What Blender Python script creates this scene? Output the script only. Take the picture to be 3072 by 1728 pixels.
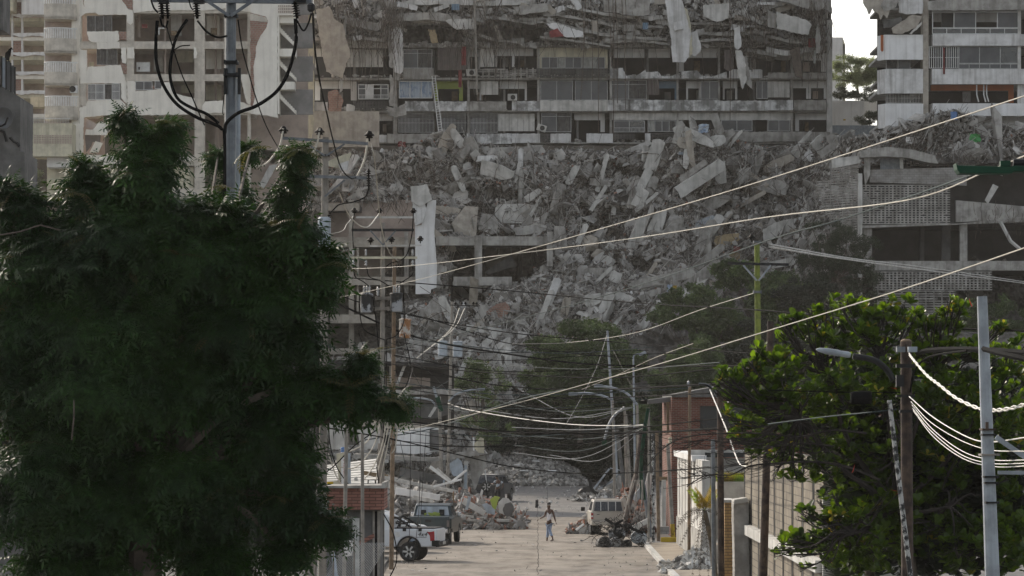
import bpy, math, random
import numpy as np
from mathutils import Vector, Matrix, noise
R = math.radians
HAZE = 0.000075
for o in list(bpy.data.objects): bpy.data.objects.remove(o)
sc = bpy.context.scene; col = sc.collection
# ---------------------------------------------------------------- camera
F = 12000.0; YH = 1227.0; H = 6.1          # focal length in photo pixels, horizon row, eye height (m)
cam = bpy.data.objects.new('camera', bpy.data.cameras.new('camera')); col.objects.link(cam)
cam.location = (0, 0, H); cam.rotation_euler = (R(90), 0, 0)
cam.data.sensor_width = 36; cam.data.lens = F/3072*36; cam.data.shift_y = (YH-864)/3072
cam.data.clip_start = 1; cam.data.clip_end = 20000
sc.camera = cam
# ---------------------------------------------------------------- light
ELEV, AZ = 30.0, 36.0                      # sun: from the left, behind the ruins
to_sun = Vector((-math.sin(R(AZ))*math.cos(R(ELEV)), math.cos(R(AZ))*math.cos(R(ELEV)), math.sin(R(ELEV))))
w = bpy.data.worlds.new("World"); sc.world = w; w.use_nodes = True
nt = w.node_tree; sky = nt.nodes.new('ShaderNodeTexSky'); sky.sky_type = 'NISHITA'; sky.sun_disc = False
sky.sun_elevation = R(ELEV); sky.sun_rotation = R(-AZ); sky.dust_density = 2.5; sky.air_density = 1.0; sky.ozone_density = 0.6
hs0 = nt.nodes.new('ShaderNodeHueSaturation'); hs0.inputs['Saturation'].default_value = .35; nt.links.new(sky.outputs[0], hs0.inputs['Color']); nt.links.new(hs0.outputs[0], nt.nodes['Background'].inputs[0]); nt.nodes['Background'].inputs[1].default_value = 0.15
sl = bpy.data.lights.new('sun', 'SUN'); sl.energy = 2.0; sl.angle = R(0.8); sl.color = (1, .88, .72)
so = bpy.data.objects.new('sun', sl); col.objects.link(so); so.rotation_euler = to_sun.to_track_quat('Z', 'Y').to_euler()
sc.view_settings.view_transform = 'Standard'; sc.view_settings.look = 'None'; sc.view_settings.gamma = 1
sc.view_settings.exposure = 0.55
sc.cycles.max_bounces = 6; sc.cycles.volume_bounces = 0; sc.cycles.transparent_max_bounces = 8
sc.cycles.use_denoising = True
# ---------------------------------------------------------------- helpers
rnd = random.Random(7); RG = np.random.default_rng(11)
def P(x, y, D): return Vector(((x-1536)*D/F, D, H-(y-YH)*D/F))
def Q(i, j, x, y): return (768*i+x/2.516, 576*j+y/2.516)      # a point in one of the twelve close-ups -> photo pixel
def gz(y, D): return P(0, y, D).z
def gdepth(y): return H*F/(y-YH)                              # depth of the flat ground seen at row y
class MB:
    def __init__(s): s.V = []; s.L = []; s.C = []; s.M = []; s.n = 0
    def add(s, v, f, m=0):
        v = np.asarray([tuple(p) for p in v], float) if not isinstance(v, np.ndarray) else v
        s.V.append(v)
        for q in f: s.L.extend(i+s.n for i in q); s.C.append(len(q)); s.M.append(m)
        s.n += len(v); return s
    def addnp(s, v, f, m=0):                                   # v (k,3), f (n,c)
        s.V.append(v); s.L.extend((f+s.n).ravel().tolist()); s.C.extend([f.shape[1]]*len(f)); s.M.extend([m]*len(f)); s.n += len(v); return s
    def box(s, c, size, rot=None, m=0, taper=1.0):
        a, b, d = size[0]/2, size[1]/2, size[2]/2; v = []
        for z in (-d, d):
            k = taper if z > 0 else 1
            for x, y in ((-a, -b), (a, -b), (a, b), (-a, b)): v.append(Vector((x*k, y*k, z)))
        if rot is not None: v = [rot @ p for p in v]
        c = Vector(c)
        return s.add([p+c for p in v], [(3,2,1,0),(4,5,6,7),(0,1,5,4),(1,2,6,5),(2,3,7,6),(3,0,4,7)], m)
    def pbox(s, x0, y0, x1, y1, D, th, m=0):                   # box whose front shows as that pixel rectangle at depth D
        a = P(min(x0,x1), max(y0,y1), D); b = P(max(x0,x1), min(y0,y1), D)
        return s.box(((a.x+b.x)/2, D+th/2, (a.z+b.z)/2), (b.x-a.x, th, b.z-a.z), None, m)
    def prism(s, pts, d, m=0):                                 # closed 3-D outline pushed along d
        n = len(pts); pts = [Vector(p) for p in pts]; d = Vector(d)
        return s.add(pts+[p+d for p in pts], [tuple(range(n)), tuple(range(2*n-1, n-1, -1))]+[(i, i+n, (i+1) % n+n, (i+1) % n) for i in range(n)], m)
    def ppoly(s, pts, D, th, m=0): 
        return s.prism([P(x, y, D) for x, y in pts], (0, th, 0), m)
    def tube(s, pts, r, n=6, m=0, r2=None, cap=True):
        pts = [Vector(p) for p in pts]; k = len(pts); v = []; f = []
        up = Vector((0, 0, 1)); t0 = (pts[-1]-pts[0]).normalized()
        if abs(t0.dot(up)) > .9: up = Vector((1, 0, 0))
        for i, p in enumerate(pts):
            t = (pts[min(i+1, k-1)]-pts[max(i-1, 0)]).normalized(); a = t.cross(up)
            a = a.normalized() if a.length > 1e-6 else Vector((1, 0, 0)); b = t.cross(a)
            rr = (r[i] if isinstance(r, (list, tuple)) else (r if r2 is None else r+(r2-r)*i/max(1, k-1)))
            for j in range(n):
                w_ = 2*math.pi*j/n; v.append(p+a*(math.cos(w_)*rr)+b*(math.sin(w_)*rr))
        for i in range(k-1):
            for j in range(n): f.append((i*n+j, i*n+(j+1) % n, (i+1)*n+(j+1) % n, (i+1)*n+j))
        if cap: f.append(tuple(range(n-1, -1, -1))); f.append(tuple(range((k-1)*n, k*n)))
        return s.add(v, f, m)
    def lathe(s, base, prof, n=12, rot=None, m=0):             # prof: (radius, height)
        v = []; f = []; base = Vector(base)
        for r, z in prof:
            for j in range(n):
                p = Vector((r*math.cos(2*math.pi*j/n), r*math.sin(2*math.pi*j/n), z)); v.append(base+(rot @ p if rot else p))
        for i in range(len(prof)-1):
            for j in range(n): f.append((i*n+j, i*n+(j+1) % n, (i+1)*n+(j+1) % n, (i+1)*n+j))
        f.append(tuple(range(n-1, -1, -1))); f.append(tuple(range((len(prof)-1)*n, len(prof)*n)))
        return s.add(v, f, m)
    def build(s, name, mats, parent=None, smooth=False, bevel=0):
        me = bpy.data.meshes.new(name); V = np.vstack(s.V) if s.V else np.zeros((0, 3))
        o = bpy.data.objects.new(name, me); col.objects.link(o)
        if parent is not None:
            off = np.array(world_loc(parent)); o.parent = parent
        else:
            off = np.array([(V[:,0].min()+V[:,0].max())/2, (V[:,1].min()+V[:,1].max())/2, V[:,2].min()]); o.location = off
        V = V-off; nl = len(s.L); nf = len(s.C)
        me.vertices.add(len(V)); me.vertices.foreach_set('co', V.ravel())
        me.loops.add(nl); me.loops.foreach_set('vertex_index', s.L)
        me.polygons.add(nf); C = np.array(s.C); st = np.concatenate([[0], np.cumsum(C)[:-1]])
        me.polygons.foreach_set('loop_start', st); me.polygons.foreach_set('loop_total', C)
        me.polygons.foreach_set('material_index', s.M)
        me.polygons.foreach_set('use_smooth', [smooth]*nf)
        for mm in (mats if isinstance(mats, (list, tuple)) else [mats]): me.materials.append(mm)
        me.update(calc_edges=True); me.validate()
        if bevel:
            bv = o.modifiers.new('bevel', 'BEVEL'); bv.width = bevel; bv.segments = 2; bv.limit_method = 'ANGLE'
        return o
def world_loc(o):
    p = Vector(o.location)
    while o.parent: o = o.parent; p += o.location
    return p
def tag(o, label=None, cat=None, group=None, kind=None):
    if cat and not kind: kind = 'thing'
    for k, v in (('label', label), ('category', cat), ('group', group), ('kind', kind)):
        if v: o[k] = v
    return o
def thing(name, label, cat, loc, group=None):
    o = bpy.data.objects.new(name, None); col.objects.link(o); o.location = Vector(loc); o.empty_display_size = .2
    return tag(o, label, cat, group)
def sag(a, b, s, n=16):
    a = Vector(a); b = Vector(b); return [a.lerp(b, i/n)-Vector((0, 0, 4*s*(i/n)*(1-i/n))) for i in range(n+1)]
def spl(ctrl, n=6):                                            # Catmull-Rom through 3-D points
    c = [Vector(p) for p in ctrl]; c = [c[0]*2-c[1]]+c+[c[-1]*2-c[-2]]; out = []
    for i in range(1, len(c)-2):
        for k in range(n):
            t = k/n; p0, p1, p2, p3 = c[i-1:i+3]
            out.append(.5*((2*p1)+(p2-p0)*t+(2*p0-5*p1+4*p2-p3)*t*t+(3*p1-p0-3*p2+p3)*t**3))
    return out+[c[-2]]
def jag(pts, amp=2.0, step=6.0, seed=0):                       # break a pixel outline into a ragged one
    r = random.Random(seed+len(pts)); out = []
    for i, (x, y) in enumerate(pts):
        x2, y2 = pts[(i+1) % len(pts)]; L = math.hypot(x2-x, y2-y); k = max(1, int(L/step)); nx, ny = -(y2-y)/(L+1e-9), (x2-x)/(L+1e-9)
        for j in range(k):
            t = j/k; a = 0 if j == 0 else r.uniform(-amp, amp)
            out.append((x+(x2-x)*t+nx*a, y+(y2-y)*t+ny*a))
    return out
def interp(x, xs, ys): return float(np.interp(x, xs, ys))
def rotmats(n, rg=RG):
    q = rg.normal(size=(n, 4)); q /= np.linalg.norm(q, axis=1)[:, None]; w_, x, y, z = q.T
    return np.stack([np.stack([1-2*(y*y+z*z), 2*(x*y-z*w_), 2*(x*z+y*w_)], 1), np.stack([2*(x*y+z*w_), 1-2*(x*x+z*z), 2*(y*z-x*w_)], 1),
                     np.stack([2*(x*z-y*w_), 2*(y*z+x*w_), 1-2*(x*x+y*y)], 1)], 1)
def mass(mb, temps, pos, rot, scl, m=0, rg=RG):                # many copies of small template meshes merged into mb
    idx = rg.integers(0, len(temps), len(pos)); scl = np.asarray(scl)
    if scl.ndim == 1: scl = np.repeat(scl[:, None], 3, 1)
    for t, (tv, tf) in enumerate(temps):
        k = np.where(idx == t)[0]
        if not len(k): continue
        v = np.einsum('nij,nvj->nvi', rot[k], tv[None]*scl[k][:, None, :])+pos[k][:, None, :]
        f = tf[None]+(np.arange(len(k))*len(tv))[:, None, None]
        mb.addnp(v.reshape(-1, 3), f.reshape(-1, tf.shape[1]), m)
import bmesh
def hull(pts):
    bm = bmesh.new()
    for p in pts: bm.verts.new(p)
    r = bmesh.ops.convex_hull(bm, input=bm.verts)
    bmesh.ops.delete(bm, geom=list({g for g in r['geom_interior']+r['geom_unused'] if isinstance(g, bmesh.types.BMVert)}), context='VERTS')
    bmesh.ops.triangulate(bm, faces=bm.faces); bmesh.ops.recalc_face_normals(bm, faces=bm.faces)
    bm.verts.index_update(); v = np.array([tuple(q.co) for q in bm.verts]); f = np.array([[q.index for q in fa.verts] for fa in bm.faces]); bm.free()
    return v, f
def rock(asp, n=11, r=rnd): 
    return hull([tuple(math.copysign(abs(r.uniform(-1, 1))**.5, r.uniform(-1, 1))*a*.5 for a in asp) for _ in range(n)])
CHUNK = [rock((1, 1, 1)) for _ in range(4)]+[rock((1.4, .9, .5)) for _ in range(4)]
PLATE = [rock((1.4, 1.0, .16), 14) for _ in range(6)]
STICK = [rock((2.6, .35, .3), 12) for _ in range(4)]
BLOCKT = (np.array([[x, y, z] for x in (-.5, .5) for y in (-.25, .25) for z in (-.25, .25)], float),
          np.array([[0,1,3,2],[4,6,7,5],[0,4,5,1],[2,3,7,6],[0,2,6,4],[1,5,7,3]]))
# ---------------------------------------------------------------- materials (all procedural)
def mat(name, c1, c2=None, scale=1.5, rough=.85, bump=0.0, bscale=None, streak=0.0, isl=0.0, metal=0.0, spec=.3, trans=0.0, dust=0.0, contrast=.5, detail=6, obj=False, alpha=1):
    m = bpy.data.materials.new(name); m.use_nodes = True; t = m.node_tree; N = t.nodes; L = t.links; b = N['Principled BSDF']
    b.inputs['Roughness'].default_value = rough; b.inputs['Metallic'].default_value = metal; b.inputs['Specular IOR Level'].default_value = spec
    g = N.new('ShaderNodeNewGeometry'); pos = g.outputs['Position']
    if obj: tc = N.new('ShaderNodeTexCoord'); pos = tc.outputs['Object']
    if c2 is None: c2 = tuple(c*.8 for c in c1)
    nz = N.new('ShaderNodeTexNoise'); nz.inputs['Scale'].default_value = scale; nz.inputs['Detail'].default_value = detail; nz.inputs['Roughness'].default_value = .62
    L.new(pos, nz.inputs['Vector'])
    mr = N.new('ShaderNodeMapRange'); mr.inputs[1].default_value = .5-.25*(1.01-contrast); mr.inputs[2].default_value = .5+.25*(1.01-contrast)
    mr.inputs[1].default_value = .32+.16*contrast; mr.inputs[2].default_value = .68-.16*contrast
    L.new(nz.outputs[0], mr.inputs[0])
    mx = N.new('ShaderNodeMix'); mx.data_type = 'RGBA'; mx.inputs[6].default_value = (*c1, 1); mx.inputs[7].default_value = (*c2, 1); L.new(mr.outputs[0], mx.inputs[0])
    out = mx.outputs[2]
    def mul(out, fac_sock, amount, dark=(.25, .23, .2)):
        k = N.new('ShaderNodeMath'); k.operation = 'MULTIPLY'; k.inputs[1].default_value = amount; L.new(fac_sock, k.inputs[0])
        q = N.new('ShaderNodeMix'); q.data_type = 'RGBA'; q.blend_type = 'MULTIPLY'; L.new(k.outputs[0], q.inputs[0]); L.new(out, q.inputs[6]); q.inputs[7].default_value = (*dark, 1)
        return q.outputs[2]
    if streak:
        mp = N.new('ShaderNodeMapping'); mp.inputs['Scale'].default_value = (3.0, 3.0, .22); L.new(pos, mp.inputs[0])
        n2 = N.new('ShaderNodeTexNoise'); n2.inputs['Scale'].default_value = 1.0; n2.inputs['Detail'].default_value = 5; L.new(mp.outputs[0], n2.inputs['Vector'])
        r2 = N.new('ShaderNodeMapRange'); r2.inputs[1].default_value = .48; r2.inputs[2].default_value = .75; L.new(n2.outputs[0], r2.inputs[0])
        out = mul(out, r2.outputs[0], streak)
    if isl:
        q = N.new('ShaderNodeHueSaturation'); k = N.new('ShaderNodeMapRange'); k.inputs[3].default_value = 1-isl; k.inputs[4].default_value = 1+isl
        L.new(g.outputs['Random Per Island'], k.inputs[0]); L.new(k.outputs[0], q.inputs['Value']); L.new(out, q.inputs['Color']); out = q.outputs[0]
    L.new(out, b.inputs['Base Color'])
    if bump:
        n3 = N.new('ShaderNodeTexNoise'); n3.inputs['Scale'].default_value = bscale or scale*4; n3.inputs['Detail'].default_value = 7; L.new(pos, n3.inputs['Vector'])
        bp = N.new('ShaderNodeBump'); bp.inputs['Distance'].default_value = bump; bp.inputs['Strength'].default_value = .8
        L.new(n3.outputs[0], bp.inputs['Height']); L.new(bp.outputs[0], b.inputs['Normal'])
    if trans:
        tr = N.new('ShaderNodeBsdfTranslucent'); hs = N.new('ShaderNodeHueSaturation'); hs.inputs['Value'].default_value = 2.2; hs.inputs['Hue'].default_value = .48; hs.inputs['Saturation'].default_value = 1.15
        L.new(out, hs.inputs['Color']); L.new(hs.outputs[0], tr.inputs[0]); ms = N.new('ShaderNodeMixShader'); ms.inputs[0].default_value = trans
        L.new(b.outputs[0], ms.inputs[1]); L.new(tr.outputs[0], ms.inputs[2]); L.new(ms.outputs[0], N['Material Output'].inputs[0])
    return m
def brick(name, c1, c2, mortar, axis='x', w=.24, h=.075, ms=.012, off=.5, rough=.9, frac=1.0):
    m = mat(name, c1); t = m.node_tree; N = t.nodes; L = t.links; b = N['Principled BSDF']; b.inputs['Roughness'].default_value = rough
    g = N.new('ShaderNodeNewGeometry'); s = N.new('ShaderNodeSeparateXYZ'); c = N.new('ShaderNodeCombineXYZ'); L.new(g.outputs['Position'], s.inputs[0])
    L.new(s.outputs[0 if axis == 'x' else 1], c.inputs[0]); L.new(s.outputs[2], c.inputs[1])
    br = N.new('ShaderNodeTexBrick'); br.inputs['Scale'].default_value = 1; br.inputs['Brick Width'].default_value = w; br.inputs['Row Height'].default_value = h
    br.inputs['Mortar Size'].default_value = ms; br.offset = off; br.inputs['Color1'].default_value = (*c1, 1); br.inputs['Color2'].default_value = (*c2, 1); br.inputs['Mortar'].default_value = (*mortar, 1)
    L.new(c.outputs[0], br.inputs['Vector'])
    nz = N.new('ShaderNodeTexNoise'); nz.inputs['Scale'].default_value = 1.3; nz.inputs['Detail'].default_value = 6; L.new(g.outputs['Position'], nz.inputs['Vector'])
    r2 = N.new('ShaderNodeMapRange'); r2.inputs[1].default_value = .4; r2.inputs[2].default_value = .75; L.new(nz.outputs[0], r2.inputs[0])
    q = N.new('ShaderNodeMix'); q.data_type = 'RGBA'; q.blend_type = 'MULTIPLY'; L.new(r2.outputs[0], q.inputs[0]); L.new(br.outputs[0], q.inputs[6]); q.inputs[7].default_value = (.55, .52, .5, 1)
    L.new(q.outputs[2], b.inputs['Base Color'])
    bp = N.new('ShaderNodeBump'); bp.inputs['Distance'].default_value = .01; bp.invert = True; L.new(br.outputs['Fac'], bp.inputs['Height']); L.new(bp.outputs[0], b.inputs['Normal'])
    return m
M = {}
M['conc'] = mat('weathered_concrete', (.4, .385, .355), (.24, .23, .21), 1.2, bump=.03, bscale=6, streak=.6)
M['conc_l'] = mat('pale_concrete', (.6, .585, .55), (.42, .41, .38), 1.0, bump=.02, bscale=5, streak=.5)
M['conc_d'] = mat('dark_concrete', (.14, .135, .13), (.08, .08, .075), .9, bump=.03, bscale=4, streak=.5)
M['rub'] = mat('rubble_chips', (.34, .322, .295), (.15, .142, .13), .8, bump=.05, bscale=5, isl=.55)
M['rubl'] = mat('pale_rubble_chips', (.44, .42, .39), (.3, .29, .27), .8, bump=.05, bscale=5, isl=.35)
M['rubw'] = mat('white_plaster_chips', (.66, .65, .64), (.5, .49, .48), 2, isl=.3)
M['rubr'] = mat('red_brick_chips', (.3, .15, .1), (.22, .12, .09), 2, isl=.4)
M['earth'] = mat('dusty_shaded_debris_soil', (.17, .16, .145), (.06, .056, .05), .9, bump=.35, bscale=1.6, contrast=.7)  # debris soil darkened in colour so gaps between pieces read as shade
M['soil'] = mat('hillside_soil', (.16, .14, .115), (.09, .08, .065), .5, bump=.2, bscale=1)
M['white'] = mat('old_white_plaster', (.72, .715, .7), (.5, .49, .47), .9, bump=.01, bscale=8, streak=.55, contrast=.3)
M['whitec'] = mat('clean_white_plaster', (.8, .795, .78), (.66, .65, .63), .6, bump=.008, bscale=8, streak=.28, contrast=.2)
M['blotch'] = mat('stained_parapet_plaster', (.66, .66, .65), (.24, .24, .23), .75, bump=.01, bscale=8, streak=.9, contrast=.75)
M['cream'] = mat('cream_paint', (.6, .56, .42), (.45, .42, .32), 1, streak=.4)
M['beigeconc'] = mat('raw_beige_concrete', (.42, .38, .32), (.3, .27, .23), 1.4, bump=.02, bscale=7, streak=.3)
M['room'] = mat('hazy_room_wall', (.5, .41, .35), (.36, .29, .25), .6)  # room walls lightened so their colour carries the warm haze
M['tower'] = mat('haze_warmed_tower_plaster', (.86, .82, .73), (.74, .7, .62), .6, bump=.008, bscale=8, streak=.22, contrast=.2)  # white plaster with the bright warm haze put into its colour
M['towerc'] = mat('haze_warmed_concrete', (.6, .55, .47), (.45, .41, .35), 1.4, bump=.02, bscale=7, streak=.25)  # raw concrete warmed in colour to stand for the lit haze
M['roomd'] = mat('shaded_room_wall', (.06, .057, .054), (.035, .034, .032), .6)  # interior shade put into a near-black wall colour
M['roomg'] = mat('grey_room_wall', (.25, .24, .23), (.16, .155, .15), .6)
M['orange'] = mat('orange_wall_paint', (.5, .17, .07), (.4, .14, .06), 1)
M['lime'] = mat('lime_wall_paint', (.34, .42, .08), (.28, .34, .08), 1)
M['skyblue'] = mat('blue_wall_paint', (.22, .32, .42), (.18, .26, .34), 1)
M['glass'] = mat('dusty_window_glass', (.085, .088, .092), (.05, .053, .056), .7, rough=.35, spec=.4)
M['glassd'] = mat('tinted_car_glass', (.02, .025, .03), (.012, .014, .018), .7, rough=.12, spec=.6)
M['curt'] = mat('grey_curtain', (.17, .165, .16), (.11, .105, .1), 3)
M['curtw'] = mat('white_curtain', (.55, .55, .52), (.38, .38, .36), 3)
M['curtb'] = mat('blue_white_curtain', (.5, .56, .62), (.3, .38, .5), 1.6, contrast=.8)
M['taupe'] = mat('taupe_shade_cloth', (.2, .17, .16), (.16, .14, .13), 2)
M['redc'] = mat('dark_red_cloth', (.25, .05, .05), (.16, .03, .03), 2)
M['frame'] = mat('aluminium_frame', (.5, .5, .49), (.38, .38, .37), 3, rough=.5)
M['framew'] = mat('white_window_frame', (.72, .72, .7), (.6, .6, .58), 3, rough=.5)
M['rebar'] = mat('rusty_rebar', (.13, .105, .085), (.07, .055, .045), 4)
M['wood'] = mat('weathered_wood', (.24, .17, .1), (.14, .1, .06), 4, bump=.01)
M['ply'] = mat('raw_plywood', (.42, .33, .2), (.32, .25, .15), 3)
M['galv'] = mat('galvanised_steel', (.17, .185, .195), (.11, .12, .13), 5, rough=.6, metal=.2, bump=.003, bscale=25)
M['galvl'] = mat('pale_painted_steel', (.33, .365, .395), (.24, .265, .285), 3, rough=.5, streak=.25)
M['polec'] = mat('pale_concrete_pole', (.3, .275, .24), (.2, .185, .16), 3, bump=.005, streak=.5)
M['polebr'] = mat('rusty_brown_pole', (.085, .06, .045), (.035, .026, .022), 5, bump=.01, bscale=25, contrast=.6)
M['polew'] = mat('wood_brown_pole', (.25, .18, .12), (.15, .11, .075), 4, bump=.006, streak=.5)
M['poley'] = mat('yellow_green_painted_pole', (.22, .26, .05), (.13, .16, .04), 4, streak=.35)
M['poled'] = mat('dark_mottled_pole', (.4, .4, .38), (.03, .03, .03), 8, contrast=.9)
M['black'] = mat('black_rubber', (.012, .012, .012), (.008, .008, .008), 5, rough=.9, spec=.02)
M['iron'] = mat('dark_iron', (.03, .03, .03), (.018, .018, .018), 5, rough=.6, spec=.15)
M['porc'] = mat('brown_black_porcelain', (.012, .01, .009), (.008, .007, .006), 5, rough=.6, spec=.08)
M['porcg'] = mat('grey_porcelain', (.45, .46, .46), (.34, .35, .35), 5, rough=.3, spec=.5)
M['wirel'] = mat('bare_aluminium_cable', (.52, .48, .4), (.4, .37, .31), 9, rough=.6)
M['wirew'] = mat('white_cable', (.62, .6, .55), (.5, .48, .43), 9, rough=.6)
M['wireg'] = mat('greenish_cable', (.07, .09, .09), (.04, .055, .055), 9, rough=.8, spec=.1)
M['trafo'] = mat('pale_blue_tank_paint', (.38, .43, .48), (.3, .34, .37), 3, rough=.5, streak=.5)
M['trafob'] = mat('burnt_tank_paint', (.3, .31, .32), (.02, .02, .02), 1.6, rough=.6, contrast=.95)
M['trafor'] = mat('rust_streaked_tank', (.46, .44, .4), (.28, .13, .05), 2.4, rough=.6, contrast=.85)
M['green'] = mat('green_lamp_plastic', (.008, .05, .024), (.006, .035, .018), 4, rough=.7)
M['leafn'] = mat('neem_leaf', (.018, .048, .008), (.008, .025, .005), .9, rough=.42, spec=.2, trans=.25, isl=.3, contrast=.5)
M['leafr'] = mat('young_reddish_leaf', (.06, .055, .018), (.035, .04, .012), 1, rough=.5, trans=.35, isl=.3)
M['leafa'] = mat('almond_leaf', (.06, .105, .014), (.03, .06, .011), 2, rough=.35, spec=.4, trans=.55, isl=.35)
M['leafy'] = mat('yellowing_almond_leaf', (.2, .17, .03), (.12, .13, .02), 2, rough=.4, trans=.5, isl=.3)
M['leafred'] = mat('red_almond_leaf', (.4, .06, .03), (.3, .05, .02), 2, rough=.4, trans=.4)
M['leafh'] = mat('hillside_foliage', (.085, .125, .045), (.04, .062, .024), .5, rough=.7, trans=.15, isl=.4, contrast=.6)
M['leafp'] = mat('pale_hazy_foliage', (.2, .23, .13), (.12, .15, .08), .5, rough=.7, trans=.5, isl=.35)
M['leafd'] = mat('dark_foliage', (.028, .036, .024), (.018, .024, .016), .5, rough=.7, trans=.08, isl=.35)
M['ivy'] = mat('ivy_foliage', (.04, .055, .03), (.025, .035, .018), .5, rough=.6, trans=.1, isl=.4)
M['bark'] = mat('grey_bark', (.12, .1, .08), (.06, .05, .04), 4, bump=.02)
M['twig'] = mat('dark_twig', (.035, .028, .024), (.02, .017, .015), 6)
M['palmg'] = mat('palm_leaf_green', (.1, .16, .03), (.16, .13, .035), 1.2, trans=.45, isl=.3, contrast=.8)
M['palmd'] = mat('dead_palm_leaf', (.1, .075, .045), (.05, .038, .025), 5, isl=.3)
M['skin'] = mat('dark_skin', (.1, .055, .035), (.085, .045, .03), 5, rough=.5)
M['tank'] = mat('white_cotton', (.72, .68, .68), (.6, .57, .57), 6)
M['jean'] = mat('light_blue_denim', (.26, .32, .42), (.19, .24, .34), 9)
M['hair'] = mat('black_hair', (.012, .01, .01), (.008, .008, .008), 9)
M['cwhite'] = mat('white_car_paint', (.66, .68, .7), (.6, .62, .64), 1.2, rough=.3, spec=.5)
M['cgreen'] = mat('dark_teal_car_paint', (.008, .024, .03), (.006, .02, .024), 1.2, rough=.28, spec=.5)
M['cblue'] = mat('steel_blue_car_paint', (.2, .25, .3), (.17, .21, .26), 1.2, rough=.3, spec=.5)
M['cbeige'] = mat('beige_car_paint', (.42, .385, .33), (.34, .31, .26), 1.2, rough=.35, spec=.5)
M['cdark'] = mat('dusty_black_car_paint', (.035, .035, .036), (.06, .058, .055), 2, rough=.5)
M['chrome'] = mat('dull_chrome', (.6, .6, .6), (.45, .45, .45), 3, rough=.25, metal=.9)
M['redl'] = mat('red_tail_lens', (.35, .015, .02), (.28, .01, .015), 3, rough=.2, spec=.6)
M['tyre'] = mat('tyre_rubber', (.02, .02, .02), (.035, .033, .03), 6, rough=.8)
M['yel'] = mat('yellow_paint', (.5, .34, .03), (.42, .28, .03), 3, streak=.3)
M['brickx'] = brick('red_brick_front', (.21, .07, .045), (.15, .05, .035), (.22, .18, .15), 'x', .24, .085)
M['bricky'] = brick('red_brick_side', (.21, .07, .045), (.15, .05, .035), (.22, .18, .15), 'y', .24, .085)
M['stone'] = brick('reddish_stone_cladding', (.33, .15, .115), (.25, .12, .09), (.14, .07, .055), 'x', .42, .11, .016)
M['cinder'] = brick('grey_block_wall', (.34, .33, .31), (.3, .29, .27), (.22, .21, .2), 'x', .4, .2, .015)
M['blocky'] = brick('pale_block_side', (.27, .235, .18), (.22, .19, .15), (.13, .115, .09), 'y', .4, .2, .014)
M['ybricky'] = brick('yellow_brick_side', (.45, .28, .12), (.4, .25, .11), (.2, .14, .08), 'x', .24, .09, .012)
M['rbrick'] = brick('raw_clay_brick', (.36, .2, .15), (.3, .16, .12), (.33, .29, .25), 'x', .3, .18, .02)
M['road'] = mat('dusty_concrete_road', (.27, .235, .195), (.19, .168, .14), .35, bump=.02, bscale=3, contrast=.4)
M['dirt'] = mat('grey_dusty_asphalt', (.17, .16, .15), (.12, .115, .11), .3, bump=.03, bscale=2)
M['walk'] = mat('sandy_pavement', (.32, .27, .205), (.24, .2, .155), .8, bump=.01, bscale=4)
M['paper'] = mat('white_paper_litter', (.75, .73, .7), (.6, .58, .55), 9)
M['water'] = mat('satin_plastic', (.1, .2, .4), (.08, .16, .34), 3, rough=.4)
M['gcrate'] = mat('green_plastic', (.06, .3, .08), (.05, .24, .07), 3, rough=.5)
def mat_road():
    m = M['road']; t = m.node_tree; N = t.nodes; L = t.links; b = N['Principled BSDF']; src = b.inputs['Base Color'].links[0].from_socket
    g = N.new('ShaderNodeNewGeometry'); mp = N.new('ShaderNodeMapping'); mp.inputs['Scale'].default_value = (1.6, .5, 1); L.new(g.outputs['Position'], mp.inputs[0])
    n = N.new('ShaderNodeTexNoise'); n.inputs['Scale'].default_value = .55; n.inputs['Detail'].default_value = 9; n.inputs['Roughness'].default_value = .7; L.new(mp.outputs[0], n.inputs['Vector'])
    r = N.new('ShaderNodeMapRange'); r.inputs[1].default_value = .46; r.inputs[2].default_value = .66; L.new(n.outputs[0], r.inputs[0])
    q = N.new('ShaderNodeMix'); q.data_type = 'RGBA'; q.blend_type = 'MULTIPLY'; L.new(r.outputs[0], q.inputs[0]); L.new(src, q.inputs[6]); q.inputs[7].default_value = (.5, .46, .42, 1); L.new(q.outputs[2], b.inputs['Base Color'])
mat_road()
# ---------------------------------------------------------------- ground, road, pavement, hillside
def flat(name, pts, z, m, kind='structure'):
    mb = MB(); mb.add([(x, y, z) for x, y in pts], [tuple(range(len(pts)))]); return tag(mb.build(name, m), kind=kind)
flat('ground', [(-1500, -100), (1500, -100), (1500, 3000), (-1500, 3000)], 0, M['dirt'])
def gp(x, y): D = gdepth(y); return ((x-1536)*D/F, D)
# concrete street: near part pale, with a jointed edge
mb = MB(); nx, ny = 10, 60; vs = []
for j in range(ny+1):
    D = 95+(226-95)*j/ny
    for i in range(nx+1):
        xl, xr = -9.5, interp(D, [95, 150, 226], [5.6, 5.9, 6.4]); vs.append((xl+(xr-xl)*i/nx, D, .004+.02*math.sin(D*.13)*0))
mb.add(vs, [(j*(nx+1)+i, j*(nx+1)+i+1, (j+1)*(nx+1)+i+1, (j+1)*(nx+1)+i) for j in range(ny) for i in range(nx)]); tag(mb.build('road', M['road']), kind='structure')
mb = MB(); r = random.Random(3)                                # crack and joint down the slabs
for x0, ya, yb in ((1613, 1520, 1728), (1640, 1440, 1520)):
    prev = None; y = ya
    while y < yb:
        xx = x0+r.uniform(-3, 3); p = gp(xx, y)
        if prev: mb.add([(prev[0]-.007, prev[1], .009), (prev[0]+.012, prev[1], .009), (p[0]+.012, p[1], .009), (p[0]-.007, p[1], .009)], [(0, 1, 2, 3)])
        prev = p; y += 5
tag(mb.build('road_crack', M['black']), kind='structure')
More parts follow.
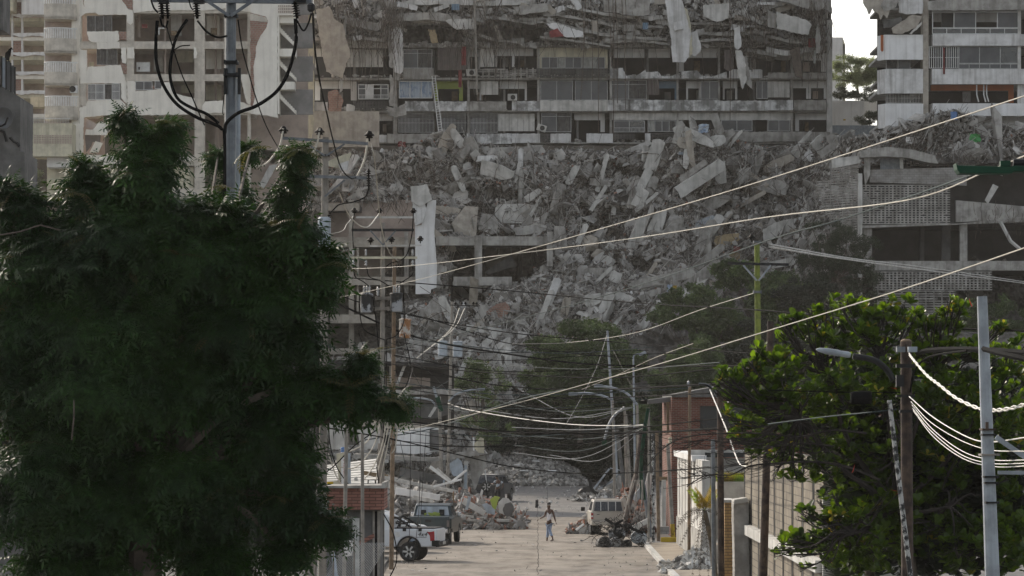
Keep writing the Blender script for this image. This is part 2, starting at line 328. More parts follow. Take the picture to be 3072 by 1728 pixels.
# right-hand pavement with kerb: its left edge seen from (1930,1640) to (2010,1728)
kx = lambda D: interp(D, [90, 146, 178, 260], [5.9, 5.75, 5.85, 7.6])
def kerbstrip(name, off0, off1, z, m, y0=92, y1=178, n=14):
    mb = MB()
    for i in range(n):
        a = y0+(y1-y0)*i/n; b = y0+(y1-y0)*(i+1)/n-.02
        v = [(kx(a)+off0, a, 0), (kx(a)+off1, a, 0), (kx(b)+off1, b, 0), (kx(b)+off0, b, 0)]
        mb.prism([(x, y, z) for x, y, _ in v][::-1], (0, 0, -z+.0))
    return tag(mb.build(name, m), kind='structure')
kerbstrip('kerb', 0, .22, .16, M['conc_l'])
kerbstrip('pavement', .225, 4.0, .155, M['walk'], n=18)
# left pavement, near the chain-link fence
mb = MB(); mb.box((-8.2, 120, .07), (6.6, 84, .14)); tag(mb.build('pavement_beside_fence', M['conc_d']), kind='structure')
# ---- the collapsed face of the hillside
def interp2(x, pts): return float(np.interp(x, [p[0] for p in pts], [p[1] for p in pts]))
TOP = [(500,460),(700,440),(850,468),(960,450),(1080,452),(1180,452),(1250,430),(1320,403),(1350,398),(1400,418),(1450,432),(1540,438),(1700,442),(1790,450),(1900,452),(1960,438),(2030,415),(2090,380),(2180,400),(2240,430),(2330,440),(2440,425),(2500,412),(2600,405),(2680,380),(2760,350),(2810,335),(2860,330),(2920,345),(2990,385),(3072,380),(3400,380)]
CAV = [(985,612,1210,1075,9),(1210,612,1300,900,5),(1352,735,1450,905,9),(1450,735,1560,850,12),(1560,735,1600,830,11),(1600,735,1650,800,9),(2575,500,3300,990,16),(1795,640,1835,675,3),(2040,560,2140,600,2.5)]+[(x_, y_, x_+w_, y_+h_, d_) for x_, y_, w_, h_, d_ in [(1150+(i*379) % 1150, 450+(i*197) % 330, 26+(i*53) % 46, 18+(i*31) % 26, 1.8+(i % 3)*.6) for i in range(46)]]+[(1450,620,1500,660,2.5),(1030,430,1290,446,3),(1450,436,2000,452,3)]
def baseD(x, y):
    d = interp2(x, [(2400, 360), (2600, 344)]); d -= interp2(y, [(430, 0), (620, 4), (1180, 24), (1460, 27)])
    d -= 3.5*math.exp(-((x-2120)/170)**2-((y-470)/90)**2)+2.5*math.exp(-((x-1340)/120)**2-((y-470)/60)**2)
    return d
def cav(x, y):
    c = 0
    for x0, y0, x1, y1, d in CAV:
        k = min(x-x0, x1-x, y-y0, y1-y)
        if k > -8: c = max(c, d*min(1, (k+8)/14))
    return c
def surfD(x, y, fine=True):
    D = baseD(x, y); p = Vector(((x-1536)/33, 0, -(y-YH)/33))
    D -= 2.6*(noise.noise(p*.16+Vector((3, 0, 7))))+1.3*noise.noise(p*.45)
    if fine: D -= .55*noise.fractal(p*1.1, 1, 2, 4)
    return D+cav(x, y)
xs = list(np.arange(560, 3301, 6.5)); ny = 165; mb = MB(); vs = []
for j in range(ny+1):
    for x in xs:
        t = interp2(x, TOP)+6*noise.noise(Vector((x*.03, 1, 1)))+4*noise.noise(Vector((x*.11, 5, 1))); y = t+(1466-t)*j/ny
        D = surfD(x, y); vs.append(P(x, y, D))
        if j == 0: vs[-1].y += 1
k = len(xs); mb.add(vs, [(j*k+i, (j+1)*k+i, (j+1)*k+i+1, j*k+i+1) for j in range(ny) for i in range(k-1)])
tag(mb.build('hillside_of_debris', M['earth']), kind='structure')
tz = gz(430, 362)
mb = MB(); mb.box((10, 500, tz-10.2), (170, 276, 20)); tag(mb.build('upper_terrace_ground', M['soil']), kind='structure')
mb = MB(); mb.box((10, 385, 4), (240, 40, 8)); tag(mb.build('hill_foot', M['soil']), kind='structure')
mb = MB()
for i in range(40):
    pass
# ---------------------------------------------------------------- facade tools
def jtop(x0, y0, x1, y1, a=2.5, seed=0, side=0):               # rectangle with a ragged upper edge
    r = random.Random(seed*31+int(x0)); n = max(2, int(abs(x1-x0)/6)); pts = [(x0, y1)]
    for i in range(n+1): pts.append((x0+(x1-x0)*i/n, y0+r.uniform(-a, a)))
    return pts+[(x1, y1)]
def slats(mb, x0, y0, x1, y1, D, pitch=7, jit=.8, seed=0, vstep=None, vjit=0):
    r = random.Random(seed); y = y0
    while y < y1-2:
        x = x0
        while x < x1:
            w_ = r.uniform(25, 90); xe = min(x1, x+w_)
            if r.random() > .12: mb.pbox(x, y+r.uniform(-jit, jit), xe-r.uniform(0, 2), y+pitch*.5+r.uniform(-jit, jit), D+r.uniform(-.05, .05), .14)
            x = xe
        y += pitch
    if vstep:
        x = x0+vstep/2
        while x < x1: mb.pbox(x-2.2, y0, x+2.2, y1, D+.1+r.uniform(0, vjit), .12); x += vstep
def window(par, x0, y0, x1, y1, D, n=2, frame='frame', fill=('glass',), transom=None, rail=False, t=1.5):
    f = MB(); f.pbox(x0, y0, x1, y0+t, D, .12); f.pbox(x0, y1-t, x1, y1, D, .12)
    for i in range(n+1):
        x = x0+(x1-x0)*i/n; a = max(x0, min(x1-t, x-t/2)); f.pbox(a, y0+t, a+t, y1-t, D+.003, .11)
    if transom: f.pbox(x0+t, y0+transom, x1-t, y0+transom+t*.8, D+.005, .1)
    if rail:
        f.pbox(x0, y1-14, x1, y1-12.6, D-.1, .05)
        for i in range(int((x1-x0)/4)): f.pbox(x0+i*4+1, y1-12.5, x0+i*4+1.8, y1, D-.09, .03)
    fo = f.build('window', M[frame], par)
    for i in range(n):
        mt = fill[i % len(fill)]
        if mt is None: continue
        a, b = x0+(x1-x0)*i/n+t*.5, x0+(x1-x0)*(i+1)/n-t*.5; g = MB()
        if mt.startswith('curt') or mt == 'taupe' : drape(g, a, y0+t, b, y1-t, D+.16, seed=int(x0)+i)
        else: g.pbox(a, y0+t, b, y1-t, D+.05, .03)
        g.build('curtain' if mt.startswith('curt') or mt == 'taupe' else 'pane', M[mt], fo)
    return fo
def drape(mb, x0, y0, x1, y1, D, amp=.07, pitch=5, seed=0, swag=0):
    r = random.Random(seed); n = max(4, int((x1-x0)/1.6)); pts = []; ph = r.uniform(0, 6)
    for j in range(3):
        for i in range(n+1):
            x = x0+(x1-x0)*i/n; y = y0+(y1-y0)*j/2+(swag*math.sin(math.pi*i/n)*j/2 if swag else 0); p = P(x, y, D); p.y += amp*math.sin(2*math.pi*x/pitch+ph+.6*math.sin(x*.3)); pts.append(p)
    mb.add(pts, [(j*(n+1)+i, (j+1)*(n+1)+i, (j+1)*(n+1)+i+1, j*(n+1)+i+1) for j in range(2) for i in range(n)])
def bars(par, x0, y0, x1, y1, D, pitch=5, m='frame', w_=1.2):
    g = MB(); x = x0
    while x < x1: g.pbox(x, y0, x+w_, y1, D, .03); x += pitch
    g.pbox(x0, y0, x1, y0+1.2, D+.035, .03); g.pbox(x0, y1-1.2, x1, y1, D+.035, .03); g.pbox(x0, (y0+y1)/2, x1, (y0+y1)/2+1.1, D+.035, .03)
    return g.build('window_grille', M[m], par)
# ---------------------------------------------------------------- the main ruined slab block
DM = 362.0
main = thing('ruined_apartment_block', 'long grey apartment block with pancaked upper storeys, hanging slabs and torn facade', 'ruined building', P(1710, 430, DM))
XL, XR = 941, 2486
def slab(par, x0, x1, y, D, th=5, depth=11, m='conc', name='floor_slab', ov=0.0):
    g = MB(); g.pbox(x0, y-th/2, x1, y+th/2, D-ov, depth); return g.build(name, M[m], par)
for y in (139, 236, 334, 429): slab(main, XL, XR, y, DM, 6, 11)
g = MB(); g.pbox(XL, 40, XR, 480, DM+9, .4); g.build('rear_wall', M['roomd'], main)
for x0, x1 in ((1180, 1192), (1402, 1409), (1612, 1619), (1829, 1836), (2030, 2036), (2154, 2160), (2372, 2379), (2481, 2497)):
    g = MB(); g.pbox(x0, 60 if x0 > 2400 else 131, x1, 428, DM+.25 if x0 < 2400 else DM-.2, .7); g.build('column', M['conc'] if x0 < 2400 else M['conc_l'], main)
for a, b in ((1060, 1068), (1300, 1305), (1510, 1516), (1730, 1736), (1940, 1946), (2260, 2266)): g = MB(); g.pbox(a, 140, b, 428, DM+1.9, 7); g.build('partition_wall', M['roomg'], main)
g = MB(); g.pbox(923, 15, 942, 432, DM-.9, .9); g.build('cream_corner_column', M['cream'], main)
def bay(kind, x0, y0, x1, y1, seed=0, fr=.42):
    D = DM+1.5; h = y1-y0; r = random.Random(int(x0+y0))
    if kind in ('D', 'L', 'U'):
        g = MB(); yb = y0+h*fr; g.pbox(x0, y0+3, x1, yb, D, .15)
        if r.random() < .5: g.pbox(x0, yb, x0+(x1-x0)*.12, y1, D+.002, .15)
        if r.random() < .5: g.pbox(x1-(x1-x0)*.14, yb, x1, y1, D+.002, .15)
        g.build('lintel_wall', M[{'D': 'whitec', 'L': 'lime', 'U': 'skyblue'}[kind]], main)
        if r.random() < .5:
            g = MB(); a = x0+(x1-x0)*r.uniform(.2, .7); g.pbox(a, yb+r.uniform(4, 14), a+r.uniform(8, 20), y1, D+2.5, .3); g.build('cupboard', M[r.choice(['room', 'roomg', 'wood', 'conc_l'])], main)
    elif kind == 'G': window(main, x0, y0+2, x1, y1, DM+.3, n=max(2, int((x1-x0)/38)), fill=('glass', 'glass', 'curt'), t=1.7)
    elif kind == 'T': window(main, x0, y0+2, x1, y1, DM+.3, n=2, fill=('glass', 'curt'), transom=12, t=1.7)
    elif kind == 'W':
        g = MB(); g.ppoly([(x0, y0), (x1, y0), (x1, y1), (x1-8, y1), (x1-8, y0+28), (x0+14, y0+28), (x0+14, y1), (x0, y1)], DM+.4, .2); g.build('window_surround', M['cream'], main)
        window(main, x0+14, y0+28, x1-8, y1, DM+.45, n=8, fill=('glass', 'glass', 'curtw', 'glass', 'glass', 'curtw', 'curtw', 'glass'), t=1.5)
    elif kind == 'F':
        window(main, x0, y0+12, x1, y1-3, DM+.5, n=4, frame='framew', fill=('glass', 'framew', None, 'glass'), transom=12, rail=True, t=2.5)
    elif kind == 'C': window(main, x0, y0+2, x1, y1-6, DM-.1, n=3, frame='framew', fill=('curtb', 'curtb', 'curtb'), t=2)
    elif kind == 'S':
        g = MB(); n = max(2, int((x1-x0)/14))
        for i in range(n): a = x0+(x1-x0)*i/n; g.pbox(a, y0+3, a+(x1-x0)/n-.6, y1-4, DM+.35+.06*(i % 2), .06)
        g.build('shutter', M['conc_l'], main)
    elif kind == 'R':
        g = MB(); g.pbox(x0, y0+18, x0+(x1-x0)*.6, y1, DM+.8, .1); g.build('pane', M['glass'], main); bars(main, x0, y0+3, x1, y1, DM+.1, 4.2, w_=1.0)
    elif kind == 'H': g = MB(); drape(g, x0, y0, x1, y1, DM-.15, seed=int(x0)); g.build('hanging_cloth', M['taupe'], main)
def para(kind, x0, y0, x1, y1, D=None):
    D = DM-.45 if D is None else D; g = MB(); s = int(x0)
    if kind == 'n':
        r = random.Random(s); g.ppoly(jag([(x0, y1), (x0, y0+r.uniform(-3, 6)), (x0+(x1-x0)*.35, y0), (x0+(x1-x0)*.45, y1-8), (x0+(x1-x0)*.7, y1-6), (x1, y0+4), (x1, y1)], 1.2, 8, s), D, .18); mm = 'blotch'
    elif kind == 'b': slats(g, x0, y0, x1, y1-2, D, 5.2, 1.0, s, 18); mm = 'conc'
    elif kind == 'b2': slats(g, x0, y0, x1, y1-2, D, 4.6, .5, s, 9); mm = 'conc_d'
    else:
        g.ppoly(jtop(x0, y0, x1, y1, 1.0, s), D, .2); mm = {'w': 'white', 'g': 'conc', 'l': 'blotch', 'c': 'conc_l'}[kind]
    g.build('parapet', M[mm], main)
A, B, C_ = 1, 2, 3
for i, k, a, b, y0, y1 in [ # close-up column, kind, x range (close-up), floor rows
  (1,'D',445,510,360,520),(1,'S',675,960,366,516),(1,'T',1110,1330,366,515),(1,'H',1370,1590,362,530),(1,'D',1612,1690,360,520),(1,'S',1692,1800,360,515),(1,'D',1805,1932,360,505),
  (2,'D',0,160,360,505),(2,'W',188,722,360,515),(2,'D',765,1000,360,540),(2,'D',1030,1195,360,540),(2,'D',1262,1550,360,540),(2,'D',1760,1900,360,520),(3,'D',0,165,360,540),(3,'D',180,440,395,540),
  (1,'D',445,760,606,757),(1,'F',770,1000,606,757),(1,'C',1078,1332,606,757),(1,'L',1350,1562,606,760),(1,'D',1612,1700,606,757),(1,'S',1700,1830,606,725),(1,'D',1840,1932,606,757),
  (2,'D',0,112,606,757),(2,'G',215,460,603,757),(2,'G',475,722,603,757),(2,'T',745,1016,600,750),(2,'H',1020,1110,600,715),(2,'U',1090,1250,606,750),(2,'D',1315,1425,606,750),(2,'G',1425,1560,606,750),(2,'D',1592,1700,606,750),(2,'G',1845,1932,606,745),
  (3,'S',0,165,606,745),(3,'D',190,305,606,745),(3,'D',308,440,606,745),
  (1,'D',455,560,848,1000),(1,'S',750,856,848,1000),(1,'D',860,1030,848,1000),(1,'R',1075,1340,845,1000),(1,'R',1380,1590,845,1000),(1,'R',1620,1822,845,1000),(1,'S',1828,1932,850,1000),
  (2,'S',0,172,850,1000),(2,'T',222,448,842,996),(2,'D',470,700,842,996),(2,'G',1580,1815,900,990),(2,'D',1885,1932,842,990),(3,'G',0,165,900,990),(3,'D',205,445,842,990)]:
    x0, t0 = Q(i, 0, a, y0); x1, t1 = Q(i, 0, b, y1); bay(k, x0, t0, x1, t1)
g = MB(); x0, y0 = Q(2, 0, 740, 842); g.pbox(x0, y0, 2376, y0+25, DM+.35, .2); g.build('lintel_wall', M['conc_l'], main)
x0, y0 = Q(2, 0, 768, 910); x1, y1 = Q(2, 0, 1003, 998); window(main, x0, y0, x1, y1, DM+.3, n=2, fill=('glass', 'glassd'), rail=True, t=1.8)
x0, y0 = Q(2, 0, 1025, 910); x1, y1 = Q(2, 0, 1240, 994); window(main, x0, y0, x1, y1, DM+.3, n=4, fill=('curtw', 'glass', 'glass', 'curt'), t=1.8)
for i, k, a, b, y0, y1 in [
  (1,'c',690,985,305,360),(1,'g',1110,1340,516,598),(1,'b',1600,1932,520,597),(2,'b',0,185,512,597),(2,'b2',185,735,515,592),(2,'n',742,1010,512,592),(2,'n',1010,1270,540,592),(2,'n',1275,1620,530,592),(2,'w',1640,1890,525,590),(3,'g',0,440,548,592),
  (1,'w',440,540,770,835),(1,'b2',735,995,765,838),(1,'l',1125,1590,765,838),(1,'g',1590,1890,765,838),(2,'l',0,212,762,838),(2,'c',212,722,758,838),(2,'l',722,1565,755,835),(2,'l',1565,1932,760,835),(3,'l',0,188,755,832),(3,'g',195,440,755,832),
  (1,'g',620,700,1010,1090),(1,'w',700,985,1018,1075),(1,'g',990,1340,1010,1080),(1,'l',1590,1932,1008,1085),(2,'w',0,212,1008,1078),(2,'b2',212,290,1010,1078),(2,'w',290,445,1008,1078),(2,'w',562,762,1008,1078),(2,'b2',768,930,1008,1062),(2,'w',1005,1045,1006,1068),(2,'b2',1050,1250,1006,1060),(2,'g',1560,1932,995,1070),(3,'g',0,470,995,1068),
  (2,'b2',205,718,283,345),(2,'g',-4,92,288,342)]:
    x0, t0 = Q(i, 0, a, y0); x1, t1 = Q(i, 0, b, y1); para(k, x0, t0, x1, t1)
# crushed storeys above: sagging slabs one upon another
DU = DM-1.6
def strip(pts, th, D, depth, seed, a=1.4):                     # a floor slab seen edge-on, following a sagging line
    n = []; pts2 = []
    for i in range(len(pts)-1):
        (x0, y0), (x1, y1) = pts[i], pts[i+1]; k = max(1, int(abs(x1-x0)/14))
        for j in range(k): t = j/k; pts2.append((x0+(x1-x0)*t, y0+(y1-y0)*t))
    pts2.append(pts[-1]); r = random.Random(seed)
    up = [(x, y-th/2+r.uniform(-a, a)) for x, y in pts2]; lo = [(x, y+th/2+r.uniform(-a, a)) for x, y in pts2][::-1]
    g = MB(); g.ppoly(up+lo, D, depth); return g
for i, (pts, th, m, dd) in enumerate([
  ([(945,118),(1040,112),(1155,120)], 9, 'conc', -.3), ([(1190,52),(1300,48),(1380,60),(1395,85)], 26, 'conc', -.5), ([(1205,10),(1330,4),(1460,10),(1600,5)], 16, 'conc_l', .2),
  ([(1035,60),(1130,82),(1150,70)], 26, 'conc', .1), ([(1400,95),(1480,118),(1560,128)], 6, 'conc', .2), ([(1395,45),(1500,55),(1600,70),(1640,60)], 8, 'conc', -.2),
  ([(1540,35),(1600,28),(1640,30)], 14, 'conc_l', -.4), ([(1560,60),(1632,62),(1640,72)], 12, 'conc', -.2), ([(1640,62),(1700,80),(1790,100),(1870,112),(2000,118)], 9, 'conc', -.5),
  ([(1650,40),(1760,60),(1850,78),(1990,80)], 7, 'conc', -.1), ([(1700,18),(1800,40),(1900,52),(2010,55)], 8, 'conc_l', .1), ([(1620,110),(1700,120),(1830,138)], 5, 'conc', -.6),
  ([(2070,70),(2150,72),(2290,80)], 6, 'conc', .2), ([(2100,100),(2200,102),(2330,95)], 8, 'conc', -.2), ([(2060,125),(2160,118),(2240,122)], 7, 'conc', -.3),
  ([(2300,108),(2360,122),(2440,130),(2470,122)], 8, 'conc', -.6), ([(2300,148),(2360,160),(2420,150),(2470,145)], 16, 'conc_l', -.6), ([(2240,150),(2330,165)], 12, 'conc', -.5),
  ([(1800,128),(1900,120),(2010,132)], 8, 'conc', -.3), ([(2130,40),(2190,50),(2240,30)], 14, 'conc_l', -.3)]):
    strip(pts, th*.8+2, DU+dd, 5, i).build('collapsed_slab', M[m], main)
for i, (pts, m, dd) in enumerate([
  ([(948,28),(990,20),(1005,60),(1030,75),(1045,140),(1052,165),(1038,190),(1028,235),(978,215),(962,130),(952,70)], 'beigeconc', -1.6),
  ([(1165,92),(1178,85),(1178,205),(1168,200)], 'conc', -1.1),([(1175,92),(1188,82),(1202,84),(1208,95),(1208,215),(1200,222),(1182,215)], 'white', -1.2),
  ([(1184,218),(1200,220),(1198,242),(1186,240)], 'conc', -1.1),
  ([(1996,0),(2040,-12),(2052,20),(2060,55),(2072,95),(2068,170),(2052,188),(2018,186),(2012,110)], 'white', -2.2),([(2050,20),(2062,28),(2072,70),(2078,160),(2066,178),(2054,120)], 'cream', -1.9),
  ([(2072,100),(2092,90),(2095,110),(2100,125),(2104,148),(2085,170),(2070,160)], 'white', -1.5),([(2020,68),(2046,62),(2050,86),(2024,92)], 'white', -2.5),
  ([(2203,85),(2220,80),(2224,140),(2214,150),(2204,140)], 'white', -2.2),([(2206,150),(2222,150),(2236,180),(2240,240),(2228,268),(2216,230)], 'conc_l', -2.1),([(2224,165),(2240,170),(2254,240),(2258,268),(2240,250)], 'conc', -1.8),
  ([(2330,35),(2420,60),(2436,75),(2424,105),(2390,100),(2330,85)], 'conc_l', -2),([(2304,30),(2330,45),(2325,85),(2304,80)], 'conc', -1.7),
  ([(2110,15),(2190,10),(2186,55),(2150,66),(2112,50)], 'conc_l', -1.5),([(1810,0),(1950,-4),(1948,45),(1900,48),(1850,38),(1812,35)], 'conc', -1.3),
  ([(1536,20),(1640,10),(1645,32),(1560,45)], 'conc', -1.2),([(1640,70),(1660,68),(1750,95),(1755,112),(1700,112),(1650,84)], 'whitec', -.9),
  ([(1648,95),(1672,84),(1692,110),(1650,112)], 'redc', -1.2),([(1330,60),(1420,55),(1425,88),(1370,88)], 'conc_l', -1),([(1284,88),(1306,88),(1315,128),(1296,130)], 'ply', .6),
  ([(1480,78),(1492,75),(1508,116),(1494,120)], 'beigeconc', -.2),([(2452,70),(2462,110),(2460,158),(2448,160),(2446,110)], 'conc', -2.2),
  ([(2370,150),(2400,140),(2408,240),(2385,225)], 'rebar', -1.2),([(2304,-10),(2400,-20),(2490,-30),(2497,40),(2470,25),(2440,32),(2350,5)], 'conc', -1.2),
  ([(985,275),(1010,268),(1030,300),(1020,352),(1000,360),(985,330)], 'rbrick', -1.5),([(982,335),(1015,330),(1045,375),(1055,405),(1020,402),(1000,380)], 'rbrick', -1.4),
  ([(1040,312),(1064,318),(1062,368),(1042,372),(1038,340)], 'conc_l', -1.8),([(1160,318),(1185,325),(1215,310),(1220,345),(1190,352),(1165,345)], 'conc', -1.6),
  ([(1170,222),(1180,240),(1182,320),(1168,318)], 'conc', -1.3),([(1020,235),(1028,240),(1028,270),(1018,280)], 'conc', -1.3)]):
    g = MB(); g.ppoly(jag(pts, 1.8, 7, i), DU+dd, .35 if m not in ('redc', 'ply') else .05); g.build('hanging_wall_fragment', M[m], main)
g = MB(); drape(g, 2172, 150, 2202, 205, DU-.4, seed=5, swag=8); g.build('hanging_cloth', M['redc'] if 0 else M['taupe'], main)
r = random.Random(91)
for i in range(74):
    x = r.uniform(960, 2470); y = r.uniform(-6, 128); L = r.uniform(22, 80); h = r.uniform(5, 20); a = R(r.gauss(0, 16) if r.random() < .75 else r.uniform(40, 90))
    if (1190 < x < 1395 or 1420 < x < 1640) and 70 < y < 134: continue
    ca, sa = math.cos(a), math.sin(a); g = MB(); g.ppoly(jag([(x+u*ca+v*sa, y+u*sa-v*ca) for u, v in ((-L/2, h/2), (-L/2, -h/2), (L/2, -h*.4), (L/2, h/2))], 1.6, 7, i), DU-r.uniform(-.3, .5), .3); g.build('torn_slab', M[r.choice(['conc', 'conc_l', 'conc', 'beigeconc', 'white'])], main)
for q in ((1384,140,1398,196,'redc'),(1375,210,1385,262,'redc'),(2425,115,2446,142,'redc'),(1928,68,1945,88,'skyblue'),(2440,150,2447,190,'curtw'),(1355,12,1378,30,'skyblue'),(995,160,1000,200,'curtw')):
    g = MB(); drape(g, q[0], q[1], q[2], q[3], DU-1.2, seed=q[0]); g.build('hanging_cloth', M[q[4]], main)
# rubble packed between the crushed storeys: sheet and chips
vs = []; xs = list(np.arange(940, 2500, 7)); n2 = 30
for j in range(n2+1):
    for x in xs:
        y = -60+(139+60)*j/n2; p = Vector((x/33, 0, y/33)); D = DM+.6-1.2*noise.noise(p*.5)-.6*noise.fractal(p*1.5, 1, 2, 4)
        if (1190 < x < 1395 or 1420 < x < 1640) and 72 < y < 134: D += 5
        if 1045 < x < 1155 and 88 < y < 112: D += 4
        vs.append(P(x, y, D))
g = MB(); k = len(xs); g.add(vs, [(j*k+i, (j+1)*k+i, (j+1)*k+i+1, j*k+i+1) for j in range(n2) for i in range(k-1)]); g.build('crushed_storey_debris', M['earth'], main)
# dust-grey unseen upper floors, added above the frame to cast shadow
g = MB()
for i in range(14): g.pbox(XL, -70-i*96, XR, -58-i*96, DM+.5, 12)
g.pbox(XL+10, -60-14*96, XR-10, -60, DM+2, .4); g.pbox(XL+10, -60-14*96, XR-10, -60, DM+10, .4); g.build('unseen_upper_floors', M['conc'], main)
# ---------------------------------------------------------------- white apartment tower on the left
DL = 340.0
lt = thing('balcony_tower', 'white apartment tower with four curved railed balconies and plaster torn off its rooms', 'apartment tower', P(520, 520, DL))
q0 = lambda x, y: Q(0, 0, x, y)
def pl(pts, D, th, m, name='wall_plaster', par=lt, a=1.2, seed=0, step=6, qq=q0):
    g = MB(); g.ppoly(jag([qq(*p) for p in pts], a, step, seed+int(pts[0][0])), D, th); return g.build(name, M[m], par)
def qb(x0, y0, x1, y1, D, th, m, name, par=lt, qq=q0):
    g = MB(); a = qq(x0, y0); b = qq(x1, y1); g.pbox(a[0], a[1], b[0], b[1], D, th); return g.build(name, M[m], par)
# concrete frame: beams and columns
for y0, y1 in ((-190, -130), (60, 100), (312, 368), (560, 612), (815, 868), (1170, 1250), (1420, 1500)):
    qb(598, y0, 1900, y1, DL, .5, 'towerc', 'beam')
    qb(598, y0+10, 1900, y1-12, DL+.52, 9, 'towerc', 'floor_slab')
for x0, x1 in ((598, 615), (955, 1010), (1468, 1545), (1690, 1712), (1868, 1892)):
    qb(x0, -700, x1, 1600, DL-.04, .6, 'towerc', 'column')
qb(598, -600, 2325, 1600, DL+7, .3, 'room', 'rear_wall')
for x in (1240, 780, 1620): qb(x, -200, x+12, 1500, DL+2.2, 5, 'room', 'partition_wall')
# plaster that still stands, traced piece by piece
for i, (pts, m) in enumerate([
 ([(598,-700),(640,-700),(640,-60),(625,25),(640,70),(700,68),(730,95),(645,100),(607,125),(600,360),(612,380),(655,375),(660,510),(655,545),(605,560),(598,600)], 'tower'),
 ([(640,-100),(930,-100),(920,0),(950,40),(968,70),(1000,80),(1003,170),(985,188),(958,168),(955,110),(740,112),(700,66),(640,72),(632,20)], 'tower'),
 ([(1003,-120),(1905,-120),(1905,95),(1880,92),(1700,60),(1540,80),(1200,75),(1010,98),(1003,60)], 'tower'),
 ([(657,238),(893,234),(900,300),(880,318),(700,320),(668,300)], 'tower'),
 ([(728,322),(898,316),(905,362),(735,370)], 'tower'),
 ([(610,375),(655,380),(658,500),(645,548),(612,555)], 'tower'),
 ([(912,362),(955,360),(950,480),(920,470)], 'tower'),([(958,360),(1010,356),(1015,440),(960,442)], 'tower'),
 ([(605,560),(655,545),(665,505),(910,488),(925,540),(950,615),(958,632),(905,628),(660,630),(605,632)], 'tower'),
 ([(605,632),(656,634),(650,700),(655,790),(640,808),(610,790)], 'towerc'),
 ([(600,812),(650,800),(662,757),(908,752),(950,790),(960,868),(800,870),(640,885),(600,895)], 'tower'),
 ([(913,622),(955,616),(958,780),(940,770),(915,740)], 'tower'),
 ([(960,612),(1018,614),(1022,690),(1150,680),(1215,672),(1225,622),(1275,620),(1300,665),(1330,705),(1470,745),(1475,860),(1200,868),(962,868)], 'tower'),
 ([(1462,355),(1480,360),(1490,400),(1485,438),(1463,440)], 'tower'),
 ([(1550,765),(1690,760),(1700,850),(1530,855),(1525,800)], 'tower'),
 ([(1775,565),(1892,560),(1895,800),(1860,770),(1840,700),(1820,600),(1790,590)], 'tower'),
 ([(1712,740),(1800,760),(1900,800),(1900,850),(1712,855)], 'tower'),
 ([(355,1180),(560,1180),(600,1165),(1450,1190),(1455,1215),(1180,1215),(880,1240),(355,1262)], 'tower'),
 ([(540,900),(598,895),(598,1150),(548,1150)], 'tower'),([(600,895),(632,888),(628,1150),(600,1150)], 'tower'),
 ([(655,895),(735,935),(700,975),(650,960)], 'room'),([(735,935),(760,910),(812,940),(810,1020),(640,1018),(650,975),(700,978)], 'tower'),
 ([(1800,-60),(1905,-60),(1905,100),(1870,80)], 'tower')]):
    pl(pts, DL-.12-.003*i, .1, m, seed=i)
for i, pts in enumerate([[(915,0),(1003,0),(1003,75),(960,68),(935,30)], [(905,470),(958,490),(958,560),(930,550)], [(895,240),(955,240),(955,300),(900,300)], [(905,752),(940,770),(960,800),(920,790)], [(1150,640),(1200,700),(1180,680),(1140,660)]]):
    pl(pts, DL-.06, .3, 'rbrick', 'brick_infill', seed=40+i)
# windows and what is left in the rooms
w0 = lambda a, b, c, d: (*q0(a, b), *q0(c, d))
window(lt, *w0(655, 118, 845, 240), DL+.1, n=3, fill=('curt',), t=.8); window(lt, *w0(730, 368, 885, 490), DL+.12, n=2, fill=('curt',), t=.8)
bars(lt, *w0(662, 634, 792, 754), DL-.2, 3.6, 'framew', 1.1); bars(lt, *w0(845, 628, 908, 750), DL-.2, 3.6, 'framew', 1.1); window(lt, *w0(662, 634, 908, 752), DL, n=4, frame='framew', fill=('curt', 'glass'))
window(lt, *w0(1022, 614, 1150, 680), DL-.1, n=2, frame='framew', fill=('glass',), t=1.2); window(lt, *w0(1168, 610, 1222, 670), DL-.1, n=1, frame='framew', fill=('glass',), t=1.2)
for a in [(1030,470,1130,540,DL+1.5,.4,'framew','washing_machine_panel'),(1045,505,1055,525,DL+1.4,.05,'iron','vent'),(1560,118,1655,262,DL+3,.2,'tower','inner_wall'),(1555,350,1670,520,DL+3.2,.2,'tower','inner_wall'),(1555,640,1670,755,DL+3,.2,'cream','inner_wall'),
          (1040,110,1060,280,DL+3,.2,'room','inner_wall'),(1290,90,1370,270,DL+3.4,.2,'conc_l','inner_wall'),(1160,380,1230,540,DL+4,.2,'conc_l','inner_wall'),(1330,380,1460,470,DL+4.2,.2,'cream','inner_wall'),(1365,640,1470,700,DL+3,.2,'cream','inner_wall'),
          (1070,182,1112,212,DL+1.6,.3,'redc','red_cooler'),(1290,230,1335,268,DL+1.4,.4,'wood','crate'),(1195,215,1204,262,DL+1.3,.08,'framew','table_leg'),(1180,208,1240,216,DL+1.2,.5,'framew','table_top'),(1590,210,1640,262,DL+2,.1,'wood','wooden_headboard'),(668,468,708,500,DL+1,.05,'cream','cream_panel')]:  # last entry is a thin cream sheet
    qb(*a)
g = MB(); a, b = q0(640, 1060); g.ppoly([q0(675,1150),(q0(720,1065)),q0(775,1080),q0(740,1150)], DL+.3, .3); g.build('tilted_wall_fragment', M['tower'], lt)
g = MB(); g.ppoly([q0(640,1020),q0(760,1020),q0(755,1075),q0(700,1070),q0(690,1100),q0(650,1150)], DL+.6, .1); g.build('brown_inner_wall', M['taupe'], lt)
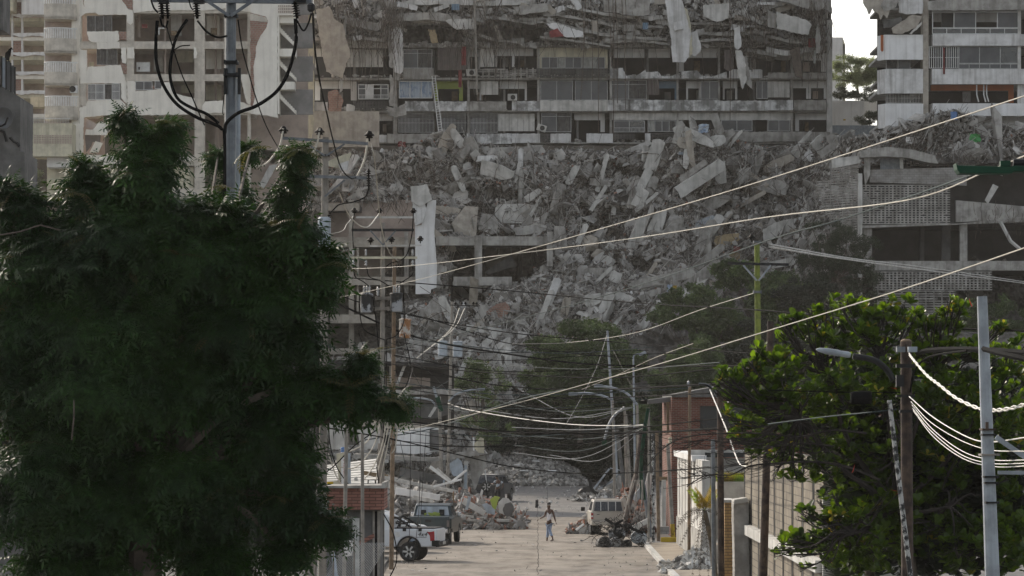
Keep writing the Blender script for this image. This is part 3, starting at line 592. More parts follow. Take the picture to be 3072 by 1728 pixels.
# side wall with the stair openings
pl([(1892,-700),(2096,-700),(2096,890),(2060,880),(2000,870),(1892,860)], DL-.9, .9, 'tower', 'side_wall')
g = MB(); g.ppoly(jag([(751,38),(775,44),(798,50),(804,62),(800,80),(780,110),(768,140),(768,158),(760,200),(765,290),(758,318),(752,318)], .8, 6, 4), DL-.93, .02); g.build('bare_brick_patch', M['rbrick'], lt)
g = MB(); g.ppoly(jag([(751,40),(800,52),(803,66),(751,62)], .8, 6, 5), DL-.95, .03); g.build('bare_beam', M['towerc'], lt)
q1 = lambda x, y: Q(1, 0, x, y)
for k, y in enumerate((-80, 173, 425, 675)):
    # landing, dark shaft, stair flight running down to the right
    qb(165, y, 430, y+190, DL+1.5, .3, 'conc_d' if 0 else 'roomg', 'stair_shaft_wall', lt, q1)
    qb(165, y-58, 320-k*10, y, DL-.5, 2, 'tower', 'landing', lt, q1)
    g = MB(); p0 = q1(170, y+30); p1 = q1(300, y+170)
    n = 9; up = []
    for i in range(n):
        x = p0[0]+(p1[0]-p0[0])*i/n; yy = p0[1]+(p1[1]-p0[1])*i/n; up += [(x, yy), (x+(p1[0]-p0[0])/n, yy)]
    g.ppoly(up+[(p1[0], p1[1]+6), (p0[0], p0[1]+12)], DL-.2, 1.4); g.build('stair_flight', M['tower'], lt)
qb(165, -60, 175, 860, DL-.88, 3, 'tower', 'side_return', lt, q1)
g = MB()
for j in range(3):
    for i in range(9): a = q1(168+i*14, 38+j*22); g.pbox(a[0], a[1], a[0]+3.4, a[1]+6, DL-.99, .05)
g.build('vent_block_openings', M['room'], lt); qb(160, 25, 300, 115, DL-.93, .3, 'tower', 'vent_block_panel', lt, q1)
# balconies: bowed parapet, floor, rail of bars
def balcony(xa, xb, ytop, ypar, ybot, par):
    A = q0(xa, ytop); Bq = q0(xb, ytop); yt, yp, yb = q0(0, ytop)[1], q0(0, ypar)[1], q0(0, ybot)[1]
    X0 = P(A[0], 0, DL).x; X1 = P(Bq[0], 0, DL).x; wd = X1-X0; ztop = gz(yp, DL); zbot = gz(yb, DL); zr = gz(yt, DL)
    n = 14; arc = []
    for i in range(n+1):
        t = i/n; arc.append((X0+wd*t, DL-.4-1.15*math.sin(math.pi*min(1, .08+t*.92))**.6*(1-.25*t)))
    arc = [(X0, DL+1.5)]+arc
    g = MB(); out = arc; inn = [(x+.0*1, y+.16) for x, y in arc]
    for i in range(len(out)-1):
        a, b = out[i], out[i+1]; c, d = inn[i+1], inn[i]
        g.prism([(a[0], a[1], zbot), (b[0], b[1], zbot), (c[0], c[1], zbot), (d[0], d[1], zbot)], (0, 0, ztop-zbot))
    bo = g.build('balcony_parapet', M['towerc'], par)
    g = MB(); g.prism([(x, y, zbot-.04) for x, y in out]+[(X1, DL+1.5, zbot-.04)], (0, 0, .2)); g.build('balcony_floor', M['towerc'], par)
    g = MB(); g.tube([(x, y+.08, zr) for x, y in out], .05, 5)
    for i in range(1, len(out)-1):
        for t in (0, .4):
            x = out[i][0]*(1-t)+out[i+1][0]*t; y = out[i][1]*(1-t)+out[i+1][1]*t+.08; g.tube([(x, y, ztop), (x, y, zr)], .035, 4)
    g.build('balcony_railing', M['framew'], par)
for a in ((340, 583, -50, 38, 150), (342, 583, 222, 298, 405), (343, 587, 478, 552, 650), (348, 594, 735, 808, 905), (340, 583, -310, -230, -110)): balcony(*a, lt)
qb(340, -700, 600, 1150, DL+1.6, .3, 'room', 'balcony_rear_wall'); qb(540, -700, 600, 1150, DL-.02, .5, 'tower', 'balcony_side_pier')
for y in (60, 315, 575, 830): qb(430, y-190+200, 540, y+150-60, DL+1.5, .08, 'glass', 'balcony_door')
# lower annex with block vents
ax = thing('vented_annex', 'low pale annex wall with a wide grid of vent blocks under the balcony tower', 'building', P(160, 560, DL-3))
qb(232, 930, 545, 1180, DL-3, 4, 'cream', 'wall', ax); g = MB()
for j in range(5):
    for i in range(15): a = q0(256+i*19.3, 1020+j*13.5); g.pbox(a[0], a[1], a[0]+5.8, a[1]+3.6, DL-3.03, .1)
g.build('vent_block_grid', M['room'], ax); qb(355, 1262, 1460, 1500, DL+.5, 5, 'cream', 'lower_wall', ax); qb(355, 1180, 600, 1262, DL-1.5, 2, 'whitec', 'ledge', ax)
g = MB(); 
for i in range(24): a = q0(240+i*12, 893); g.pbox(a[0], a[1], a[0]+1, a[1]+14, DL-3, .05)
a = q0(238, 890); b = q0(530, 893); g.pbox(a[0], a[1], b[0], b[1]+.6, DL-3.05, .05); g.build('roof_railing', M['framew'], ax)
g = MB()
ao = thing('air_conditioner', 'white air conditioner unit hanging above the lowest curved balcony', 'air conditioner', P(221, 279, DL-.5))
qb(525, 645, 582, 700, DL-.7, .5, 'framew', 'case', ao); a = q0(548, 672); g.lathe(P(a[0], a[1], DL-.72), [(.27, 0), (.27, .02)], 16, Matrix.Rotation(R(90), 3, 'X')); g.build('fan_grille', M['iron'], ao)
# ochre/brick block further back on the far left
fb = thing('far_brick_block', 'hazy ochre and brick apartment block behind the curved balconies', 'apartment block', P(60, 480, 400))
DF = 400
for y in range(-300, 1200, 145):
    qb(-200, y, 335, y+26, DF-.02*abs(y)/100, 8, 'cream' if y % 2 else 'tower', 'floor_band', fb)
qb(-200, -400, 335, 1300, DF+6, .3, 'room', 'rear_wall', fb)
for x in (-120, 85, 160, 335): qb(x, -400, x+12, 1300, DF-.06, 1, 'whitec', 'pier', fb)
for y in range(-300, 1200, 290): qb(100, y+26, 160, y+145, DF+.1, .3, 'rbrick', 'brick_infill', fb); qb(-200, y+170, -20, y+230, DF+.1, .3, 'cream', 'wall_panel', fb)
for k, y in enumerate((110, 255, 400, 545, 690)): pl([(95,y-5),(335,y-8),(335,y+20),(250,y+14),(160,y+26),(95,y+10)], DF-.35-.01*k, .1, 'whitec', 'torn_plaster', fb, seed=y)
qb(-40, -700, 100, 80, DF-3, 3, 'cream', 'front_pier', fb); qb(165, -700, 338, 110, DF-2, 2, 'whitec', 'front_wall', fb)
qb(228, 730, 345, 808, DL+8, 2, 'cream', 'low_panel', fb)
# ---------------------------------------------------------------- leaning corner slabs between the two blocks
lean = thing('stair_tower_wreck', 'smashed stair tower of cream slabs hanging between white tower and grey block', 'ruin', P(890, 440, 352))
for i, (pts, m, d) in enumerate([([(340,680),(368,690),(290,830),(255,815)],'cream',0),([(335,870),(372,880),(330,1005),(275,1040)],'white',.5),([(355,490),(385,475),(368,560),(340,570)],'cream',-.3),([(330,480),(352,470),(318,560),(300,565)],'conc_l',.2),
  ([(370,230),(392,270),(380,330),(352,345)],'cream',.3),([(330,770),(400,760),(440,900),(420,1045),(380,1040),(345,850)],'cream',1.2),([(0,850),(120,900),(200,950),(190,1010),(60,960),(0,930)],'conc_l',-3),([(100,880),(250,900),(290,930),(130,940)],'conc_l',-2.4),
  ([(40,1130),(180,1140),(200,1180),(130,1240),(50,1200)],'white',-5),([(80,1000),(200,960),(205,1030),(70,1070)],'rbrick',-3.5),([(20,1400),(100,1250),(160,1240),(60,1420)],'white',-6),([(400,400),(470,560),(440,560)],'roomg',.6),([(60,-60),(100,-60),(150,60),(130,60)],'cream',0),
  ([(500,1240),(600,1190),(720,1150),(700,1220),(650,1280)],'cream',-5),([(620,1240),(700,1210),(690,1280),(640,1290)],'white',-5.6)]):
    g = MB(); g.ppoly(jag([q1(*p) for p in pts], .8, 8, i), 352+d, .4); g.build('slab_fragment', M[m], lean)
g = MB(); drape(g, *q1(352, 40), *q1(410, 235), 350, seed=3); g.build('yellow_curtain', M['cream'], lean)
qb(-120, 840, 930, 1110, 356, .6, 'beigeconc', 'lower_wall', lean, q1)
# ---------------------------------------------------------------- right-hand block with stacked balconies
DR = 347.0
rb = thing('right_apartment_block', 'pale apartment block at the right edge with chamfered balcony parapets and orange room', 'apartment block', P(2870, 385, DR))
q3 = lambda x, y: Q(3, 0, x, y); kw = dict(par=rb, qq=q3)
def cham(x0, x1, xc, yt, yb, m):                                # parapet with an angled left cheek
    g = MB(); a = q3(x0, yt); b = q3(x1, yb); c = q3(xc, 0)[0]
    A_, B_, C2 = P(a[0], a[1], DR-.5), P(c, a[1], DR-1.8), P(b[0], a[1], DR-1.8); zb = gz(b[1], DR-1.8)
    zt = B_.z
    g.prism([(A_.x, A_.y, zb), (B_.x, B_.y, zb), (C2.x, C2.y, zb), (C2.x, DR-1.5, zb), (B_.x+.1, DR-1.5, zb), (A_.x+.05, DR, zb)], (0, 0, zt-zb))
    g.build('balcony_parapet', M[m], rb)
    g = MB(); g.prism([(A_.x, A_.y, zb+.15), (B_.x+.01, B_.y+.25, zb+.15), (C2.x-.01, C2.y+.25, zb+.15), (C2.x-.01, DR+8, zb+.15), (A_.x, DR+8, zb+.15)], (0, 0, .22)); g.build('balcony_floor', M['conc_l'], rb)
cham(825, 1170, 885, 262, 450, 'whitec'); cham(825, 1170, 882, 522, 705, 'white'); cham(830, 1172, 885, 782, 965, 'whitec')
cham(1212, 2100, 1245, 258, 345, 'white'); cham(1212, 2100, 1240, 520, 635, 'white'); cham(1215, 2100, 1245, 780, 875, 'whitec')
qb(1170, -900, 1212, 980, DR-1.6, 2, 'beigeconc', 'column', **kw)
for x in (1885,): qb(x, -300, x+25, 780, DR-1.55, .5, 'conc_l', 'column', **kw)
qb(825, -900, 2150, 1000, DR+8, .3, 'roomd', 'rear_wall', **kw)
for a, y0, y1 in ((890, 432, 522), (890, 700, 782)):
    window(rb, *q3(a, y0), *q3(1165, y1), DR-.6, n=3, fill=('curt', 'glass', None), t=1.4)
bars(rb, *q3(890, 700), *q3(1170, 778), DR-1.2, 4.6, 'conc_l', 1.0)
window(rb, *q3(1240, 88), *q3(1895, 213), DR-1.5, n=4, frame='framew', fill=(None, 'glass', None, 'glass'), t=2.2); window(rb, *q3(1240, 213), *q3(1895, 256), DR-1.45, n=6, frame='framew', fill=('glassd',), t=1.6)
qb(1250, 100, 1740, 165, DR+1.5, .2, 'whitec', 'lintel_wall', **kw); qb(1310, 100, 1415, 212, DR+1, .1, 'glass', 'door', **kw)
window(rb, *q3(1440, 350), *q3(1910, 480), DR-1.4, n=3, fill=('glass', 'glass', 'glassd'), t=2); window(rb, *q3(1440, 482), *q3(1910, 518), DR-1.4, n=6, fill=('glass',), t=1.3)
bars(rb, *q3(1215, 350), *q3(1445, 515), DR-1.5, 6.6, 'framew', 1.8); qb(1300, 355, 1440, 515, DR-.5, .1, 'glass', 'pane', **kw)
qb(1228, 640, 1855, 684, DR+.5, .2, 'orange', 'orange_wall', **kw); qb(1815, 684, 1855, 775, DR+.5, .2, 'orange', 'orange_wall', **kw); qb(1470, 690, 1530, 770, DR+1, .2, 'roomg', 'inner_wall', **kw)
qb(1900, 640, 1990, 780, DR-.9, .2, 'whitec', 'outer_wall', **kw); qb(1215, 875, 2100, 1000, DR+1, .3, 'whitec', 'ground_floor_wall', **kw)
for y in (70, 350, 612): qb(830, y-10, 2150, y+8, DR-.3, 8, 'conc', 'floor_slab', **kw)
for i, (pts, m) in enumerate([([(988,0),(1170,-5),(1168,100),(1050,108),(990,95)],'white'),([(870,150),(1010,130),(1010,190),(875,210)],'conc_d'),([(935,210),(1090,110),(1165,125),(1130,200),(1010,255),(945,250)],'beigeconc'),([(1070,250),(1165,160),(1160,185),(1085,258)],'conc_l'),([(715,-60),(860,-90),(960,-40),(900,140),(875,110),(850,150),(835,100),(810,90),(790,60),(765,110),(745,60),(720,20)],'beigeconc'),([(850,40),(880,-10),(1000,-20),(960,60),(880,90)],'conc'),([(1210,10),(1500,-30),(1932,0),(2050,70),(1500,78),(1212,78)],'conc')]):
    pl(pts, DR-1.9-.1*i, .4, m, 'torn_slab', rb, seed=i, qq=q3)
g = MB(); drape(g, *q3(850, 265), *q3(872, 380), DR-1.95, seed=2, swag=4); g.build('orange_cloth', M['orange'], rb)
g = MB(); drape(g, *q3(1322, 360), *q3(1336, 560), DR-1.95, seed=9); g.build('red_cloth', M['redc'], rb)
for a, b in ((1575, 770), (1628, 770), (1650, 768)):
    g = MB(); x, y = q3(a, 618); x2, y2 = q3(a+15, b); g.tube([P(x, y, DR-.9), P(x, (y+y2)/2+8, DR-.9), P(x2, y2, DR-.9)], .06, 5); g.build('hanging_pipe', M['framew'], rb)
g = MB()
for i in range(14): g.pbox(2700, -110-i*96, 3500, -95-i*96, DR+.5, 12)
g.pbox(2710, -110-14*96, 3500, -100, DR+4, .5); g.build('unseen_upper_floors', M['conc'], rb)  # unseen floors added above the frame, as on the main block
# ---------------------------------------------------------------- what shows through the gap
g = MB(); gw = thing('white_terrace_wall', 'white garden wall on the terrace between the two ruined blocks', 'wall', P(2580, 400, 372))
g.pbox(2490, 302, 2592, 376, 374, .4); g.build('upper_wall', M['whitec'], gw); g = MB(); g.pbox(2592, 297, 2640, 345, 380, .4); g.build('rear_wall', M['whitec'], gw)
g = MB(); g.pbox(2490, 376, 2720, 425, 366, .5); g.build('lower_wall', M['skyblue'] if 0 else M['galvl'], gw); qb(568, 898, 586, 910, 373.95, .02, 'yel', 'small_notice', gw, q3)
g = MB(); g.pbox(2488, 112, 2528, 330, 430, 20); wt = thing('distant_white_tower', 'plain white tower block standing far behind the gap', 'tower', P(2510, 330, 430)); g.build('wall', M['whitec'], wt)
g = MB(); g.prism([P(2528,112,430), P(2536,135,430), P(2536,330,430), P(2528,330,430)], (0, 20, 0)); g.build('side_wall', M['cream'], wt); g = MB(); g.pbox(2529.5, 132, 2534, 170, 429.9, .2); g.build('window', M['glass'], wt)
# ---------------------------------------------------------------- parking structures inside the hill
pk = thing('left_car_park_frame', 'grey concrete frame of an open car park half buried in rubble', 'car park ruin', P(1300, 1060, 346))
q11 = lambda x, y: Q(1, 1, x, y); k1 = dict(par=pk, qq=q11)
for a, b, c, d, D in ((545,342,1200,415,348),(1360,335,2240,403,348),(545,640,1200,702,347),(1490,640,1932,706,347),(560,925,900,990,346),(545,85,780,140,350),(545,1180,930,1225,345)):
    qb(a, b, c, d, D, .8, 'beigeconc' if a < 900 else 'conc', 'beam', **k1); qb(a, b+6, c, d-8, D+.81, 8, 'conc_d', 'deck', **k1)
for a, b, c, d in ((700,60,738,1230),(760,420,775,900),(1120,300,1150,760),(1650,330,1706,760),(2195,300,2240,560)): qb(a, b, c, d, 347.6, .7, 'beigeconc' if a < 900 else 'conc', 'column', **k1)
g = MB(); g.ppoly(jag([q11(*p) for p in [(1725,605),(1932,470),(1960,560),(1760,620)]], .5, 8), 352, 1); g.build('ramp', M['conc_d'], pk)
qb(545, 60, 1260, 1230, 357, .3, 'room', 'rear_wall', **k1)
hw = thing('white_wall_panel', 'tall white plastered wall panel hanging beside the open car park', 'wall panel', P(1280, 880, 345))
pl([(1200,255),(1250,250),(1300,60),(1360,60),(1345,300),(1365,560),(1362,720),(1320,735),(1318,768),(1205,770)], 344.6, .5, 'whitec', 'panel', hw, seed=3, qq=q11, a=.35)
pl([(1180,80),(1270,70),(1285,130),(1260,230),(1200,255)], 344.2, .6, 'white', 'upper_lump', hw, seed=3, qq=q11)
pl([(1165,-40),(1290,-60),(1330,60),(1240,110),(1170,70)], 344.0, .6, 'conc_l', 'broken_head', hw, seed=7, qq=q11)
pl([(1360,550),(1440,560),(1440,600),(1380,610),(1400,720),(1365,730)], 344.9, .5, 'conc', 'side_stub', hw, seed=7, qq=q11)
rp = thing('right_car_park', 'car park of dark open decks screened by rows of pierced concrete blocks', 'car park', P(2800, 1000, 336))
q31 = lambda x, y: Q(3, 1, x, y); k3 = dict(par=rp, qq=q31); DP = 336
def sb(pts, D, th, m, name, q=q31): g = MB(); g.ppoly([q(*p) for p in pts], D, th); return g.build(name, M[m], rp)
sb([(705,252),(1440,238),(1932,185),(2400,180),(2400,235),(1932,225),(1440,245),(705,272)], DP-.3, 1, 'conc', 'beam'); sb([(1420,62),(2400,150),(2400,190),(1932,200),(1420,228)], DP+.1, .6, 'conc', 'parapet')
qb(790, 520, 2400, 592, DP, .8, 'conc', 'beam', **k3)
for a, b in ((682, 712), (722, 785)): qb(a, -140 if a < 700 else 262, b, 560 if a > 700 else 800, DP-.4 if a < 700 else DP+.2, .7, 'conc_l' if a < 700 else 'conc', 'column', **k3)
for a, b, d in ((1315, 1378, 3), (1450, 1505, .2), (2020, 2080, .2), (1150, 1180, 5)): qb(a, 240, b, 525, DP+d, .7, 'conc' if d < 1 else 'conc_d', 'column', **k3)
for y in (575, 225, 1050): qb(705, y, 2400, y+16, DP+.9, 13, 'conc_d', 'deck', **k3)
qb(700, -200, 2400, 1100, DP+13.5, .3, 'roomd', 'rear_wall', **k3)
def screen(x0, y0, x1, y1, px, py, D, seed, skip=.04):
    r = random.Random(seed); g = MB(); a = q31(x0, y0); b = q31(x1, y1); y = a[1]
    while y < b[1]: g.pbox(a[0], y, b[0], y+py*.42, D, .12); y += py
    x = a[0]
    while x < b[0]-2:
        y = a[1]+py*.42
        while y < b[1]-py:
            if r.random() > skip: g.pbox(x+r.uniform(-.3, .3), y, x+px*.42, y+py*.58, D+.02, .1)
            y += py
        x += px
    return g.build('block_screen', M['conc'], rp)
screen(705, -55, 1375, 245, 11.5, 7.2, DP, 1, .08); screen(795, 600, 1692, 745, 11.5, 7.6, DP-.1, 2, .05)
g = MB(); a = q31(800, 745); b = q31(1420, 1040); slats(g, a[0], a[1], b[0], b[1], DP, 7.4, .3, 4, 24); g.build('slat_screen', M['conc'], rp)
g = MB(); r = random.Random(5)                                   # the screen that turns the corner
for i in range(52):
    y = -250+i*18.5; xl = 365+max(0, (y-0))*.5 if y > -100 else 480; a = P(*q31(xl, y+ (12 if y < 300 else 0)), DP+4.5); b = P(*q31(684, y-6), DP-.1)
    d = (b-a); g.prism([a, b, b+Vector((0, 0, .12)), a+Vector((0, 0, .12))], (0, .12, 0))
for x in (470, 560, 630): 
    t = (x-365)/320; D = DP+4.5-4.4*t; a = q31(x, -200); b = q31(x+6, 560 if x > 600 else 350); g.pbox(a[0], a[1], b[0], b[1], D+.1, .1)
g.build('corner_screen', M['conc'], rp)
q30 = q3
sb([(770,1280),(1500,1262),(1500,1400),(770,1375)], DP-.1, .5, 'cinder', 'wall', q30); sb([(480,1195),(690,1175),(690,1230),(490,1270)], DP-.3, .6, 'conc_l', 'slab_edge', q30)
sb([(848,1192),(1010,1190),(1015,1275),(850,1282)], DP+1, .2, 'skyblue' if 0 else 'galvl', 'inner_wall', q30); sb([(995,1190),(1020,1190),(1022,1272),(1000,1274)], DP-.2, .4, 'conc_l', 'post', q30)
sb([(690,1140),(900,1108),(1100,1130),(1260,1175),(1285,1235),(1200,1225),(1060,1190),(880,1180),(700,1190)], DP-1, 2.5, 'conc', 'arched_slab', q30)
sb([(730,1160),(775,1185),(770,1320),(735,1400),(725,1300)], DP-.5, .4, 'conc', 'broken_post', q30)
sb([(1640,1449+60),(1700,1449-60),(1740,1449-40),(1660,1449+90)], DP-2, .4, 'conc_l', 'hanging_beam', q30)
g = MB(); g.tube([P(*q31(1755, 225), DP-.5), P(*q31(1830, 370), DP-.6), P(*q31(1900, 430), DP-.5)], .16, 5); g.build('bent_bar', M['conc_l'], rp)
g = MB(); r = random.Random(8)
for i in range(60):
    x = r.uniform(1540, 2300); y = r.uniform(60, 210); L = r.uniform(30, 190); g.tube([P(*q31(x, y), DP-.9), P(*q31(x+r.uniform(-15, 15), y+L*.5), DP-1.1), P(*q31(x+r.uniform(-25, 25), y+L), DP-1)], .02, 3, cap=False)
g.build('dangling_rebar', M['rebar'], rp)
# ---------------------------------------------------------------- debris on the slope
def inside(x, y):
    for x0, y0, x1, y1, d in CAV:
        if d > 4 and x0-2 < x < x1+2 and y0-2 < y < y1+2: return True
    return False
def visible_zone(x, y):
    if y < interp2(x, TOP)-2: return False
    if inside(x, y): return False
    if x > 1640+ (1010-y)*.0 and y > interp2(x, [(1640,1240),(1780,1080),(1900,1010),(2050,960),(2200,860),(2420,860),(2560,800),(2700,470),(3100,470)]): return False
    if x < 1000 and y > 640: return False
    if y > 1440: return False
    return True
def sample(n, seed, ylo=330, yhi=1440, xlo=600, xhi=3100, bias=None):
    r = random.Random(seed); out = []
    while len(out) < n:
        x = r.uniform(xlo, xhi); y = r.uniform(ylo, yhi)
        if visible_zone(x, y): out.append((x, y))
    return out
def spos(pts, off): return np.array([tuple(P(x, y, surfD(x, y)-off)) for x, y in pts])
def scatter(name, n, temps, s0, s1, m, seed, off=.1, pw=2.0, **k):
    pts = sample(n, seed, **k); rg = np.random.default_rng(seed); g = MB()
    s = s0+(s1-s0)*rg.random(n)**pw; mass(g, temps, spos(pts, off), rotmats(n, rg), s, rg=rg)
    return tag(g.build(name, M[m]), kind='stuff')
scatter('fine_rubble', 24000, CHUNK+PLATE[:3], .09, .38, 'rub', 21)
scatter('pale_rubble', 5000, CHUNK+PLATE, .12, .5, 'rubl', 22, .15)
scatter('plaster_flakes', 700, PLATE, .1, .45, 'rubw', 23, .3, 3.0)
scatter('brick_bits', 900, CHUNK, .12, .34, 'rubr', 24, .2)
scatter('splintered_sticks', 1600, STICK, .2, .75, 'rub', 25, .25)
scatter('broken_plates', 3000, PLATE, .35, 1.3, 'rubl', 26, .25, 2.0)
# twisted bars and cables: thin strands over the whole face
g = MB(); r = random.Random(31)
for x, y in sample(2600, 32):
    D = surfD(x, y, False)-.5-r.random()*.5; L = r.uniform(.4, 2.6); a = r.uniform(-1.2, 1.2) if r.random() < .6 else r.uniform(0, 6.28); p = P(x, y, D); u = Vector((math.sin(a), r.uniform(-.35, .1), -math.cos(a)))
    q = p+u*L*.5+Vector((r.uniform(-.25, .25), -.1, r.uniform(-.2, .2))); e = p+u*L+Vector((r.uniform(-.4, .4), 0, r.uniform(-.4, .2)))
    g.tube([p, q, e], r.uniform(.012, .03), 3, cap=False)
tag(g.build('rebar_tangle', M['rebar']), kind='stuff')
g = MB(); r = random.Random(131)
for x, y in sample(2200, 132):
    p = P(x, y, surfD(x, y, False)-.6-r.random()*.4); a = r.gauss(.75, .45) if x > 1650 else r.gauss(0, .9); L = r.uniform(.5, 2.8); u = Vector((math.sin(a), r.uniform(-.2, .1), math.cos(a))); g.tube([p-u*L*.5, p+Vector((r.uniform(-.15, .15), 0, r.uniform(-.15, .15))), p+u*L*.5], r.uniform(.012, .035), 3, cap=False)
tag(g.build('dusty_rod_tangle', M['rubl']), kind='stuff')
g = MB(); r = random.Random(33)
for x, y in sample(420, 34, yhi=800):
    D = surfD(x, y, False)-.6; p = P(x, y, D)
    for k in range(r.randint(4, 9)):
        a = r.gauss(0, .45); L = r.uniform(.6, 2); g.tube([p, p+Vector((math.sin(a)*L*.5, -.15, -math.cos(a)*L*.4)), p+Vector((math.sin(a)*L, 0, -L*.9))], .014, 3, cap=False)
tag(g.build('hanging_bar_fringe', M['rebar']), kind='stuff')
# the same on the crushed storeys of the grey block
g = MB(); r = random.Random(35); pts = [(r.uniform(945, 2480), r.uniform(-10, 138)) for _ in range(6000)]; rg = np.random.default_rng(36)
pts = [p for p in pts if not ((1190 < p[0] < 1395 or 1420 < p[0] < 1640) and 74 < p[1] < 130)]
pos = np.array([tuple(P(x, y, DU+1.7-1.2*r.random())) for x, y in pts]); n = len(pts)
mass(g, CHUNK+PLATE+STICK, pos, rotmats(n, rg), .08+.55*rg.random(n)**2.5, rg=rg); g.build('crushed_chips', M['rubl'], main)['kind'] = 'stuff'
g = MB()
for y0 in (136, 233, 331, 427):                                # spill lying on the slab edges
    for _ in range(420):
        x = r.uniform(945, 2480)
        if y0 > 200 and r.random() < .55: continue
        p = P(x, y0-3.2-abs(r.gauss(0, 2.2)), DM-.3+r.random()*1.2); t = r.choice(CHUNK); s = r.uniform(.08, .38); g.addnp(t[0]*s+np.array(tuple(p)), t[1])
g.build('slab_edge_spill', M['rubl'], main)['kind'] = 'stuff'
g = MB()
for _ in range(650):
    x = r.choice([r.gauss(1450, 60), r.uniform(945, 2490), r.gauss(2440, 25), r.gauss(2250, 50), r.gauss(1175, 20), r.gauss(1040, 40)]); y = r.uniform(-20, 120); L = r.uniform(.5, 3.2) if r.random() < .8 else r.uniform(3, 7)
    if not 945 < x < 2492: continue
    p = P(x, y, DU-.8-r.random()*.8); a = r.gauss(0, .3); g.tube([p, p+Vector((math.sin(a)*L*.5+r.gauss(0, .12), 0, -L*.5)), p+Vector((math.sin(a)*L*.4+r.gauss(0, .3), 0, -L))], r.uniform(.012, .03), 3, cap=False)
g.build('dangling_bars', M['rebar'], main)['kind'] = 'stuff'
for i, (x, y1, x2) in enumerate([(1757,300,1742),(1770,238,1778),(1822,200,1835),(1846,310,1852),(1864,330,1877),(1848,170,1832),(1742,160,1752),(1790,400,1795),(2188,360,2190),(1876,170,1875),(1838,420,1840)]):
    g = MB(); pts = [P(x, -30, DU-1.8), P((x+x2)/2+3, y1*.45, DU-1.9), P(x2, y1, DU-1.2)]; g.tube(spl(pts, 5), .035, 4); g.build('long_hanging_bar', M['rebar'], main)
for a in ((1424,-10,1431,285,.11),(1452,0,1456,60,.08)): g = MB(); g.tube([P(a[0], a[1], DU-1.5), P(a[2], a[3], DU-1.3)], a[4], 6); g.build('hanging_pole', M['polec'], main)
# rubble on the right car-park roof and on the right block
# ---- named big pieces: each beam, slab and column lying on the slope is a thing of its own
LAND = []
def piece(kind, x, y, L, W, ang, m='conc_l', label='', th=None, off=.9, tilt=0, group='broken pieces on the collapsed slope', cat=None, seed=0, cut=True):
    D = surfD(x, y, False)-off; s = F/D; l, w_ = L*1.08/s, W*1.1/s; th = th or (min(.5, w_*.6) if kind == 'beam' else .22)
    r = random.Random(int(x*7+y)); c = P(x, y, D)
    if kind == 'beam':
        o = [(-l/2, -w_/2), (-l/2+r.uniform(0, .12), 0), (-l/2, w_/2), (l/2-r.uniform(0, .2), w_/2), (l/2+r.uniform(0, .15), r.uniform(-.1, .1)*w_), (l/2-r.uniform(0, .15), -w_/2)]
    else:
        n = 11; o = []
        for i in range(n):
            t = 2*math.pi*i/n+r.uniform(-.15, .15); k = 1/max(abs(math.cos(t)), abs(math.sin(t)))*r.uniform(.78, 1); o.append((math.cos(t)*k*l/2, math.sin(t)*k*w_/2))
    a = R(ang); Rm = Matrix.Rotation(-a, 3, 'Y') @ Matrix.Rotation(R(tilt), 3, 'X'); Rm = Matrix.Rotation(R(r.uniform(-14, 14)), 3, 'Z') @ Rm
    g = MB(); g.prism([c+Rm @ Vector((p[0], -th/2, p[1])) for p in (o if kind != 'beam' else o[::-1])], Rm @ Vector((0, th, 0)))
    if kind == 'beam' and l > 2:
        for _ in range(4): e = c+Rm @ Vector((r.choice([-1, 1])*l/2, 0, r.uniform(-.3, .3)*w_)); g.tube([e, e+Rm @ Vector((math.copysign(.5, (e-c).dot(Rm @ Vector((1, 0, 0)))), 0, 0))+Vector((0, 0, -r.uniform(0, .4)))], .015, 3)
    ob = g.build({'beam': 'concrete_beam', 'slab': 'concrete_slab'}[kind] if not cat else cat.replace(' ', '_'), M[m], bevel=.02)
    if len(label.split()) <= 9: LAND.append((x, y, label))
    return tag(ob, label, cat or {'beam': 'concrete beam', 'slab': 'concrete slab'}[kind], group)
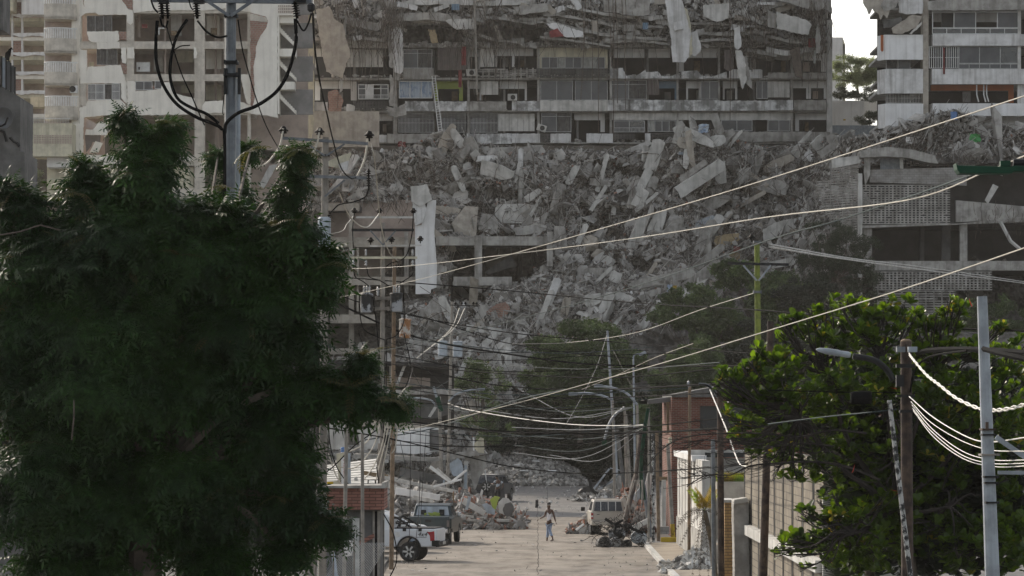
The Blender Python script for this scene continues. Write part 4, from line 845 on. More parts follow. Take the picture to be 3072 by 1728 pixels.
for a in [
 ('beam',1965,1172/2.516,86,36,72,'conc_l','short thick beam standing almost upright on the crest below the grey block',),
 ('beam',1820,490,46,26,86,'conc_l','stubby upright beam left of the standing crest beam'),
 ('slab',2085,410,140,34,-24,'conc_l','long tilted slab on top of the tallest crest mound'),
 ('slab',2060,430,60,38,-8,'beigeconc','square slab under the long tilted slab of the crest mound'),
 ('slab',2140,425,80,34,14,'conc_l','broad cracked slab at the right of the crest mound'),
 ('beam',2036,400,64,20,72,'conc','narrow beam leaning at the left foot of the crest mound'),
 ('beam',2152,372,60,22,-68,'conc','dark beam stump leaning on the back of the crest mound'),
 ('beam',2100,535,150,34,33,'conc_l','long pale beam lying diagonally over the dark hollow'),
 ('beam',2080,512,90,16,35,'conc','slim beam parallel above the long diagonal pale beam'),
 ('beam',2160,518,64,32,-86,'conc_l','chunky upright beam right of the dark hollow'),
 ('beam',2198,505,64,18,86,'white','thin white-topped column stub at the right of the upright beam'),
 ('beam',1928,552,92,24,64,'conc_l','beam leaning right above the upper light cable'),
 ('beam',1955,560,56,24,70,'conc','dark beam stub beside the leaning pair on the upper slope'),
 ('beam',1897,595,46,20,74,'conc','small beam stub hanging in the middle of the slope'),
 ('beam',1922,595,56,32,62,'conc_l','thick stub of beam with frayed end above the upper light cable'),
 ('beam',1842,622,46,13,82,'conc_l','slim upright stub left of the frayed thick stub'),
 ('beam',1912,700,96,28,67,'conc_l','round-edged pale column leaning between the two light cables'),
 ('slab',1965,690,130,44,74,'conc_l','tall broad wall slab standing between the two light cables'),
 ('slab',2010,700,64,42,35,'conc','ragged slab leaning on the tall wall slab'),
 ('slab',2130,615,140,34,20,'conc','wide slab with broken lower edge above the lower light cable'),
 ('slab',2115,665,64,22,28,'galvl','bluish sheet lying below the wide broken slab'),
 ('beam',2130,700,120,26,57,'conc_l','beam raised steeply below the bluish sheet'),
 ('beam',2112,715,110,26,62,'conc','dark beam right behind the steep raised beam'),
 ('slab',2180,720,80,36,14,'ply','tan wooden board propped near the yellow-green pole',),
 ('slab',2205,770,32,32,60,'ply','small brown wooden crate end near the yellow-green pole'),
 ('slab',1825,782,42,28,-28,'conc_l','square pale block at the top of the block ladder'),
 ('slab',1847,832,34,34,64,'conc_l','square pale block in the middle of the block ladder'),
 ('slab',1866,893,30,42,66,'conc_l','rectangular pale block at the foot of the block ladder'),
 ('beam',1775,815,110,20,-2,'conc','level beam left of the block ladder'),
 ('beam',1902,783,64,22,-3,'conc','level beam stub right of the block ladder'),
 ('beam',1820,910,60,26,62,'conc_l','beam leaning just right of the pale broken slab'),
 ('slab',1780,900,56,34,22,'conc_l','pale broken slab with dark underside'),
 ('beam',1775,960,60,24,22,'conc','beam lying low at the edge of the hillside trees'),
 ('beam',1990,838,180,26,12,'conc','long grey girder across the lower slope'),
 ('beam',1950,856,56,26,4,'conc_l','short block lying on the long grey girder'),
 ('beam',2090,800,190,20,38,'conc','long steep girder above the hillside trees'),
 ('beam',2075,850,190,30,36,'conc','second long steep girder just below the first'),
 ('slab',2040,895,190,36,30,'conc_l','very long pale slab sloping down into the hillside trees'),
 ('slab',1945,888,60,26,24,'conc','dark slab under the short block'),
 ('slab',2000,890,70,22,6,'conc_d','dark sheet under the long grey girder'),
 ('beam',1646,905,140,20,68,'white','long white-edged beam standing steeply in the lower rubble'),
 ('beam',1640,915,90,14,67,'conc_l','slim beam parallel beside the white-edged beam'),
 ('slab',1385,875,90,22,-43,'conc_l','pale beam fallen against the hanging white wall panel'),
 ('slab',1340,930,90,26,-65,'conc_l','long pale plank wall leaning below the white wall panel'),
 ('slab',1305,930,70,50,60,'conc','torn grey wall sheet below the white wall panel'),
 ('slab',1490,940,90,44,32,'rbrick','tilted panel of red brick and white frames in the lower rubble'),
 ('slab',1445,940,60,24,62,'conc','grey slab left of the tilted red brick panel'),
 ('slab',1460,1028,100,20,40,'conc_l','diagonal pale slab below the tilted red brick panel'),
 ('slab',1655,1058,70,60,10,'conc_l','rounded grey slab at the foot of the slope'),
 ('beam',1640,1115,130,26,42,'conc_l','long pale beam lying diagonally at the foot of the slope'),
 ('beam',1570,1070,110,20,-3,'conc','level grey beam at the foot of the slope'),
 ('beam',1700,1120,56,12,-58,'conc_l','slim beam leaning left under the long diagonal beam'),
 ('slab',1545,1120,44,70,20,'conc','tall thin slab left of the foot of the slope'),
 ('slab',2455,430,50,34,48,'conc_l','pale broken block on the crest beside the grey block corner'),
 ('slab',2400,460,56,34,-35,'conc_l','slab tipped left on the crest near the grey block corner'),
 ('slab',2430,468,36,24,-50,'white','small whitish slab beside the tipped crest slab'),
 ('slab',2320,560,86,50,-20,'conc','big dark slab half buried at right of the slope'),
 ('slab',2335,690,110,44,22,'conc_l','long pale slab edge right of the yellow-green pole'),
 ('beam',2345,790,80,20,10,'conc_l','angular pale beam below the long slab edge'),
 ('beam',2020,645,46,14,-60,'conc','short dark strut above the steep raised beam'),
 ('slab',1380,425,90,26,-52,'conc_l','thin cracked slab standing on the left rubble mound'),
 ('slab',1395,455,46,20,50,'conc','slab leaning against the thin cracked slab on the left mound'),
 ('slab',1415,440,64,38,-58,'conc','flat grey slab facing forward on the left mound'),
 ('beam',1500,452,110,18,3,'conc','flat beam lying right of the left mound'),
 ('slab',1460,475,66,18,4,'white','white-topped slab row under the flat beam'),
 ('slab',1490,512,110,44,-16,'conc_l','ribbed broken ceiling panel below the flat beam'),
 ('slab',1375,535,84,22,-64,'conc_l','narrow slab slipping down left of the hollow'),
 ('beam',1562,560,100,12,88,'conc','thin post standing in the rubble left of centre'),
 ('beam',1562,480,60,14,88,'white','white sleeve of cloth-like plaster on the thin post'),
 ('slab',1900,450,90,20,24,'conc_l','slab rising right on the crest below the middle windows'),
 ('slab',1930,440,56,20,30,'conc_l','short slab continuing up from the rising crest slab'),
 ('beam',1800,548,60,18,-6,'conc','grey lump of beam above the wall with cracked plaster'),
 ('slab',1560,640,150,60,-3,'conc_l','wall of cracked pale plaster over the main dark opening',),
 ('slab',1590,690,100,26,6,'conc','strip of broken wall under the cracked plaster wall'),
 ('slab',1465,672,60,56,-10,'conc','lumpy grey wall left of the cracked plaster wall'),
 ('slab',1445,725,36,44,10,'conc','hanging lump of concrete over the car-park column'),
 ('beam',1040,515,110,20,58,'white','white tilted beam at the far left of the slope')]:
    a = list(a); y = a[2]; a[2] = y; piece(*a, tilt=(rnd.uniform(-15, 15)), off=.9 if a[4] < 40 else .6)
r = random.Random(88); L0 = list(LAND); seen = set(); k = 0
for x, y in sample(190, 89, xhi=2560):
    if k > 84 or min(math.hypot(q[0]-x, q[1]-y) for q in L0) < 26: continue
    lx, ly, ll = min(L0, key=lambda q: (q[0]-x)**2+(q[1]-y)**2); dx, dy = x-lx, y-ly; kind = r.choice(['beam', 'slab', 'beam']); ln = r.uniform(40, 120); a = r.gauss(58, 16) if x > 1600 else r.choice([r.gauss(-50, 18), r.gauss(55, 18), r.gauss(0, 12)])
    lab = f"{'long' if ln > 85 else 'short' if ln < 58 else 'mid-length'} {kind} {'lying level' if abs(a) < 15 else 'rising right' if a > 0 else 'falling right'}, {('right of' if dx > 0 else 'left of') if abs(dx) > abs(dy) else ('below' if dy > 0 else 'above')} the {ll}"
    if lab in seen or len(lab.split()) > 16: continue
    seen.add(lab); k += 1; piece(kind, x, y, ln, ln*(r.uniform(.1, .18) if kind == 'beam' else r.uniform(.2, .4)), a, r.choice(['conc', 'conc_l', 'conc_l', 'beigeconc']), lab, off=.75)
LAND = L0
# countable medium chunks
cm = []
for i, (v, f) in enumerate(CHUNK[:2]+CHUNK[4:6]+PLATE[:6]+STICK):
    g = MB(); g.addnp(v*np.array([1, 1, 1.]), f); o = g.build('concrete_chunk', M[['conc', 'beigeconc', 'rub', 'conc', 'conc_l'][i % 5]]); cm.append(o)
r = random.Random(77); pts = sample(95, 78); used = set(); seen = set()
shp = ['blocky']*2+['thick-edged']*2+['flat']*6+['elongated']*4
for x, y in pts:
    ci = r.randrange(len(cm)); src = cm[ci]; s = .8+1.9*r.random()**2; o = src if src.name not in used else src.copy()
    lx, ly, ll = min(LAND, key=lambda q: (q[0]-x)**2+(q[1]-y)**2); dx, dy = x-lx, y-ly
    where = ('right' if dx > 0 else 'left') if abs(dx) > abs(dy) else ('below' if dy > 0 else 'above'); near = 'just ' if math.hypot(dx, dy) < 45 else ''
    where = near+{'right': 'right of', 'left': 'left of'}.get(where, where)
    lab = f"{'large' if s > 1.7 else 'small' if s < 1 else 'medium'} {shp[ci]} chunk {where} the {ll}"
    if lab in seen: continue
    seen.add(lab)
    if src.name in used: col.objects.link(o)
    used.add(src.name); o.location = P(x, y, surfD(x, y)-.35); o.rotation_euler = (r.uniform(0, 6), r.uniform(0, 6), r.uniform(0, 6)); o.scale = (s, s, s)
    tag(o, lab, 'concrete chunk', 'loose concrete chunks')
for o in cm:
    if o.name not in used: bpy.data.objects.remove(o)
# coloured rags and scraps, each a thing
for i, (x, y, w_, h, m, lab) in enumerate([(1205,432,24,16,'redc','crumpled red and pink clothes below the left mound'),(1740,455,14,18,'curtw','white rag draped on the crest below the middle windows'),(2110,385,30,26,'curtb','blue checked bundle on the crest mound'),(2043,460,14,10,'trafo','pale turquoise scrap in the rubble right of centre'),
   (1940,235,1,1,'curtb',''),(2735,420,34,20,'paper','flat white sheet on the right rubble heap'),(2650,420,18,12,'paper','small white scrap at the left end of the right rubble heap'),(2925,415,34,26,'gcrate','bright green sack on the right rubble heap'),(2862,348,16,24,'water','blue drum on top of the right rubble mound'),
   (2210,748,20,14,'redc','pink rag near the yellow-green pole'),(2215,800,10,10,'trafo','light blue rag under the yellow-green pole crossarm'),(2150,805,12,12,'yel','orange-yellow rag at the left of the yellow-green pole crossarm'),(2010,865,14,22,'curtb','pale blue cloth hanging over the very long pale slab'),(2025,868,10,22,'yel','ochre cloth beside the pale blue cloth'),
   (1975,910,12,20,'paper','white rag above the hillside trees'),(2000,745+160,16,8,'paper','white scrap beside the white rag'),(1545,850,16,10,'paper','white scrap in the lower rubble above the white-edged beam'),(2500,805,18,12,'paper','white rags beside the corner screen')]):
    if w_ < 2: continue
    D = surfD(x, y, False)-1.1; rr = random.Random(i); g = MB(); n = 5; vs = []
    for a in range(n+1):
        for b in range(n+1): p = P(x+(b/n-.5)*w_+rr.uniform(-2, 2), y+(a/n-.5)*h+rr.uniform(-2, 2), D+rr.uniform(-.12, .12)); vs.append(p)
    g.add(vs, [(a*(n+1)+b, (a+1)*(n+1)+b, (a+1)*(n+1)+b+1, a*(n+1)+b+1) for a in range(n) for b in range(n)])
    if 'drum' in lab: g = MB(); g.lathe(P(x, y+h/2, D), [(.28, 0), (.3, .05), (.28, .1), (.28, .6), (.3, .65), (.28, .7)], 12)
    nm = 'drum' if 'drum' in lab else ('sack' if 'sack' in lab else 'rag' if any(k in lab for k in ('rag', 'cloth', 'bundle')) else 'scrap'); tag(g.build(nm, M[m]), lab, nm)
# ---- grey rubble heap at the end of the street
g = MB(); r = random.Random(5); hp = [(1380,1440),(1420,1405),(1470,1380),(1510,1372),(1560,1362),(1600,1360),(1650,1368),(1690,1382),(1730,1400),(1760,1440)]
def heapH(X): 
    x = 1536+X*F/322; return max(0, (1440-interp2(x, hp))/37.3)
vs = []; nx = 46
for j in range(12):
    for i in range(nx+1):
        x = 1380+380*i/nx; X = (x-1536)*322/F; t = j/11; hh = heapH(X)*math.sin(math.pi/2*min(1, t*1.5)); vs.append((X, 316+14*t, hh*.95+.25*noise.noise(Vector((X*1.2, t*9, 3)))))
g.add(vs, [(j*(nx+1)+i, j*(nx+1)+i+1, (j+1)*(nx+1)+i+1, (j+1)*(nx+1)+i) for j in range(11) for i in range(nx)])
o = tag(g.build('rubble_heap', M['earth']), 'rounded grey heap of crushed rubble at the far end of the street', 'rubble heap')
g = MB(); n = 5200; rg = np.random.default_rng(9); X = rg.uniform(-4.2, 6, n); t = rg.random(n); hh = np.array([heapH(a)*math.sin(math.pi/2*min(1, b*1.5)) for a, b in zip(X, t)])
mass(g, CHUNK+PLATE, np.stack([X, 316+14*t, hh+.08], 1), rotmats(n, rg), .08+.42*rg.random(n)**2.6, rg=rg); tag(g.build('heap_chips', M['rub']), kind='stuff')
for i, (x, y) in enumerate([(1572,1412),(1657,1412),(1622,1425),(1607,1383),(1545,1395)]):
    g = MB(); t_ = PLATE[i]; g.addnp(t_[0]*.5+np.array(tuple(P(x, y, 315.5))), t_[1]); tag(g.build('white_block', M['whitec']), ['white block low on the left side of the rounded heap','white block low on the right side of the rounded heap','white block near the foot of the rounded heap','white block near the top of the rounded heap','white block high on the left of the rounded heap'][i], 'block', 'white blocks on the rubble heap')

# ladder, air conditioners and dishes on the grey block
ld = thing('ladder', 'tall narrow ladder leaning from the left rubble mound up to the blue curtained window', 'ladder', P(1322, 396, DM-2.5)); g = MB(); a0, a1, b0, b1 = P(1316,398,DM-3), P(1327,396,DM-3), P(1296,228,DM-.8), P(1305,227,DM-.8); g.tube([a0, b0], .04, 5); g.tube([a1, b1], .04, 5); g.build('rail', M['framew'], ld); g = MB()
for i in range(1, 22): g.tube([a0.lerp(b0, i/22), a1.lerp(b1, i/22)], .025, 4)
g.build('rungs', M['framew'], ld)
for x, y, lab, rot in ((1413,218,'air conditioner on the ledge left of the upper open window',0),(1537,292,'air conditioner under the plain window of the middle floor',0),(1625,384,'air conditioner hanging tilted off its bracket on the lowest floor',18)):
    ac = thing('air_conditioner', lab, 'air conditioner', P(x, y+10, DM-.8), 'air conditioners on the grey block'); g = MB(); g.box(P(x, y, DM-.8), (.85, .4, .6), Matrix.Rotation(R(rot), 3, 'Y')); g.build('case', M['conc_l'], ac, bevel=.03); g = MB(); g.lathe(P(x+2, y, DM-1.02), [(.22, 0), (.22, .02)], 14, Matrix.Rotation(R(90), 3, 'X')); g.build('fan_grille', M['iron'], ac)
# ---------------------------------------------------------------- trees
def frond(seed, L=.3, pairs=10, droop=.5, lw=.024, ll=.085):
    r = random.Random(seed); V = []; Fc = []
    def quad(p, d, n, l, w_):                                   # one curved leaflet, pointed kite
        s_ = d.cross(n).normalized()*w_; i = len(V); V.extend([p, p+d*l*.45+s_-n*l*.02, p+d*l-n*l*.18, p+d*l*.45-s_-n*l*.02]); Fc.append((i, i+1, i+2, i+3))
    for k in range(pairs):
        t = (k+.7)/pairs; c = Vector((L*t, 0, -droop*L*t*t)); tan = Vector((1, 0, -2*droop*t)).normalized(); n = Vector((2*droop*t, 0, 1)).normalized()
        for sg in (-1, 1):
            d = (tan*.45+Vector((0, sg, 0))-n*r.uniform(.05, .35)).normalized(); quad(c, d, n, ll*(1-.45*abs(t-.45))*r.uniform(.85, 1.1), lw*.5)
    quad(Vector((L, 0, -droop*L)), Vector((1, 0, -2*droop)).normalized(), Vector((0, 0, 1)), ll, lw*.5)
    i = len(V); V.extend([Vector((0, -.003, 0)), Vector((0, .003, 0)), Vector((L, .002, -droop*L)), Vector((L, -.002, -droop*L))]); Fc.append((i, i+1, i+2, i+3))
    return V, Fc
def rosette(seed, nf=8, **k):
    r = random.Random(seed); V = []; Fc = []
    for j in range(nf):
        v, f = frond(seed*50+j, L=r.uniform(.2, .36), droop=r.uniform(.3, .9), **k); m = Matrix.Rotation(2*math.pi*j/nf+r.uniform(-.3, .3), 3, 'Z') @ Matrix.Rotation(-r.uniform(-.1, .9), 3, 'Y'); o = len(V)
        V += [m @ p for p in v]; Fc += [tuple(i+o for i in q) for q in f]
    return np.array([tuple(p) for p in V]), np.array(Fc)
def upright(n, rg, tilt=.5):
    a = rg.uniform(0, 2*np.pi, n); t = rg.normal(0, tilt, n); b = rg.uniform(0, 2*np.pi, n)
    out = np.empty((n, 3, 3))
    for i in range(n): out[i] = np.array(Matrix.Rotation(b[i], 3, 'Z') @ Matrix.Rotation(t[i], 3, 'X') @ Matrix.Rotation(a[i], 3, 'Z'))
    return out
def clump_points(cl, D, dens, seed, depth=1.0, shell=.55):
    rg = random.Random(seed); out = []
    for c in cl:
        x, y, rx, ry = c[:4]; dd = c[4] if len(c) > 4 else 0; s = F/D; cc = P(x, y, D+dd); a, b = rx/s, ry/s; dp = depth*(a+b)/2
        for _ in range(max(2, int(dens*(rx*ry)/10000*(c[5] if len(c) > 5 else 1)))):
            u = Vector((rg.gauss(0, 1), rg.gauss(0, 1), rg.gauss(0, 1))).normalized()*(shell+(1-shell)*rg.random())*(1 if rg.random() < .85 else rg.uniform(1, 1.12))
            out.append(cc+Vector((u.x*a, u.y*dp, u.z*b)))
    return out
# big neem tree at the left, nearest thing in the picture
neem = thing('neem_tree', 'huge dark feathery-leaved tree filling the left side in front of the lamp poles', 'tree', (P(420, 0, 50).x, 50, 0))
DN = 50
NC = [(430,490,95,120,-.2,1.2),(365,350,40,30,0,1),(510,370,55,50,0,1),(470,440,100,80,0,1),(742,440,30,60,11,1),(650,460,30,60,11,1),(700,560,70,80,11,1),(880,540,40,60,0,1.2),(885,465,32,26,0,1.1),(850,590,60,40,0,1),(240,560,110,80),(250,500,60,50),(90,610,130,70),(300,1000,340,170),(680,980,170,140),(870,1010,110,95),(780,1060,120,90),(60,1000,180,200),(870,1390,95,110),(20,560,50,60,0,1),(420,620,200,110,0,1.2),(620,640,140,100),(760,680,110,80),(900,720,105,95,0,1.2),(960,800,90,90,0,1.3),(600,800,320,200,.5,1),(250,800,320,230,.3,1),(800,920,140,110),(960,890,55,55,0,1.2),(1090,1090,50,70,0,1.3),
 (620,1150,270,200,.4,1),(900,1150,120,70,0,1.2),(1000,1175,90,55,0,1.2),(1080,1190,90,50,0,1.3),(1180,1215,35,30,0,1),(300,1180,350,230),(60,1000,150,250),(820,1320,130,130),(880,1230,110,70),(930,1560,90,70,0,1.2),(1010,1600,45,40,0,1.2),(860,1520,110,90),(500,1500,380,210,.4,1),(150,1480,250,250),(840,1660,90,60),(650,1680,250,90),(200,1700,300,90)]
rg = np.random.default_rng(5)
RS = [rosette(i, 6, pairs=8, lw=.032, ll=.1) for i in range(8)]
def align(dirs, rg):                                            # rosette axis along dirs, spun at random
    out = np.empty((len(dirs), 3, 3))
    for i, d in enumerate(dirs): out[i] = np.array(Vector(d).to_track_quat('Z', 'Y').to_matrix() @ Matrix.Rotation(rg.uniform(0, 6.28), 3, 'Z'))
    return out
r = random.Random(6); TP = []; TD = []; TS = []
for c in NC:
    c = (c[0], c[1]+(12 if c[1] < 700 else 0), max(16, c[2]-48), max(20, c[3]-45))+tuple(c[4:])
    dd = c[4] if len(c) > 4 else 0; s = F/DN
    for _ in range(max(4, int((c[2]+30)*(c[3]+30)/1500))):
        u = Vector((r.gauss(0, 1), r.gauss(0, 1)-.5, r.gauss(0, 1))).normalized()*r.uniform(.35, .92); ce = P(c[0]+u.x*c[2], c[1]-u.z*c[3], DN+dd+u.y*(c[2]+c[3])/2/s); q = min(c[2], c[3])/s*r.uniform(.32, .55)
        for _ in range(int(9+q*30)):
            n_ = Vector((r.gauss(0, 1), r.gauss(0, 1)-.3, abs(r.gauss(0, .8))-.15)).normalized(); TP.append(tuple(ce+Vector((n_.x*q*1.25, n_.y*q*1.25, n_.z*q*.75)))); TD.append((n_+Vector((0, 0, .75))).normalized()); TS.append(.62 if c[2] < 22 else 1)
fill = clump_points([(c[0], c[1], c[2]-45, c[3]-45)+tuple(c[4:]) for c in NC if c[2]*c[3] > 14000], DN+.9, 16, 8, shell=.2)
pos = np.array(TP+[tuple(p) for p in fill]); TD += [Vector((0, 0, 1))]*len(fill); TS = np.array(TS+[1]*len(fill))
g = MB(); mass(g, RS, pos, align(TD, rg), TS*(.85+.4*rg.random(len(pos))), rg=rg); g.build('crown', M['leafn'], neem)
sel = pos[(rg.random(len(pos)) < .04)]; top = np.array([tuple(p+Vector((0, 0, .04))) for p in clump_points([(c[0], c[1], max(12, c[2]-35), max(12, c[3]-35)) for c in NC if c[1] < 720 or c[0] > 850], DN-.3, 1.5, 19, shell=.9)])
sel = np.vstack([sel[::2], top[::4]]); g = MB(); mass(g, [rosette(90+i, 4) for i in range(4)], sel, upright(len(sel), rg, .35), .7+.3*rg.random(len(sel)), rg=rg); g.build('young_leaf_tips', M['leafr'], neem)
g = MB(); base = Vector((P(420, 0, 50).x, 50, 0)); fork = P(430, 1500, 50); g.tube([base, base.lerp(fork, .5)+Vector((.1, 0, 0)), fork], .28, 10, r2=.2); g.build('trunk', M['bark'], neem)
g = MB(); r = random.Random(4)
for c in NC:
    if r.random() < .85: e = P(c[0]+r.uniform(-20, 20), c[1], DN+(c[4] if len(c) > 4 else 0)); m_ = fork.lerp(e, .5)+Vector((r.uniform(-.3, .3), r.uniform(-.3, .3), .25)); g.tube(spl([fork, m_, e], 5), .09, 5, r2=.015)
for pth in ([(0,705),(60,695),(120,675),(180,690)],[(215,1320),(222,1250),(222,1200)]): g.tube([P(x, y, DN-1.5) for x, y in pth], .009, 4)
g.build('branches', M['bark'], neem)
# sea-almond tree on the right, leaves lit from behind
def aleaf(seed):
    r = random.Random(seed); L = r.uniform(.14, .22); w_ = L*.3; bend = r.uniform(-.15, .35); V = []; 
    for t, k in ((0, .12), (.35, .55), (.7, 1), (.92, .75), (1, .12)):
        z = bend*L*t*t-.12*L*t; V += [(L*t, -w_*k, z+w_*k*.25), (L*t, 0, z), (L*t, w_*k, z+w_*k*.25)]
    Fc = [(i*3+j, i*3+j+1, (i+1)*3+j+1, (i+1)*3+j) for i in range(4) for j in range(2)]; return V, Fc
def arose(seed, n=9):
    r = random.Random(seed); V = []; Fc = []
    for j in range(n):
        v, f = aleaf(seed*40+j); m = Matrix.Rotation(2*math.pi*j/n*1.9+r.uniform(-.3, .3), 3, 'Z') @ Matrix.Rotation(-r.uniform(.0, 1.2), 3, 'Y'); o = len(V)
        V += [m @ Vector(p)+Vector((0, 0, .015*j*.3)) for p in v]; Fc += [tuple(i+o for i in q) for q in f]
    return np.array([tuple(p) for p in V]), np.array(Fc)
DA = 82
al = thing('sea_almond_tree', 'spreading broad-leaved tree glowing bright green in backlight at the right', 'tree', (P(2700, 0, DA).x, DA, 0))
AC = [(2200,1140,50,30),(2280,1110,40,30),(2360,970,20,20),(2430,1000,80,40),(2500,940,60,30),(2600,935,70,30),(2520,1010,120,60),(2640,990,110,60),(2720,960,60,40),(2760,1000,60,50),(2860,930,20,20),(2830,990,50,40),(2790,1060,110,50),(2900,1060,110,40),(2990,1000,15,12),(3040,1070,60,60),(2340,1110,100,60),(2260,1180,90,60),(2190,1190,40,40),(2210,1250,40,50),(2400,1180,160,80),(2550,1130,150,90),(2700,1170,150,90),(2850,1180,130,100),(3000,1200,110,110),(2300,1290,100,60),(2250,1340,50,40),(2450,1300,150,90,.6,1),(2650,1350,160,110,.8,1),(2850,1350,140,140,.5,1),(3020,1380,100,140,.5,1),
 (2330,1400,30,30),(2390,1430,60,30),(2480,1410,60,50),(2450,1560,50,30),(2390,1660,60,25),(2460,1640,80,35),(2550,1560,120,60),(2620,1640,140,80),(2750,1560,140,110,.4,1),(2880,1640,150,110,.2,1),(3010,1620,100,130),(2640,1500,120,70,.4,1),(2560,1700,140,50)]
rr_ = random.Random(3); AC = AC+[(c[0]+math.cos(a)*c[2]*1.15, c[1]+math.sin(a)*c[3]*1.3, 16, 13)+tuple(c[4:5]) for c in AC for a in (rr_.uniform(3.3, 4.6), rr_.uniform(4.6, 6.1), rr_.uniform(2.6, 3.6)) if c[0] < 3000]
rg = np.random.default_rng(15); AR = [arose(i) for i in range(9)]; pts = clump_points(AC, DA, 58, 23, depth=1.4, shell=.5); pos = np.array([tuple(p) for p in pts])
g = MB(); mass(g, AR, pos, upright(len(pts), rg, .5), .8+.4*rg.random(len(pts)), rg=rg); g.build('crown', M['leafa'], al)
sel = pos[rg.random(len(pos)) < .07]; g = MB(); mass(g, [arose(60+i, 3) for i in range(4)], sel+np.array([0, -.12, .03]), upright(len(sel), rg, .6), np.full(len(sel), .9), rg=rg); g.build('yellowing_leaves', M['leafy'], al)
g = MB()
for x, y in ((2549,1393),(2655,1162),(2655,1470),(2670,1484),(2894,892)): v, f = aleaf(x); g.add([Matrix.Rotation(.4*x, 3, 'Y') @ Vector(p)+P(x, y, DA-1.6) for p in v], f)
g.build('red_leaves', M['leafred'], al)
# inner leaves in a darker colour that stands for shade inside the crown
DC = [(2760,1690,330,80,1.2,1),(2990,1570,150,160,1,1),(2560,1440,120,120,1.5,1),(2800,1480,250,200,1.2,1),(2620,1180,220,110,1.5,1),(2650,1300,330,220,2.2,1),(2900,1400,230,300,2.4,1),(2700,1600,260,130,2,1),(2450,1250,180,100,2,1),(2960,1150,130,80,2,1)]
pts = clump_points(DC, DA+.5, 60, 29, shell=.2); pos = np.array([tuple(p) for p in pts]); g = MB(); mass(g, AR[:4], pos, upright(len(pts), rg, .7), 1+.3*rg.random(len(pts)), rg=rg); g.build('shaded_inner_crown', M['leafd'], al)
fork = P(2690, 1520, DA+.6); base = Vector((P(2720, 0, DA).x, DA+.4, 0)); g = MB(); g.tube(spl([base, base.lerp(fork, .5)+Vector((.15, 0, 0)), fork], 4), .2, 9, r2=.14); g.build('trunk', M['bark'], al)
al.location = base; 
for ch in [o for o in bpy.data.objects if o.parent == al]: pass
g = MB(); r = random.Random(14); hubs = [P(2480, 1130, DA+.3), P(2640, 1080, DA), P(2800, 1120, DA+.3), P(2940, 1230, DA+.2), P(2400, 1260, DA), P(2560, 1600, DA-.2), P(2850, 1520, DA), P(2700, 1300, DA)]
for h in hubs: g.tube(spl([fork, fork.lerp(h, .5)+Vector((r.uniform(-.25, .25), r.uniform(-.3, .3), -.12)), h], 5), .07, 6, r2=.035)
for c in AC:
    e = P(c[0], c[1]+c[3]*.4, DA+r.uniform(-.3, .5)); h = min(hubs, key=lambda q: (q-e).length); m2 = h.lerp(e, .6)+Vector((r.uniform(-.15, .15), r.uniform(-.2, .2), -.1)); g.tube(spl([h, h.lerp(e, .3)+Vector((r.uniform(-.1, .1), 0, .08)), m2, e], 4), .03, 5, r2=.008)
    for _ in range(5):
        q = P(c[0]+r.uniform(-1, 1)*c[2], c[1]+r.uniform(-1, .6)*c[3], DA+r.uniform(-.5, .5)); g.tube([m2.lerp(e, r.random()), e.lerp(q, .5)+Vector((0, 0, r.uniform(-.1, .1))), q], .012, 3, r2=.005)
g.build('branches', M['twig'], al)
g = MB()                                                         # bare limbs reaching left across the street
for pth, rr in ([(2640,1440),(2540,1400),(2440,1385),(2330,1390),(2250,1398),(2190,1425),(2120,1425),(2060,1460)], .03), ([(2600,1300),(2500,1290),(2400,1310),(2280,1300),(2180,1300),(2060,1310),(1990,1345),(1940,1400)], .026), ([(2350,1305),(2290,1330),(2200,1330),(2120,1320),(2040,1330),(2010,1325)], .018), ([(2500,1340),(2420,1330),(2330,1340),(2250,1330),(2150,1310)], .02), ([(2330,1390),(2300,1370),(2240,1390)], .012):
    g.tube(spl([P(x, y, DA-.5) for x, y in pth], 3), rr, 5, r2=rr*.35)
    for k in range(len(pth)*5):
        i = r.randrange(len(pth)-1); x = pth[i][0]+r.uniform(-60, 10); y = pth[i][1]+r.uniform(-8, 8); a = r.uniform(-40, 40); g.tube(spl([P(x, y, DA-.5), P(x-r.uniform(10, 40), y+a*.4+8, DA-.6), P(x-r.uniform(30, 90), y+a, DA-.5), P(x-r.uniform(60, 110), y+a*1.1+r.uniform(-20, 20), DA-.4)], 3), .009, 3, r2=.003)
g.build('bare_limbs', M['twig'], al)
# fan palm leaf at its foot
fp = thing('fan_palm', 'dark green fan palm leaves behind the block fence under the broad-leaved tree', 'palm', (P(2560, 0, 84).x, 84, 0))
for (x, y, a0, a1, L) in ((2610,1500,150,215,1.15),(2620,1700,150,200,1.2),(2600,1560,200,250,.8)):
    g = MB(); c = P(x, y, 83.4)
    for k in range(26): a = R(a0+(a1-a0)*k/25); d = Vector((math.cos(a), -.1, math.sin(a))); n_ = Vector((-math.sin(a), 0, math.cos(a)))*.018; g.add([c, c+d*L*.6+n_, c+d*L, c+d*L*.6-n_], [(0, 1, 2, 3)])
    g.build('fan_leaf', M['leafd'], fp)
g = MB(); g.tube([(P(2600, 0, 84).x, 84, 0), P(2612, 1600, 84)], .14, 8, r2=.1); g.build('trunk', M['bark'], fp)
